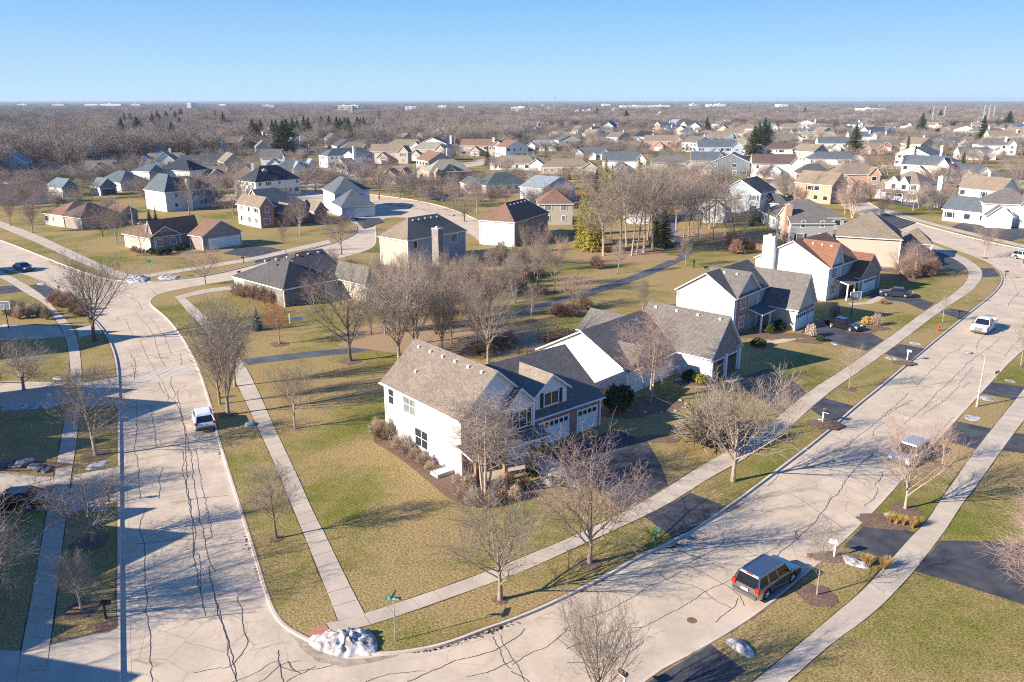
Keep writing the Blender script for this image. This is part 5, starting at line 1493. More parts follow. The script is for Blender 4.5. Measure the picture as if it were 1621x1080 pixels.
E9=0
B_ = 'bark'; D_K = 'bark_dark'
near = [
 # foot x, foot y, top y, kind, variant, wide, trunk mat, crown mat, label, bed radius
 (361,657,445,'upright',0,1.0,B_,'twig','tall bare upright tree on the verge behind the parked white SUV',.9),
 (348,640,470,'upright',1,.8,B_,'twig',None,0),
 (438,853,722,'oval',3,1.15,D_K,'twig','thin bare tree on the verge between left street and pavement, shadow crossing the pavement',.5),
 (372,612,455,'upright',2,.9,B_,'twig','tall bare tree farther along the left street verge, behind the tallest',0),
 (467,679,556,'vase',2,1.0,B_,'twig','small two-stemmed bare tree on the lawn beside the long pavement',0),
 (555,572,400,'vase',0,1.25,D_K,'twig','big vase-shaped bare tree standing beside the park path',1.3),
 (632,572,400,'upright',2,1.25,B_,'twig','wide many-stemmed bare tree behind the corner house roof',0),
 (655,545,395,'vase',3,1.0,D_K,'twig','leaning dark bare tree right behind the wide many-stemmed one',0),
 (773,575,432,'vase',1,1.0,B_,'twig','tall bare tree just behind the ridge of the corner house',0),
 (792,950,755,'vase',2,1.45,B_,'twig','round bare tree on the verge right of the green street sign',.5),
 (933,892,672,'spread',1,.9,B_,'twig_pink','bare tree on the verge in front of the corner house driveway, pinkish twigs',.8),
 (1160,762,570,'vase',3,1.15,B_,'twig','wide bare tree on the verge in front of the ranch house lawn',.3),
 (1246,690,600,'young',1,1.2,B_,'twig_pink','small pinkish bare tree by the ranch house driveway verge',.6),
 (1344,616,540,'young',2,1.3,B_,'twig','small bare tree with bark mulch ring opposite the street light',.8),
 (1492,510,455,'young',3,.9,'birch','twig','slender pale young tree beside the red hydrant on the right street',.3),
 (1529,480,452,'young',0,.7,'birch','twig','tiny young tree farthest along the curving verge',.3),
 (1433,806,640,'vase',0,1.0,'birch','twig_pink','bare tree with pale thick trunk in a mulch ring, hiding a white car',1.1),
 (1492,736,665,'young',1,1.5,'birch','twig_pink','small reddish tree behind the tree with the pale thick trunk',.7),
 (1293,943,812,'young',2,1.2,B_,'twig','young white-trunked tree in a round mulch bed beside the dark SUV',1.25),
 (1616,580,500,'young',3,1.2,'birch','twig','young bare tree at the right edge above the street light',.5),
 (1558,408,345,'vase',2,1.2,B_,'twig_pink','bare tree on the bend where the two right streets meet',.6),
 (768,785,590,'birch',0,1.5,'birch','twig','tall pale multi-trunk birch in front of the corner house porch',0),
 (1028,636,478,'birch',1,1.25,'birch','twig_pink','broad pale clump birch in a round dark bed before the ranch house',0),
 (150,540,385,'vase',3,1.25,D_K,'twig','big bare tree on the left verge where the street bends',0),
 (152,722,575,'oval',1,1.3,B_,'twig','bare tree in a mulch ring on the left verge, above the snow streak',1.3),
 (145,858,735,'spread',0,1.0,B_,'twig','bare spreading tree in a dark mulch ring on the left verge',1.3),
 (129,966,868,'oval',2,1.2,'birch','twig','smallest pale young tree on the left verge in a brown mulch ring',.95),
 (325,450,385,'vase',1,1.2,B_,'twig_pink','pinkish bare tree on the verge opposite the brown brick ranch',0),
 (841,508,440,'oval',2,.85,'birch','twig','bare tree with pale trunk right beside the park path, in a mulch ring',.9),
 (878,463,378,'vase',3,.9,B_,'twig','bare tree just left of the path beyond the pale-trunked one',.4),
 (908,488,415,'spread',2,.9,B_,'twig_pink','bare round tree touching the right side of the park path',.5),
 (978,433,375,'oval',3,.9,B_,'twig','solitary bare tree on the park lawn near the path bend',.4),
 (1018,490,437,'birch',2,.75,'birch','twig','slender pale tree behind the ranch house roof',0),
 (1085,421,372,'oval',0,.9,B_,'twig','bare tree next to the person walking in the park',.4),
 (498,494,430,'vase',2,1.1,B_,'twig_pink','reddish bare tree on the lawn of the charcoal-roofed house',.6),
 (730,500,405,'young',2,1.4,B_,'twig_pink','slim reddish tree in the park shrubbery behind the corner house',.5),
 (443,545,470,'oval',2,1.4,B_,'red_leaf','oak still holding russet leaves beside the blue spruce',1.2),
 (475,372,300,'vase',0,.9,'birch','twig','bare tree in front of the brick-gabled house lawn',.4),
 (452,400,340,'young',1,1.0,B_,'twig','small bare tree on the side street verge left of the beige house',.3),
 (540,402,325,'vase',1,1.2,B_,'twig_pink','pinkish spreading tree on the side street verge before the slate-roofed house',.3),
 (185,385,310,'vase',2,1.1,'birch','twig','pale bare tree on the lawn left of the mauve-roofed brick ranch',.4),
 (163,375,320,'spread',1,1.1,D_K,'twig_pink','low spreading tree next to the brown-roofed stone ranch',0),
 (52,368,300,'upright',3,1.1,B_,'twig_pink','pink-twigged upright tree near the left edge pavement',.6),
 (17,358,285,'upright',0,.9,B_,'twig_pink','pink-twigged tree closest to the left edge, beside its twin',.4),
 (226,405,345,'young',3,1.6,B_,'twig_pink','small tree against the sunlit wall of the brown brick ranch',0),
 (300,340,262,'vase',3,.9,B_,'twig','bare tree before the slate-blue roofed house corner',0),
 (378,318,250,'vase',0,1.0,B_,'twig','bare tree between the slate-blue roof and the tan gabled house',0),
 (500,302,258,'midround',0,1.1,B_,'twig_pink','round pink-brown tree by the cul-de-sac kerb',0),
 (617,320,278,'young',0,1.1,B_,'twig_pink','young tree on the verge right of the slate-roofed house',0),
 (668,333,300,'young',2,1.2,B_,'twig','small twin of trees on the cul-de-sac island',0),(678,336,298,'young',1,1.0,B_,'twig','slim tree on the tip of the cul-de-sac lawn',0),
 (735,350,298,'spread',3,1.3,D_K,'twig','dark spreading tree left of the light brown hipped roof',0),
 (600,315,232,'vase',1,1.0,D_K,'twig_pink','dark reddish tree in front of the small tan brick gable',0),
 (1292,318,268,'spread',0,1.0,B_,'twig_pink','tree on the lawn before the orange brick house, right one',0),
 (1245,312,262,'spread',1,1.2,D_K,'twig','dark bare tree by the cul-de-sac at the pale blue wall',0),
 (1268,310,265,'spread',2,1.1,B_,'twig_pink','bare tree on the kerb between the dark cul-de-sac tree and the orange brick house',0),
 (1350,345,275,'birch',2,1.2,'birch','twig_pink','leaning pale-barked tree above the big tan hipped roof',0),
 (1395,342,292,'birch',3,1.2,'birch','twig_pink','second pale-barked clump beside the white garage gable',0),
 (1480,330,286,'spread',2,1.0,B_,'twig','bare tree on the lawn beside the tall side chimney',0),
 (1448,440,375,'birch',1,1.2,'birch','twig_pink','pale clump birch right of the beige hip-roofed house',0),
 (1425,436,385,'spread',3,1.3,B_,'twig_pink','tangled reddish tree beside the beige house wall',0),
 (1592,318,258,'vase',2,1.2,B_,'twig','large fan-shaped bare tree before the dark roof at the right edge',0),
 (1404,282,222,'vase',3,.95,B_,'twig_pink','upright reddish-brown tree on the open lawn left of the big white house',0),
 (1612,300,230,'vase',0,1.1,B_,'twig','wide bare tree at the far right edge',0),
]
n_gr = 0
for bx, by, tp, kd, kk, wd, tm, cm_, lab, br in near:
    if lab is None: lab = 'second stem of upright bare trees on the verge, just left of the tallest'
    o = tpx(bx, by, tp, kd, kk, label=lab, tm=tm, cmat=cm_, wide=wd)
    if br: bed(bx, by, br)
# the bare treetop rising from below the bottom of the frame, and the birch at the lower right
b = G(945, 1125); tree(b.x, b.y, 9.0, 'upright', 1, label='tall bare reddish-tipped tree in the street corner at the bottom edge', tm=B_, cmat='twig', wide=.9, rz=1.0) if False else None
bp = G(948, 1130); tree(bp.x, bp.y, 8.4, 'upright', 1, label='bare many-stemmed tree rising over the bottom edge in front of the right street', tm=B_, cmat='twig', wide=1.05, rz=1.0)
bp = G(1655, 985); tree(bp.x, bp.y, 9.0, 'birch', 2, label='big pale birch at the lower right edge, branches over the black driveway', tm='birch', cmat='twig_pink', wide=1.35, rz=.5)
bp = G(-35, 965); tree(bp.x, bp.y, 7.2, 'spread', 1, label='pale bare tree at the lower left edge', tm=B_, cmat='twig', wide=1.0)
bp = G(-30, 800); tree(bp.x, bp.y, 7.5, 'birch', 3, label='bare birch at the left edge over the dark parked car', tm='birch', cmat='twig', wide=1.15)
bp = G(38, 618); tree(bp.x, bp.y, 5.5, 'spread', 0, label='low pale ornamental tree in the shaded left yard', tm=B_, cmat='twig', wide=1.7)
bp = G(-60, 700); tree(bp.x, bp.y, 9, 'oval', 1, label='bare tree outside the left edge casting long shadows over the lawn', tm=B_, cmat='twig', wide=1.2)
for xx, yy, hh in ((-45.5, 35.5, 12), (-44, 30.5, 10.5), (-54, 60, 12.5), (-50, 50.5, 11)): tree(xx, yy, hh, 'vase', 1, label='tall bare tree outside the left edge, throwing branch shadows on the left street', group='trees outside the left edge', tm=B_, cmat='twig', wide=1.2)
bp = G(-70, 1000); tree(bp.x, bp.y, 10, 'vase', 1, label='tall bare tree outside the lower left, shadows crossing the street', tm=B_, cmat='twig', wide=1.2)

# the stand of tall park trees in the upper middle
r_ = random.Random(12)
park = [(982,402,248),(1000,405,262),(1008,403,255),(1019,400,250),(1033,396,240),(1044,385,262),(1090,375,268),(1082,376,285),(1098,372,272),(1117,355,238),(1123,362,258),(1130,358,232),(1110,362,262),(955,405,300),(968,398,275),(1143,352,262),(1129,383,318),(1155,392,300),(1160,380,292),(1148,372,270),(1052,392,282),(992,390,262),(940,398,318),(1178,372,300),(1105,380,300),(1070,365,275),(1025,380,245)]
for i, (bx, by, tp) in enumerate(park):
    tpx(bx, by, tp + (i * 7 % 5) * 4 - 8, 'tall', i % 7, label='tall straight bare tree with pale trunk in the dense park grove', group='bare trees of the park grove', tm='birch' if i % 2 else B_, cmat='twig', wide=1.1 + .4 * r_.random(), lean=(r_.uniform(-.09,.09), r_.uniform(-.09,.09)))
# loose thicket trees above the corner house
thick = [(625,505,400),(650,480,395),(690,478,400),(715,510,405),(755,545,430),(740,460,392),(775,505,400),(815,480,395),(700,440,385),(640,450,392),(600,445,395),(850,455,372),(588,530,430),(660,560,430),(700,560,430),(690,530,440),(715,545,430),(640,520,410),(600,480,400),(672,500,390),(745,520,425),(760,478,400),(800,470,395),(820,450,385),(860,430,340),(845,420,370),(610,530,420),(705,480,395),(780,440,380),(735,455,400),(560,450,400),(528,440,385),(890,420,365),(665,460,385),(830,400,350),(795,420,372)]
for i, (bx, by, tp) in enumerate(thick):
    tpx(bx, by, tp, ('upright','vase','upright','birch')[i % 4], i % 4, label='bare thicket tree behind the corner house along the park lawn', group='thicket trees along the park lawn', tm=B_ if i % 3 else D_K, cmat='twig' if i % 4 else 'twig_pink', wide=.88)

shrub_late = [(1118,705,6.5,4.6),(1135,690,5,3.6)]
# evergreens ---------------------------------------------------------------------
def conifer_mesh(seed, h=10, rad=2.3, layers=26, mat='spruce', full=1.0, base=.06):
    r = random.Random(seed); mb = MB()
    for i in range(layers):
        t = i / (layers - 1); z = h * (base + (1 - base) * t)
        R0 = rad * ((1 - t) ** .85) + .08
        nb = int(9 + 13 * (1 - t))
        for k in range(nb):
            a = 2 * math.pi * (k + r.random()) / nb; L = R0 * r.uniform(.65, 1.12)
            d = Vector((math.cos(a), math.sin(a), -.22 + .5 * t)).normalized()
            p = Vector((0, 0, z + r.uniform(-.15, .15)))
            side = Vector((-math.sin(a), math.cos(a), 0))
            nn = max(2, int(L / .28))
            for j in range(nn):
                q = p + d * (L * (j + .5) / nn)
                for _ in range(3):
                    u = (d * r.uniform(-.3, 1) + side * r.uniform(-1, 1) + Vector((0, 0, r.uniform(-.5, .4)))).normalized() * r.uniform(.16, .36) * (rad / 2.3) ** .5
                    w_ = rnd_perp(u.normalized(), r) * .075 * (rad / 2.3) ** .3
                    mb.face([q - w_, q + w_, q + u + w_ * .3, q + u - w_ * .3])
    tk = MB(); tk.tube([(0,0,-.1),(0,0,h*.5),(0,0,h*.98)], [.14,.08,.02], 6)
    return mb, tk
CON = {}
def conifer(bx, by, top, mat='spruce', label='', group=None, rad=2.3, k=0, name='spruce_tree', xy=None, h=None, base=.06):
    key = (mat, rad, k, base)
    if key not in CON:
        mb, tk = conifer_mesh(31 + k, 10, rad, 26, mat, base=base)
        CON[key] = (mb.mesh('crown', M[mat]), tk.mesh('trunk', M['bark_dark']))
    if xy is None:
        b = G(bx, by); lo, hi = 0, 40
        for _ in range(40):
            m_ = (lo + hi) / 2
            if PR((b.x, b.y, m_))[1] > top: lo = m_
            else: hi = m_
        h = lo
    else: b = Vector((xy[0], xy[1], 0))
    o = empty(name, (b.x, b.y, 0), TRN.uniform(0, 6)); s = h / 10; o.scale = (s, s, s)
    link('trunk', CON[key][1], o); link('crown', CON[key][0], o)
    tag(o, label, 'tree', group); TREES.append((b.x, b.y)); return o
conifer(408,523,487,'blue_spruce','small blue spruce on the lawn beside the russet-leaved oak', rad=2.9)
conifer(322,357,326,'blue_spruce','blue spruce behind the mauve-roofed brick ranch', rad=2.2) if False else conifer(237,350,330,'blue_spruce','blue spruce just behind the mauve roof of the brick ranch', rad=2.4)
conifer(247,350,326,'spruce','slim dark spruce next to the blue spruce behind the mauve roof', rad=1.6)
for i, (bx, by, tp, rd_) in enumerate(((935,398,320,2.6),(928,385,300,2.4),(922,372,308,2.8),(945,388,330,2.8),(958,302,250,2.2),(968,310,262,2.4),(1010,300,250,2.2),(918,392,352,3.0))):
    conifer(bx, by, tp, 'yellow_needle', 'yellow-green conifer at the left side of the park grove', 'yellow-green conifers by the park grove', rad=rd_, k=i % 3, name='conifer_tree')
conifer(1050,392,332,'spruce','black-green spruce where the path enters the park grove', rad=3.2)
conifer(1038,388,340,'spruce','second black-green spruce left of the path entrance to the grove', rad=3.0, k=1)
conifer(943,330,270,'spruce','dark green fir behind the yellow conifers', rad=2.4, k=1)
conifer(1213,378,332,'yellow_needle','narrow olive evergreen beside the pale house with brick chimney', rad=1.0, k=1, name='arborvitae')
for i, (bx, by, tp) in enumerate(((1195,350,328),(1203,352,326),(1182,350,332),(1190,358,335))):
    conifer(bx, by, tp, 'spruce', 'small dark fir under the pale blue wall', 'small dark firs under the pale blue wall', rad=2.4, k=i % 3)
conifer(1433,262,216,'spruce','tall evergreen with open crown beside the yellow gable end', rad=2.2)
conifer(1445,270,232,'spruce','shorter evergreen right of the tall one beside the yellow gable', rad=2.4, k=2)
conifer(1524,262,240,'spruce','grey-green fir before the bright blue shaded garage', rad=2.6, k=1)
conifer(772,262,232,'spruce','dark fir by the sunroom of the long white ranch', rad=2.6, k=1)
for i, (bx, by, tp) in enumerate(((820,560,547),(832,562,546))):
    conifer(bx, by, tp, 'yellow_needle', 'golden-green arborvitae cone behind the corner house', 'arborvitae cones behind the corner house', rad=2.6, k=i, name='arborvitae')
for i, (bx, by, tp) in enumerate(((892,285,266),(900,284,267),(845,254,246),(870,262,250))):
    conifer(bx, by, tp, 'shrub_brown', 'brown cone-shaped shrub beside a tan wall', 'brown cone shrubs by the tan ranch', rad=3.2, k=i % 3, name='cone_shrub')
for i, (cx, wpx) in enumerate(((405,206),(436,203),(446,206),(470,200),(487,199),(252,196),(240,190),(276,188),(205,194),(190,198),(222,202),(538,202),(550,197),(570,200),(398,204),(412,200),(430,202),(452,204),(462,197),(480,196),(508,199),(520,194),(532,198),(545,200),(565,196),(575,198),(262,190),(248,186),(270,182),(285,186),(208,196),(196,192),(215,200),(340,186),(352,190),(600,190),(1203,205),(1212,200),(1218,208),(1196,210),(1473,186),(1490,188),(1462,190),(175,184),(992,188),(945,180),(1275,182),(1600,190),(1120,196),(270,206),(283,200),(1357,208),(1560,196))):
    h_ = 15 + (i * 37 % 5)
    c = G(cx, wpx - 10 - (i % 3) * 2, h_)
    conifer(0, 0, 0, 'spruce', 'dark evergreen standing out of the brown winter woods', 'dark evergreens in the far woods', rad=(4.4, 3.6, 5.0)[i % 3], k=i % 3, xy=(c.x, c.y), h=h_, base=.02)

# shrubs -----------------------------------------------------------------------
def twig_ball(seed, n=230, r0=1.0, flat=.85, tw=.011, spray=True):
    r = random.Random(seed); mb = MB()
    for i in range(n):
        a = r.uniform(0, 6.28); e = math.acos(r.uniform(.02, 1))
        d = Vector((math.sin(e) * math.cos(a), math.sin(e) * math.sin(a), math.cos(e)))
        L = r0 * r.uniform(.75, 1.06)
        p0 = Vector((d.x * .06, d.y * .06, 0)); p2 = Vector((d.x * L, d.y * L, max(.1, d.z * L * flat * 1.25 + .12)))
        p1 = p0.lerp(p2, .5) + Vector((0, 0, .12)) + rnd_perp(d, r) * .06
        mb.tube([p0, p1, p2], [tw * 1.6, tw, tw * .6], 3)
        for _ in range(4):
            q = p1.lerp(p2, r.uniform(.1, 1)); mb.tube([q, q + (d + rnd_perp(d, r) * .8).normalized() * r.uniform(.12, .3) * r0], [tw * .8, tw * .4], 3)
    return mb
def leaf_ball(seed, n=900, r0=1.0):
    r = random.Random(seed); mb = MB()
    for i in range(n):
        a = r.uniform(0, 6.28); e = math.acos(r.uniform(-.1, 1)); q = r.uniform(.72, 1.04) * r0 * (1 + .12 * math.sin(a * 3 + seed) * math.sin(e * 2))
        p = Vector((math.sin(e) * math.cos(a), math.sin(e) * math.sin(a), .35 + .75 * math.cos(e))) * q
        u = rnd_perp(Vector((0, 0, 1)), r) * .07 + Vector((0, 0, r.uniform(-.05, .05))); w_ = rnd_perp(u.normalized(), r) * .06
        mb.face([p - u - w_, p + u - w_, p + u + w_, p - u + w_])
    return mb
def tuft(seed, n=260):
    r = random.Random(seed); mb = MB()
    for i in range(n):
        a = r.uniform(0, 6.28); t = r.uniform(.05, .75); L = r.uniform(.6, 1.1)
        d = Vector((math.cos(a) * t, math.sin(a) * t, 1)).normalized()
        p = Vector((math.cos(a) * .12, math.sin(a) * .12, 0)); q = p + d * L * .6; e = q + (d + Vector((math.cos(a), math.sin(a), -.3)) * .5).normalized() * L * .45
        mb.tube([p, q, e], [.014, .011, .004], 3)
    return mb
SH = {}
def shrub(px, py, w_=1.6, h=1.2, kind='twig', mat='shrub_brown', label='', group=None, k=0, name=None, xy=None):
    key = (kind, k)
    if key not in SH: SH[key] = (twig_ball if kind == 'twig' else leaf_ball if kind == 'leaf' else tuft)(40 + k)
    mk = (kind, k, mat)
    if mk not in SH: SH[mk] = SH[key].mesh('shrub', M[mat])
    c = G(px, py) if xy is None else Vector((*xy, 0))
    o = link(name or ('grass_tuft' if kind == 'tuft' else 'shrub'), SH[mk]); o.location = (c.x, c.y, 0); o.rotation_euler = (0, 0, TRN.uniform(0, 6))
    o.scale = (w_ / 2, w_ / 2, h / (1.15 if kind != 'tuft' else .9))
    tag(o, label, 'shrub' if kind != 'tuft' else 'ornamental grass', group); return o
for i, (x, y, a, b_, mt) in enumerate(((598,688,1.8,1.7,'shrub_pale'),(606,694,1.9,1.7,'shrub_brown'),(617,696,1.7,1.8,'shrub_pale'),(636,712,2.2,1.6,'shrub_pale'),(648,718,1.7,1.2,'shrub_pale'),(659,727,1.5,1.1,'shrub_pale'),(671,735,1.6,1.1,'shrub_pale'),(682,745,1.2,.9,'shrub_pale'))):
    shrub(x, y, a, b_, 'twig', mt, 'leafless round shrub in the bed along the white side wall of the corner house', 'leafless shrubs along the white wall', k=i % 3)
for i, (x, y, a, b_) in enumerate(((735,790,1.6,1.3),(750,800,1.8,1.4),(790,782,1.8,1.5),(805,775,1.7,1.5),(742,775,1.6,1.3),(815,790,1.4,1.1),(830,772,1.4,1.2),(775,800,1.8,1.0),(725,770,1.3,1.2))):
    shrub(x, y, a * .9, b_ * 1.1, 'twig', 'shrub_brown' if i % 3 == 0 else 'shrub_pale', 'brown leafless shrub below the corner house porch', 'brown shrubs below the corner house porch', k=i % 3)
shrub(843,752,1.1,1.1,'leaf','hedge','dark round evergreen shrub at the foot of the porch steps')
shrub(975,650,2.6,2.6,'leaf','hedge','large dark evergreen bush at the garage corner of the corner house', k=1)
shrub(985,640,2.2,2.0,'leaf','hedge','second dark bush beside the ranch house lawn', k=2)
shrub(1111,607,1.5,1.1,'leaf','yellow_needle','olive rounded shrub by the ranch house garage'); shrub(1092,602,1.8,1.2,'leaf','hedge','dark evergreen shrub left of the olive shrub by the ranch garage', k=1)
shrub(1284,533,1.6,1.7,'leaf','shrub_pale','pale round clipped shrub at the end of the curved front walk', k=1); shrub(1298,540,1.1,.8,'leaf','hedge','small green shrub right of the pale clipped ball')
shrub(1372,513,1.5,1.1,'leaf','golden','golden orange round shrub beside the black car', k=2); shrub(1387,515,1.9,1.7,'twig','shrub_pale','pale leafless shrub right of the golden shrub', k=1)
shrub(1397,481,1.7,.8,'twig','shrub_brown','low brown shrub on the edge of the upper driveway', k=2)
shrub(1218,527,1.7,1.2,'leaf','hedge','dark round shrub by the covered porch of the brick-bay house', k=1); shrub(1233,522,1.8,1.4,'leaf','hedge','larger dark shrub next to the covered porch', k=2); shrub(1200,548,2.0,1.1,'leaf','hedge','dark low shrub in the shaded bed left of the front walk')
shrub(1350,470,1.8,1.4,'leaf','hedge','dark shrub under the porch of the rust-roofed house', k=1); shrub(1322,500,1.9,1.8,'twig','shrub_pale','pale twiggy shrub before the rust-roofed house windows', k=1)
for i, (x, y) in enumerate(((1408,828),(1418,830),(1430,832),(1444,836),(1452,833),(1368,893),(1376,896),(1398,902),(1405,898))):
    shrub(x, y, .9, .8, 'tuft', 'golden', 'golden dry ornamental grass tuft beside the right-hand black driveway', 'golden grass tufts by the right driveways', k=i % 3)
for i, (x, y, a, h_) in enumerate(((385,470,2.6,2.2),(402,474,2.4,2.4),(418,478,2.6,2.5),(432,481,2.4,2.4),(376,466,2.4,2.0))):
    shrub(x, y, a, h_, 'twig', 'shrub_brown', 'red-brown shrub against the wall of the charcoal-roofed house', 'red-brown shrubs by the charcoal-roofed house', k=i % 3)
for i, (x, y, a, h_) in enumerate(((944,425,3.0,2.6),(900,500,3.6,2.2),(882,500,3.0,2.0),(925,490,3.2,2.2),(1158,395,4.0,4.2),(1165,402,3.4,3.0),(1183,395,3.0,2.6),(790,548,5,1.6),(760,560,5,1.5),(805,545,3,1.8))):
    shrub(x, y, a, h_, 'twig', 'shrub_brown', 'brown leafless bush on the park lawn', 'brown bushes scattered on the park lawn', k=i % 3)
for i in range(46):
    x = r_.uniform(575, 860); y = 420 + r_.uniform(0, 60) + (x - 575) * -.05
    if 575 < x < 745 and y < 432: continue
    if y > 545 - (x - 550) * .18: continue
    shrub(x, y, r_.uniform(2, 4), r_.uniform(1.8, 3.6), 'twig', r_.choice(['shrub_brown','twig_pink','twig']), 'tangled leafless bush in the hedgerow behind the beige house', 'hedgerow bushes behind the beige house', k=i % 3)
for i, (x, y) in enumerate(((15,500),(30,505),(45,503),(60,500),(75,506),(22,495),(35,496),(52,497))):
    shrub(x, y, 1.8, 2.0, 'twig', 'shrub_pale', 'pale twiggy shrub in the hedge below the left basketball hoop', 'pale hedge below the left basketball hoop', k=i % 3)
for i, (x, y) in enumerate(((90,472),(100,480),(112,488),(95,486),(120,496),(108,475),(128,500),(84,480),(118,482),(130,490))):
    shrub(x, y, 2.2, 1.4, 'twig', 'shrub_brown', 'low brown shrub in the verge bed at the left bend', 'low brown shrubs on the left bend verge', k=i % 3)
for i, (x, y) in enumerate(((1430,430),(1440,425),(1450,432),(1462,428),(1470,420),(1420,420),(1455,415),(1440,440),(1475,430),(1465,436))):
    shrub(x, y, 3.6, 2.4, 'twig', 'shrub_brown', 'low purple-brown bush around the clump birch by the beige house', 'purple-brown bushes by the beige house', k=i % 3)
for i, (x, y) in enumerate(((240,402),(252,404),(265,402),(280,398),(291,395),(213,398),(222,401))):
    shrub(x, y, 2.0, 1.2, 'leaf' if i < 5 else 'twig', 'hedge' if i < 5 else 'shrub_brown', 'rounded shrub at the foot of the brown brick ranch', 'shrubs around the brown brick ranch', k=i % 3)
for i, (x, y) in enumerate(((1508,312),(1515,313),(1522,312),(1529,313),(1536,312))):
    shrub(x, y, 2.6, 3.0, 'leaf', 'golden', 'orange-brown clipped shrub in the row by the blue-covered pool', 'orange shrubs by the covered pool', k=i % 3)

for x, y, a, h_ in shrub_late: shrub(x, y, a, h_, 'twig', 'twig', 'big pale tangled bush on the ranch house lawn beside the wide bare verge tree', 'pale tangled bushes on the ranch lawn', k=1)
# trees of the middle distance and the far woods ----------------------------------
wr = random.Random(2024)
def blocked(x, y, m_=2.0):
    for hx, hy, rr in HOUSES:
        if (hx - x) ** 2 + (hy - y) ** 2 < (rr * .8 + m_) ** 2: return True
    return on_road(x, y)
WOODS = lambda px, py: (px < 830 and py < 238 + 48 * max(0, 1 - px / 430)) 
cand = []
tries = 0
while len(cand) < 235 and tries < 9000:
    tries += 1
    py = 190 + 150 * wr.random() ** 1.25; px = wr.uniform(-15, 1636)
    c = G(px, py)
    if blocked(c.x, c.y, 2.5): continue
    if px < 700 and py > 262 and wr.random() < .35: continue
    if any((c.x - a) ** 2 + (c.y - b__) ** 2 < 16 for a, b__ in TREES): continue
    if px < 700 and 290 < py < 420 and wr.random() < .5: continue
    if 900 < px < 1180 and py > 330: continue
    inw = WOODS(px, py)
    if inw and wr.random() < .5: continue
    h_ = wr.uniform(10, 17) if inw else wr.uniform(5.5, 9.5)
    TREES.append((c.x, c.y)); cand.append((c.x, c.y, h_, inw))
for i, (x, y, h_, inw) in enumerate(cand):
    tree(x, y, h_, 'mid' if i % 2 else 'midround', i % 3, label='big bare woodland tree in the grey-brown wood behind the houses' if inw else 'bare pinkish-brown yard tree among the rows of distant houses', group='woodland trees behind the houses' if inw else 'yard trees among the distant houses', tm='bark_dark' if inw else B_, cmat='twig_far' if inw else ('twig_pink' if i % 3 else 'twig'), wide=wr.uniform(1.0, 1.35))
    TREES.pop()

# everything farther: one winter wood (tree shapes set on points)
M['wood_pink'] = bark_mat('wood_pink', (.18,.145,.13), (.32,.27,.24), .3)
M['wood_grey'] = bark_mat('wood_grey', (.17,.15,.13), (.33,.30,.265), .3)
wood_src = []
for k in range(5):
    tr, cr = grow(900 + k * 7, SPEC['distant'])
    me = tr.mesh('wood_tree', M[('twig_far','wood_pink','wood_grey','twig_far','wood_pink')[k]])
    ob = bpy.data.objects.new('wood_tree', me)       # only a source shape, never linked to the scene
    zs = max(v[2] for v in tr.v); wood_src.append((ob, zs))
P_, S_, I_ = [], [], []
def addp(x, y, h_, wd):
    P_.append((x, y, -.3)); S_.append((h_ / 10 * wd, h_ / 10 * wd, h_ / 10)); I_.append(wr.randrange(5))
def blocked2(x, y):
    for hx, hy, rr in HOUSES:
        if abs(hx - x) < rr + 3 and abs(hy - y) < rr + 4: return True
    return False
n_ = 0
while n_ < 3300:            # the near wood behind the left streets
    px = wr.uniform(-60, 850); py = 178 + 110 * wr.random() ** 1.25
    if not WOODS(px, py): continue
    c = G(px, py); n_ += 1
    if blocked2(c.x, c.y): continue
    q_ = wr.random(); addp(c.x, c.y, 8 + 11 * q_ * q_ + 2 * math.sin(c.x / 37) * math.sin(c.y / 51), wr.uniform(.8, 1.25))
n_ = 0
while n_ < 520:
    px = wr.uniform(-20, 720); py = 232 + 80 * wr.random()
    c = G(px, py); n_ += 1
    if blocked(c.x, c.y, .5): continue
    addp(c.x, c.y, wr.uniform(5.0, 8.5), wr.uniform(.7, 1.0))
n_ = 0
while n_ < 800:            # street and yard trees between the nearer rows
    px = wr.uniform(-20, 1640); py = 215 + 125 * wr.random() ** 1.4
    c = G(px, py); n_ += 1
    if blocked(c.x, c.y, 1.0) or (900 < px < 1180 and py > 330) or (180 < px < 400 and py > 345) or (590 < px < 800 and py > 330) : continue
    addp(c.x, c.y, wr.uniform(5.0, 9.0), wr.uniform(.7, 1.1))
n_ = 0
while n_ < 3400:             # yards of the estate at right and behind it
    px = wr.uniform(560, 1680); py = 170 + 75 * wr.random() ** 1.5
    c = G(px, py); n_ += 1
    if blocked2(c.x, c.y): continue
    addp(c.x, c.y, wr.uniform(6, 10.5), wr.uniform(.9, 1.3))
for _ in range(15000):       # country out to the horizon
    r_m = 1000 * 10 ** (wr.random() * 1.15)
    px = wr.uniform(-60, 1690)
    u_ = (px - 810.5) / FPX
    patch = math.sin(r_m / 430 + u_ * 3) + math.sin(u_ * 23 + r_m / 900) + math.sin(u_ * 7 - r_m / 1500)
    if patch < -1.0 and wr.random() < .85: continue
    addp(u_ * r_m, r_m, wr.uniform(8, 14), wr.uniform(1.3, 2.6) * (1 + r_m / 6000))
me = bpy.data.meshes.new('woodland')
me.from_pydata(P_, [], [])
at = me.attributes.new('siz', 'FLOAT_VECTOR', 'POINT'); at.data.foreach_set('vector', [q for s_ in S_ for q in s_])
at = me.attributes.new('pick', 'INT', 'POINT'); at.data.foreach_set('value', I_)
at = me.attributes.new('turn', 'FLOAT', 'POINT'); at.data.foreach_set('value', [wr.uniform(0, 6.28) for _ in P_])
wood = link('woodland', me)
tag(wood, 'winter wood of countless bare grey-brown trees reaching to the horizon', 'woodland', kind='stuff')
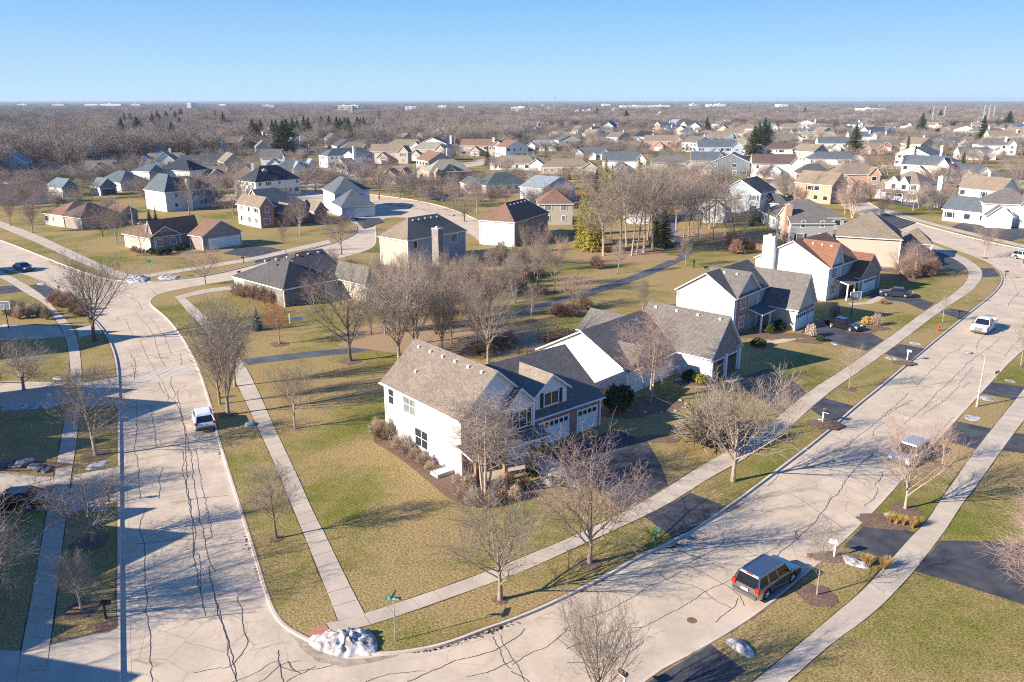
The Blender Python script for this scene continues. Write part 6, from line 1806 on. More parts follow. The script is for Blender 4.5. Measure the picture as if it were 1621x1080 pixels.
ng = bpy.data.node_groups.new('wood', 'GeometryNodeTree')
ng.interface.new_socket('Geometry', in_out='INPUT', socket_type='NodeSocketGeometry')
ng.interface.new_socket('Geometry', in_out='OUTPUT', socket_type='NodeSocketGeometry')
gi = ng.nodes.new('NodeGroupInput'); go = ng.nodes.new('NodeGroupOutput')
iop = ng.nodes.new('GeometryNodeInstanceOnPoints')
g2i = ng.nodes.new('GeometryNodeGeometryToInstance')
for ob, zs in wood_src[::-1]:
    oi = ng.nodes.new('GeometryNodeObjectInfo'); oi.inputs['Object'].default_value = ob; oi.inputs['As Instance'].default_value = True
    tf = ng.nodes.new('GeometryNodeTransform'); q = 10 / zs; tf.inputs['Scale'].default_value = (q, q, q)
    ng.links.new(oi.outputs['Geometry'], tf.inputs[0])
    ng.links.new(tf.outputs[0], g2i.inputs[0])
def na(name, ty):
    a = ng.nodes.new('GeometryNodeInputNamedAttribute'); a.data_type = ty; a.inputs['Name'].default_value = name
    return a.outputs['Attribute']
ng.links.new(gi.outputs[0], iop.inputs['Points']); ng.links.new(g2i.outputs[0], iop.inputs['Instance'])
iop.inputs['Pick Instance'].default_value = True
ng.links.new(na('pick', 'INT'), iop.inputs['Instance Index']); ng.links.new(na('siz', 'FLOAT_VECTOR'), iop.inputs['Scale'])
cx = ng.nodes.new('ShaderNodeCombineXYZ'); ng.links.new(na('turn', 'FLOAT'), cx.inputs[2]); ng.links.new(cx.outputs[0], iop.inputs['Rotation'])
ng.links.new(iop.outputs[0], go.inputs[0])
md = wood.modifiers.new('wood', 'NODES'); md.node_group = ng
# ---------------------------------------------------------------- vehicles
def paint(name, c, metal=.3, rough=.25):
    m, n, b = new_mat(name, c, rough, .5, metal)
    b.inputs['Coat Weight'].default_value = .6; b.inputs['Coat Roughness'].default_value = .05
    return m
M['car_glass'] = new_mat('car_glass', (.012, .014, .018), .05, .8)[0]
M['tyre'] = new_mat('tyre_rubber', (.015, .015, .016), .8)[0]
M['rim'] = new_mat('alloy_rim', (.5, .51, .53), .3, .5, .8)[0]
M['tail'] = new_mat('tail_light', (.55, .02, .015), .3, .5)[0]
M['head'] = new_mat('head_light', (.75, .77, .8), .15, .6)[0]
M['plate'] = new_mat('number_plate', (.7, .72, .75), .5)[0]
M['plastic'] = new_mat('bumper_plastic', (.09, .09, .095), .6)[0]
M['chrome'] = new_mat('chrome', (.6, .61, .63), .15, .6, .9)[0]
def lathe_mesh(mb, prof, axis_y, cx, cz, sides=20, m=0):
    """profile [(y, radius)] turned round the y axis at (cx, cz)"""
    for (y0, r0), (y1, r1) in zip(prof, prof[1:]):
        for k in range(sides):
            a0, a1 = 2 * math.pi * k / sides, 2 * math.pi * (k + 1) / sides
            mb.face([(cx + r0*math.cos(a0), y0, cz + r0*math.sin(a0)), (cx + r0*math.cos(a1), y0, cz + r0*math.sin(a1)), (cx + r1*math.cos(a1), y1, cz + r1*math.sin(a1)), (cx + r1*math.cos(a0), y1, cz + r1*math.sin(a0))], m)
def vehicle(name, label, cat, loc, rz, kind, mat, lower=None, z=RZ + .0):
    root = empty(name, (loc.x, loc.y, z), rz)
    tag(root, label, cat)
    T = dict(
      suv=dict(L=4.95, W=1.92, wr=.38, ax=(1.5, -1.42), prof=[(-2.45,.42),(-2.47,.72),(-2.42,1.02),(-1.0,1.06),(1.15,1.04),(1.55,1.02),(2.22,.93),(2.42,.78),(2.47,.5),(2.40,.32)], cab=(1.2, .62, -2.12, -2.38), zb=1.04, zt=1.74),
      cross=dict(L=4.5, W=1.85, wr=.36, ax=(1.35, -1.3), prof=[(-2.2,.4),(-2.24,.75),(-2.12,1.0),(-.9,1.02),(1.05,.99),(1.9,.9),(2.15,.72),(2.22,.45),(2.15,.3)], cab=(1.15, .45, -1.75, -2.12), zb=.99, zt=1.63),
      sedan=dict(L=4.75, W=1.82, wr=.34, ax=(1.45, -1.35), prof=[(-2.3,.4),(-2.36,.7),(-2.25,.93),(-1.5,.96),(1.0,.90),(1.95,.78),(2.28,.62),(2.36,.42),(2.28,.26)], cab=(1.05, .3, -1.1, -1.85), zb=.91, zt=1.42),
      pickup=dict(L=5.7, W=1.98, wr=.40, ax=(1.85, -1.75), prof=[(-2.8,.5),(-2.84,.8),(-2.82,1.12),(-1.0,1.12),(1.25,1.10),(2.5,1.05),(2.75,.9),(2.82,.55),(2.74,.4)], cab=(1.3, .75, -.55, -.85), zb=1.1, zt=1.83))[kind]
    L, W, wr_, ax, prof = T['L'], T['W'], T['wr'], T['ax'], T['prof']
    # side outline with wheel arches cut from the sill line
    sill = .26 if kind != 'sedan' else .2
    pts = list(prof)
    low = []
    for a in sorted(ax, reverse=True):
        R = wr_ + .07
        low.append((a + R + .02, sill))
        for k in range(0, 9):
            t = math.pi * k / 8
            low.append((a + R * math.cos(t), max(sill, wr_ + R * math.sin(t))))
        low.append((a - R - .02, sill))
    outline = pts + low
    bm = bmesh.new()
    vs = [bm.verts.new((x, -W / 2, z_)) for x, z_ in outline]
    f = bm.faces.new(vs)
    r = bmesh.ops.extrude_face_region(bm, geom=[f])
    nv = [e for e in r['geom'] if isinstance(e, bmesh.types.BMVert)]
    for v in nv: v.co.y = W / 2
    bmesh.ops.recalc_face_normals(bm, faces=bm.faces)
    np_ = len(prof)
    ed = [e for e in bm.edges if abs(e.verts[0].co.y - e.verts[1].co.y) < 1e-6 and min(e.verts[0].co.z, e.verts[1].co.z) > .6 and any((abs(e.verts[0].co.x - p[0]) < 1e-5) for p in prof) and any((abs(e.verts[1].co.x - p[0]) < 1e-5) for p in prof)]
    bmesh.ops.bevel(bm, geom=ed, offset=.09, segments=2, affect='EDGES', profile=.6)
    bmesh.ops.triangulate(bm, faces=[f_ for f_ in bm.faces if len(f_.verts) > 4])
    me = bpy.data.meshes.new('body'); bm.to_mesh(me); bm.free(); me.materials.append(mat)
    body = link('body', me, root)
    # cabin: tapered glass block, painted roof, pillars
    xf0, xf1, xr1, xr0 = T['cab']; zb, zt = T['zb'], T['zt']
    wb, wt = W / 2 - .06, W / 2 - .24
    g = MB()
    B = [(xr0,-wb,zb-.05),(xf0,-wb,zb-.05),(xf0,wb,zb-.05),(xr0,wb,zb-.05)]; Tp = [(xr1,-wt,zt-.05),(xf1,-wt,zt-.05),(xf1,wt,zt-.05),(xr1,wt,zt-.05)]
    for k in range(4): g.face([B[k], B[(k+1)%4], Tp[(k+1)%4], Tp[k]])
    g.face(Tp)
    g.build('cabin_glass', M['car_glass'], root)
    p = MB()
    def bar(a, b, w_=.06):
        p.tube([a, b], [w_, w_ * .85], 4)
    for sy in (-1, 1):
        bar((xf0, sy*wb, zb-.03), (xf1, sy*wt, zt-.04), .05); bar((xr0, sy*wb, zb-.03), (xr1, sy*wt, zt-.04), .08)
        mids = (.45, ) if kind == 'pickup' else (.36, .68) if kind in ('suv', 'cross') else (.5,)
        for t in mids:
            xb = xf0 + (xr0 - xf0) * t; xt = xf1 + (xr1 - xf1) * t
            bar((xb, sy*(wb+.005), zb-.03), (xt, sy*(wt+.005), zt-.04), .045)
        if kind in ('suv',):
            p.tube([(xf1-.2, sy*(wt-.05), zt+.08),(xr1+.3, sy*(wt-.05), zt+.08)], [.025,.025], 5)
    bar((xf1, -wt, zt-.05), (xf1, wt, zt-.05), .05); bar((xr1, -wt, zt-.05), (xr1, wt, zt-.05), .05)
    p.build('pillars', mat, root)
    rb = bmesh.new(); rv = [(xr1-.06,-wt-.03),(xf1+.04,-wt-.03),(xf1+.04,wt+.03),(xr1-.06,wt+.03)]
    v0 = [rb.verts.new((x, y, zt-.07)) for x, y in rv]; v1 = [rb.verts.new((x*.97+(xf1+xr1)/2*.03, y*.93, zt+.02)) for x, y in rv]
    rb.faces.new(v0[::-1]); rb.faces.new(v1)
    for k in range(4): rb.faces.new([v0[k], v0[(k+1)%4], v1[(k+1)%4], v1[k]])
    bmesh.ops.bevel(rb, geom=[e for e in rb.edges if e.verts[0].co.z > zt - .01 or e.verts[1].co.z > zt - .01], offset=.05, segments=2, affect='EDGES')
    me = bpy.data.meshes.new('roof'); rb.to_mesh(me); rb.free(); me.materials.append(mat); link('roof', me, root)
    # wheels
    for a in ax:
        for sy in (-1, 1):
            w_ = MB(); y1 = sy * (W / 2 - .01); y0 = sy * (W / 2 - .24)
            lathe_mesh(w_, [(y0, wr_*.6), (y0, wr_*.96), ((y0+y1)/2, wr_), (y1 - sy*.02, wr_*.97), (y1, wr_*.66)], 0, a, wr_)
            wh = w_.build('wheel', M['tyre'], root)
            q = MB(); lathe_mesh(q, [(y1 - sy*.03, wr_*.67), (y1 - sy*.01, wr_*.62), (y1 - sy*.05, wr_*.3), (y1, 0.01)], 0, a, wr_, 20)
            for k in range(5):
                an = 2*math.pi*k/5; q.tube([(a, y1+sy*.004, wr_), (a+wr_*.62*math.cos(an), y1+sy*.004, wr_+wr_*.62*math.sin(an))], [.05,.035], 4)
            q.build('rim', M['rim'], wh)
    # lamps, bumpers, plates, mirrors
    xF, xR = L / 2, -L / 2
    hz = prof[-3][1]
    for sy in (-1, 1):
        q = MB(); q.box(xF - .32, xF - .02, sy*(W/2-.08)-.28 if sy>0 else sy*(W/2-.08), sy*(W/2-.08) if sy>0 else sy*(W/2-.08)+.28, .62 if kind != 'pickup' else .78, .80 if kind != 'pickup' else .98); q.build('headlight', M['head'], root)
        q = MB(); zz = {'suv':(.82,1.16),'cross':(.85,1.08),'sedan':(.68,.86),'pickup':(.75,1.08)}[kind]; xx = {'suv':.03,'cross':.03,'sedan':.02,'pickup':.01}[kind]
        ya, yb2 = sorted((sy*(W/2-.24), sy*(W/2+.008))); q.box(xR - .03, xR + .2, ya, yb2, *zz); q.build('taillight', M['tail'], root)
        q = MB(); xm = xf0 - .25; ya, yb2 = sorted((sy*(W/2-.02), sy*(W/2+.18))); q.box(xm, xm + .12, ya, yb2, zb, zb + .15); q.build('mirror', mat if kind != 'pickup' else M['black'], root)
    low_m = lower or M['plastic']
    q = MB(); q.box(xF - .2, xF + .06, -W/2+.12, W/2-.12, .3, .52); q.box(xR - .06, xR + .2, -W/2+.12, W/2-.12, .34, .58); q.build('bumper', low_m, root)
    q = MB(); q.box(xR - .075, xR - .02, -.26, .26, .74 if kind != 'pickup' else .62, .9 if kind != 'pickup' else .76); q.build('number_plate', M['plate'], root)
    q = MB(); q.box(xF - .06, xF + .02, -.5, .5, .56, .78 if kind != 'pickup' else .98); q.build('grille', M['plastic'] if kind != 'pickup' else M['chrome'], root)
    q = MB(); q.box(-L*.36, L*.36, -W/2+.06, W/2-.06, .2, .5); q.build('underbody', M['black'], root)
    if kind == 'suv':
        q = MB(); q.box(xr1 - .03, xr1 + .05, -.2, .2, zt + .0, zt + .06); q.build('brake_light', M['tail'], root)
    if kind == 'pickup':
        q = MB(); q.box(xR + .12, -.95, -W/2+.1, W/2-.1, 1.122, 1.128); q.build('cargo_bed', M['plastic'], root)
        q = MB()
        for sy in (-1, 1): ya, yb2 = sorted((sy*(W/2-.01), sy*(W/2-.1))); q.box(xR, -.92, ya, yb2, 1.05, 1.34)
        q.box(xR, xR + .08, -W/2+.1, W/2-.1, 1.05, 1.34); q.box(-.98, -.9, -W/2+.1, W/2-.1, 1.05, 1.34); q.build('bed_side', mat, root)
    return root
def heading(a, b):
    d = G(*b) - G(*a); return math.atan2(d.y, d.x)
P_gm, P_wh, P_wt, P_bk, P_gy, P_bl, P_sl = paint('grey_brown_paint', (.36,.35,.33), .95, .2), paint('white_paint', (.72,.72,.71), 0, .3), paint('white_truck_paint', (.80,.80,.79), 0, .3), paint('black_car_paint', (.008,.009,.012), .2, .12), paint('gunmetal_paint', (.05,.06,.075), .5), paint('blue_paint', (.03,.06,.17), .4), paint('silver_paint', (.5,.52,.54), .5)
c = (G(1182,940,RZ) + G(1250,905,RZ)) / 2 ; c = G(1213,926,RZ)
vehicle('suv', 'grey-brown sport utility vehicle parked at the right kerb, sky-blue glint on its roof', 'suv', c, heading((1122,1017),(1215,957)) + .02, 'suv', P_gm)
c = G(323,672,RZ); vehicle('suv', 'white crossover parked at the kerb of the left street, seen from behind', 'suv', c, heading((350,715),(334,655)) + .02, 'cross', P_wh)
c = G(1556,523,RZ); vehicle('pickup_truck', 'white pickup truck driving down the right street toward the viewer', 'pickup truck', c, heading((1583,500),(1542,530)), 'pickup', P_wt)
c = G(1439,728,RZ); vehicle('car', 'silver-white car parked on the right street behind the pale-trunked tree', 'car', c, heading((1460,717),(1422,740)), 'cross', P_sl)
c = G(1335,520,0); vehicle('car', 'black sedan on the shaded driveway under the basketball hoop', 'car', c, heading((1318,516),(1352,524)), 'sedan', P_bk, z=.02)
c = G(1417,469,0); vehicle('car', 'dark grey sedan on the driveway of the rust-roofed house', 'car', c, heading((1437,470),(1399,467)), 'sedan', P_gy, z=.02)
c = G(38,428,RZ); vehicle('car', 'dark blue sedan parked on the far left street', 'car', c, heading((25,425),(52,432)), 'sedan', P_bl)
c = G(24,803,0); vehicle('car', 'black car with red tail light on the concrete drive at the left edge', 'car', c, heading((40,797),(-5,800)), 'sedan', P_bk, z=.02)
c = G(1622,411,RZ); vehicle('car', 'silver car at the right edge near the street junction', 'car', c, heading((1610,403),(1635,407)), 'cross', P_sl)
c = G(519,286,0); vehicle('car', 'dark pickup-like car on the cul-de-sac drive of the navy-roofed house', 'car', c, .3, 'suv', P_gy, z=.02)
c = G(775,256,0); vehicle('car', 'white car parked before the brown-gabled house, far centre', 'car', c, .2, 'sedan', P_wh, z=.02)
c = G(1253,313,0); vehicle('car', 'black car on the cul-de-sac by the pale blue wall', 'car', c, .5, 'sedan', P_bk, z=.02)
c = G(110,262,0); vehicle('car', 'red car far left among the trees', 'car', c, .3, 'sedan', paint('red_paint', (.4,.02,.03), .1), z=.02)

# ---------------------------------------------------------------- street furniture
def text_mesh(s_, size, mat, depth=.004):
    cu = bpy.data.curves.new('lettering', 'FONT'); cu.body = s_; cu.size = size; cu.align_x = 'CENTER'; cu.align_y = 'CENTER'; cu.extrude = depth
    to = bpy.data.objects.new('lettering_tmp', cu)
    COL.objects.link(to)
    dg = bpy.context.evaluated_depsgraph_get(); me = bpy.data.meshes.new_from_object(to.evaluated_get(dg))
    bpy.data.objects.remove(to); me.materials.clear(); me.materials.append(mat)
    for p_ in me.polygons: p_.material_index = 0
    return me
M['sign_green'] = new_mat('sign_green', (.0, .22, .16), .4)[0]
M['sign_white'] = new_mat('sign_white', (.85, .86, .85), .4)[0]
M['hydrant'] = new_mat('hydrant_red', (.62, .06, .025), .45)[0]
def street_sign(px, py, label, h=2.75, rz=0.3, words_=True):
    c = G(px, py); o = empty('street_sign', (c.x, c.y, 0), rz); tag(o, label, 'street sign')
    mb = MB(); mb.tube([(0,0,-.1),(0,0,h)], [.035,.035], 8, cap=True); mb.build('post', M['steel'], o)
    for k, (z0, a) in enumerate(((h, 0), (h + .24, math.radians(80)))):
        m4 = Matrix.Rotation(a, 4, 'Z')
        mb = MB(); mb.box(-.46, .46, -.012, .012, z0, z0 + .22, 0, m4); bl = mb.build('name_plate', M['sign_green'], o)
        if words_ and k == 0:
            me = text_mesh('Grace St', .19, M['sign_white'])
            for sgn in (1, -1):
                t = link('lettering', me, bl); t.rotation_euler = (math.pi / 2, 0, 0 if sgn == 1 else math.pi); t.location = (0, -.018 * sgn, z0 + .105)
    return o
street_sign(626, 1015, 'green street name sign reading Grace St on a pole at the bottom corner', rz=-.05)
street_sign(239, 441, 'green street sign on a pole at the upper left intersection', rz=-.4, words_=False)
def lamp(px, py, h, label, az):
    c = G(px, py); o = empty('street_light', (c.x, c.y, 0), az); tag(o, label, 'street light')
    mb = MB(); mb.tube([(0,0,-.1),(0,0,.5),(0,0,h)], [.11,.09,.05], 10, cap=True); mb.build('pole', M['pole'], o)
    mb = MB(); mb.tube([(0,0,h),(.25,0,h+.08),(.5,0,h+.1)], [.035,.03,.03], 6); mb.build('arm', M['pole'], o)
    mb = MB(); mb.box(.4,.85,-.12,.12,h+.05,h+.16); mb.build('lamp_head', M['steel'], o)
M['pole'] = new_mat('pole_concrete', (.42,.40,.37), .6)[0]
lamp(1546, 644, 5.5, 'tall pale street light pole on the verge of the right street', math.radians(150))
lamp(1117, 480-0, 0.1, '', 0) if False else None
lamp(211, 360, 6.5, 'grey street light pole on the lawn left of the mauve-roofed brick ranch', .5)
def hydrant(px, py, label):
    c = G(px, py); o = empty('fire_hydrant', (c.x, c.y, 0)); tag(o, label, 'fire hydrant')
    mb = MB()
    prof = [(0,.17),(.06,.17),(.07,.12),(.55,.12),(.57,.15),(.62,.15),(.64,.13),(.74,.09),(.80,.03),(.84,.03)]
    mb.tube([(0,0,z) for z,_ in prof], [r for _,r in prof], 14, cap=True); mb.build('barrel', M['hydrant'], o)
    for a in (0, math.pi / 2, math.pi):
        mb = MB(); mb.tube([(math.cos(a)*.08, math.sin(a)*.08, .45),(math.cos(a)*.22, math.sin(a)*.22, .45)], [.06,.07], 10, cap=True); mb.build('outlet_cap', M['hydrant'], o)
hydrant(347, 630, 'red fire hydrant under the tall bare upright tree on the left street verge')
hydrant(1485, 524, 'red fire hydrant beside the slender young tree on the right verge')
# mailboxes: post, box, flag
def mailbox(px, py, label, post='trim', box='black', rz=0.6, kind=0):
    c = G(px, py); o = empty('mailbox', (c.x, c.y, 0), rz); tag(o, label, 'mailbox')
    mb = MB(); mb.box(-.05,.05,-.05,.05,-.1,1.05 if kind != 2 else 1.35); 
    if kind == 2: mb.box(-.05,.05,-.5,.1,1.0,1.08)
    mb.build('post', M[post], o)
    mb = MB(); n = 8; y0, y1 = -.42, .14
    P0 = [(-.11, 0), (.11, 0), (.11, .14)] + [(.11*math.cos(t), .14+.11*math.sin(t)) for t in [math.pi*k/n for k in range(1, n)]] + [(-.11, .14)]
    z0 = 1.06 if kind != 2 else 1.09
    a_ = [(x, y0, z0+z_) for x, z_ in P0]; b_ = [(x, y1, z0+z_) for x, z_ in P0]
    mb.face(a_[::1]); mb.face(b_[::-1])
    for k in range(len(P0)): mb.face([a_[k], b_[k], b_[(k+1)%len(P0)], a_[(k+1)%len(P0)]])
    mb.build('box', M[box], o)
    mb = MB(); mb.box(.115,.13,-.2,-.16,z0+.05,z0+.3); mb.box(.115,.13,-.2,-.05,z0+.22,z0+.3); mb.build('flag', M['hydrant'], o)
M['green_box'] = new_mat('green_mailbox', (.02,.16,.11), .4)[0]
mailbox(1037, 862, 'green mailbox and post by the kerb at the corner house driveway', 'green_box', 'green_box', .9)
mailbox(1320, 882, 'white wooden mailbox on a white post beside the right black driveway', 'trim', 'trim', -2.2, 2)
mailbox(1436, 570, 'pale square mailbox on a white post beside the verge snow strip', 'trim', 'pole', .7)
mailbox(1517, 505, 'black mailbox near the red hydrant on the curving verge', 'black', 'black', .7)
mailbox(168, 980, 'dark mailbox on the left verge by the bottom concrete driveway', 'black', 'black', 1.6)
mailbox(173, 795, 'dark mailbox on the left verge beside the snow patch', 'black', 'black', 1.6)
mailbox(1302, 668, 'mailbox in a round bark bed at the ranch house driveway', 'trim', 'black', .8, 2)
mailbox(94, 465, 'brown mailbox at the bend of the left street', 'brown_wood', 'black', .9)
mailbox(386, 417, 'black mailbox by the driveway of the brown brick ranch', 'black', 'black', -1.2)
mailbox(378, 441, 'brown mailbox post across the side street from the brick ranch', 'brown_wood', 'black', 1.9)
mailbox(634, 312, 'dark mailbox on the far cul-de-sac verge', 'black', 'black', 0)
mailbox(988, 1097, 'white mailbox with black trim at the bottom edge beside the driveway', 'trim', 'black', -2.4, 2)
mailbox(1591, 440, 'black mailbox at the outer bend of the right street', 'black', 'black', .9)
# for-sale style board on the right verge
c = G(1576, 603); o = empty('yard_sign', (c.x, c.y, 0), .5); tag(o, 'small faded pink yard sign on a thin post at the kerb above the street light', 'yard sign')
mb = MB(); mb.tube([(0,0,-.1),(0,0,1.2)], [.03,.03], 6); mb.build('post', M['brown_wood'], o)
mb = MB(); mb.box(-.45,.45,-.015,.015,.85,1.2); mb.build('board', new_mat('faded_pink_board', (.6,.42,.36), .6)[0], o)
# park notice board (blue), standing on the lawn by the path
c = G(472, 522); o = empty('park_sign', (c.x, c.y, 0), .1); tag(o, 'blue double notice board on a post on the lawn by the russet-leaved oak', 'park sign')
mb = MB(); mb.tube([(0,0,-.1),(0,0,1.6)], [.05,.05], 8); mb.build('post', M['brown_wood'], o)
mb = MB(); mb.box(-.7,-.03,-.03,.03,1.35,1.8); mb.box(.03,.7,-.03,.03,1.35,1.8); mb.build('board', new_mat('blue_board', (.05,.16,.36), .5)[0], o)
c = G(459, 513); o = empty('marker_post', (c.x, c.y, 0)); tag(o, 'short white post left of the blue notice board', 'post')
mb = MB(); mb.box(-.08,.08,-.08,.08,-.1,1.5); mb.build('post', M['trim'], o)
# basketball hoops
def hoop(px, py, label, rz):
    c = G(px, py); o = empty('basketball_hoop', (c.x, c.y, 0), rz); tag(o, label, 'basketball hoop')
    mb = MB(); mb.tube([(0,0,-.05),(0,0,2.7),(.4,0,3.3)], [.06,.06,.05], 8); mb.build('pole', M['black'], o)
    bd = MB(); bd.box(.42,.45,-.9,.9,2.85,3.9); b1 = bd.build('backboard', M['board_clear'], o)
    fr = MB()
    for y0,y1,z0,z1 in ((-.93,.93,3.87,3.95),(-.93,.93,2.8,2.88),(-.93,-.85,2.8,3.95),(.85,.93,2.8,3.95),(-.3,.3,3.12,3.16),(-.3,.3,3.5,3.54),(-.3,-.26,3.12,3.54),(.26,.3,3.12,3.54)): fr.box(.40,.47,y0,y1,z0,z1)
    fr.build('frame', M['trim'], b1)
    rm_ = MB(); pts = [(.72+.23*math.cos(t), .23*math.sin(t), 3.05) for t in [2*math.pi*k/16 for k in range(17)]]
    rm_.tube(pts, [.015]*17, 5); rm_.build('rim', M['hydrant'], o)
    nm = MB()
    for k in range(12):
        t = 2*math.pi*k/12; t2 = t + .4
        nm.tube([(.72+.22*math.cos(t), .22*math.sin(t), 3.04),(.72+.13*math.cos(t2), .13*math.sin(t2), 2.65)], [.012,.012], 3)
        nm.tube([(.72+.22*math.cos(t), .22*math.sin(t), 3.04),(.72+.13*math.cos(t-.4), .13*math.sin(t-.4), 2.65)], [.012,.012], 3)
    nm.build('net', M['trim'], o)
M['board_clear'] = new_mat('backboard_grey', (.25,.27,.29), .2, .5)[0]
hoop(1347, 503, 'basketball hoop with white-framed backboard over the driveway of the black sedan', math.radians(-75))
hoop(14, 520, 'basketball hoop at the left edge behind the twiggy hedge', math.radians(-85))

from mathutils import noise as mnoise
# snow left on verges -------------------------------------------------------------
def snow_pile(name, outline, h, label, group=None, seed=3, dirty=None):
    P = smooth_loop([G(a, b) for a, b in outline], True, 1)
    c = sum(P, Vector()) / len(P); r = random.Random(seed)
    bm = bmesh.new()
    R = max((p - c).length for p in P)
    rings = max(4, int(R / .28)); prev = None
    rings = min(max(rings, 14 if R > 1.5 else 5), 26)
    n = len(P) * (4 if R > 1.5 else 1)
    Pn = resample(P + [P[0]], sum((P[i] - P[i-1]).length for i in range(len(P))) / n)[:-1]; n = len(Pn)
    bz = -.13 if h > .35 else -.02
    for k in range(rings + 1):
        t = 1 - k / rings
        row = []
        for i, p in enumerate(Pn):
            q = c.lerp(p, t)
            hh = h * (1 - t ** 2.2) ** .7
            hh *= .75 + .3 * math.sin(q.x * 1.1 + seed) * math.sin(q.y * 1.7)
            nv = mnoise.fractal(Vector((q.x * 2.2, q.y * 2.2, seed)), 1.0, 2.0, 4); lump = nv * min(h * .35, .22) if 0 < k < rings else 0
            row.append(bm.verts.new((q.x + (r.uniform(-.04,.04) if k else 0), q.y, bz if k == 0 else max(.015, hh + lump))))
        if prev:
            for i in range(n): bm.faces.new([prev[i], prev[(i+1)%n], row[(i+1)%n], row[i]])
        prev = row
    bm.faces.new(prev)
    bmesh.ops.recalc_face_normals(bm, faces=bm.faces)
    for f_ in bm.faces: f_.smooth = True
    me = bpy.data.meshes.new(name); bm.to_mesh(me); bm.free(); me.materials.append(M['snow'])
    o = link(name, me); tag(o, label, 'snow', group)
    return o
snow_pile('snow_pile', [(484,1014),(500,1006),(520,1003),(545,1000),(572,998),(592,1000),(598,1012),(599,1030),(594,1036),(570,1035),(545,1040),(520,1033),(500,1026)], .62, 'large rough heap of old snow at the bottom street corner')
snow_pile('snow_pile', [(196,443),(203,438),(215,435),(228,437),(236,441),(235,446),(218,447),(203,447)], .6, 'snow heap on the pavement corner at the upper left intersection', seed=5)
snow_pile('snow_pile', [(248,440),(258,436),(272,436),(285,438),(283,442),(265,443),(252,443)], .45, 'lower long snow heap beside the corner heap at upper left', seed=6)
snow_pile('snow_pile', [(1144,1012),(1158,1008),(1175,1014),(1190,1025),(1197,1040),(1190,1045),(1170,1034),(1152,1022)], .35, 'elongated snow heap on the verge below the parked dark SUV', seed=7)
snow_pile('snow_pile', [(1328,878),(1340,880),(1362,888),(1381,898),(1376,902),(1350,897),(1334,890)], .3, 'snow ridge between golden grasses beside the right black driveway', seed=8)
for i, ol in enumerate(([(132,743),(140,735),(155,730),(172,728),(176,732),(165,738),(150,743),(136,746)],[(140,800),(155,796),(176,798),(178,806),(160,812),(142,811)],[(0,645),(20,640),(60,641),(95,637),(98,642),(60,648),(22,650),(0,652)],
    [(80,598),(92,595),(104,597),(100,602),(85,602)],[(1437,542),(1450,541),(1462,545),(1455,547),(1440,545)],[(1400,564),(1415,566),(1425,570),(1412,571),(1402,568)],[(1522,657),(1535,656),(1558,661),(1550,667),(1530,666)],
    [(1548,627),(1562,627),(1578,632),(1570,636),(1552,633)],[(1586,601),(1598,600),(1612,606),(1600,606)],[(1396,816),(1403,810),(1414,815),(1412,820),(1402,819)],[(1311,541),(1325,543),(1332,547),(1320,547)],[(900,765),(908,764),(915,770),(910,773)],
    [(48,858),(58,855),(61,858),(52,863)],[(56,450),(66,446),(74,450),(66,453)],[(0,516),(10,512),(22,514),(14,519)],[(1528,556),(1540,557),(1538,560),(1529,559)],[(1290,663),(1300,662),(1308,664),(1298,667)],[(150,526),(158,524),(163,527),(156,529)],[(848,745),(860,750),(856,753)]
    )):
    snow_pile('snow_patch', ol, .1, ('thin leftover snow patch on grass or verge'), 'thin leftover snow patches', seed=20 + i)

gm2 = MB()
for a_ in ((1080,858,1.5,.5,.5),(1062,868,1.2,.3,.5),(700,1024,1.6,.25,.3),(735,1012,1.4,.3,.4),(762,1003,1.2,.3,.45),(790,994,1.0,.25,.5),(655,1032,1.3,.2,.1),(905,940,1.5,.25,.55),(940,925,1.2,.3,.55),(350,712,.25,1.6,.3),(392,856,.3,1.5,.35),(410,905,.3,1.4,.35),(1160,806,1.2,.3,.7)):
    c_ = G(a_[0], a_[1], RZ); r_l = random.Random(a_[0])
    for _ in range(60):
        q_ = Vector((r_l.gauss(0, a_[2] * .5), r_l.gauss(0, a_[3] * .5))); q_.rotate(Matrix.Rotation(a_[4], 2)); s_l = r_l.uniform(.03, .09)
        pts = [(c_.x + q_.x + s_l * math.cos(t_), c_.y + q_.y + s_l * .8 * math.sin(t_), RZ + .016) for t_ in (0, 1.1, 2.3, 3.3, 4.4, 5.4)]
        if on_road(pts[0][0], pts[0][1]): gm2.face(pts)
tag(gm2.build('gutter_leaves', M['litter'], fix=False), kind='stuff')
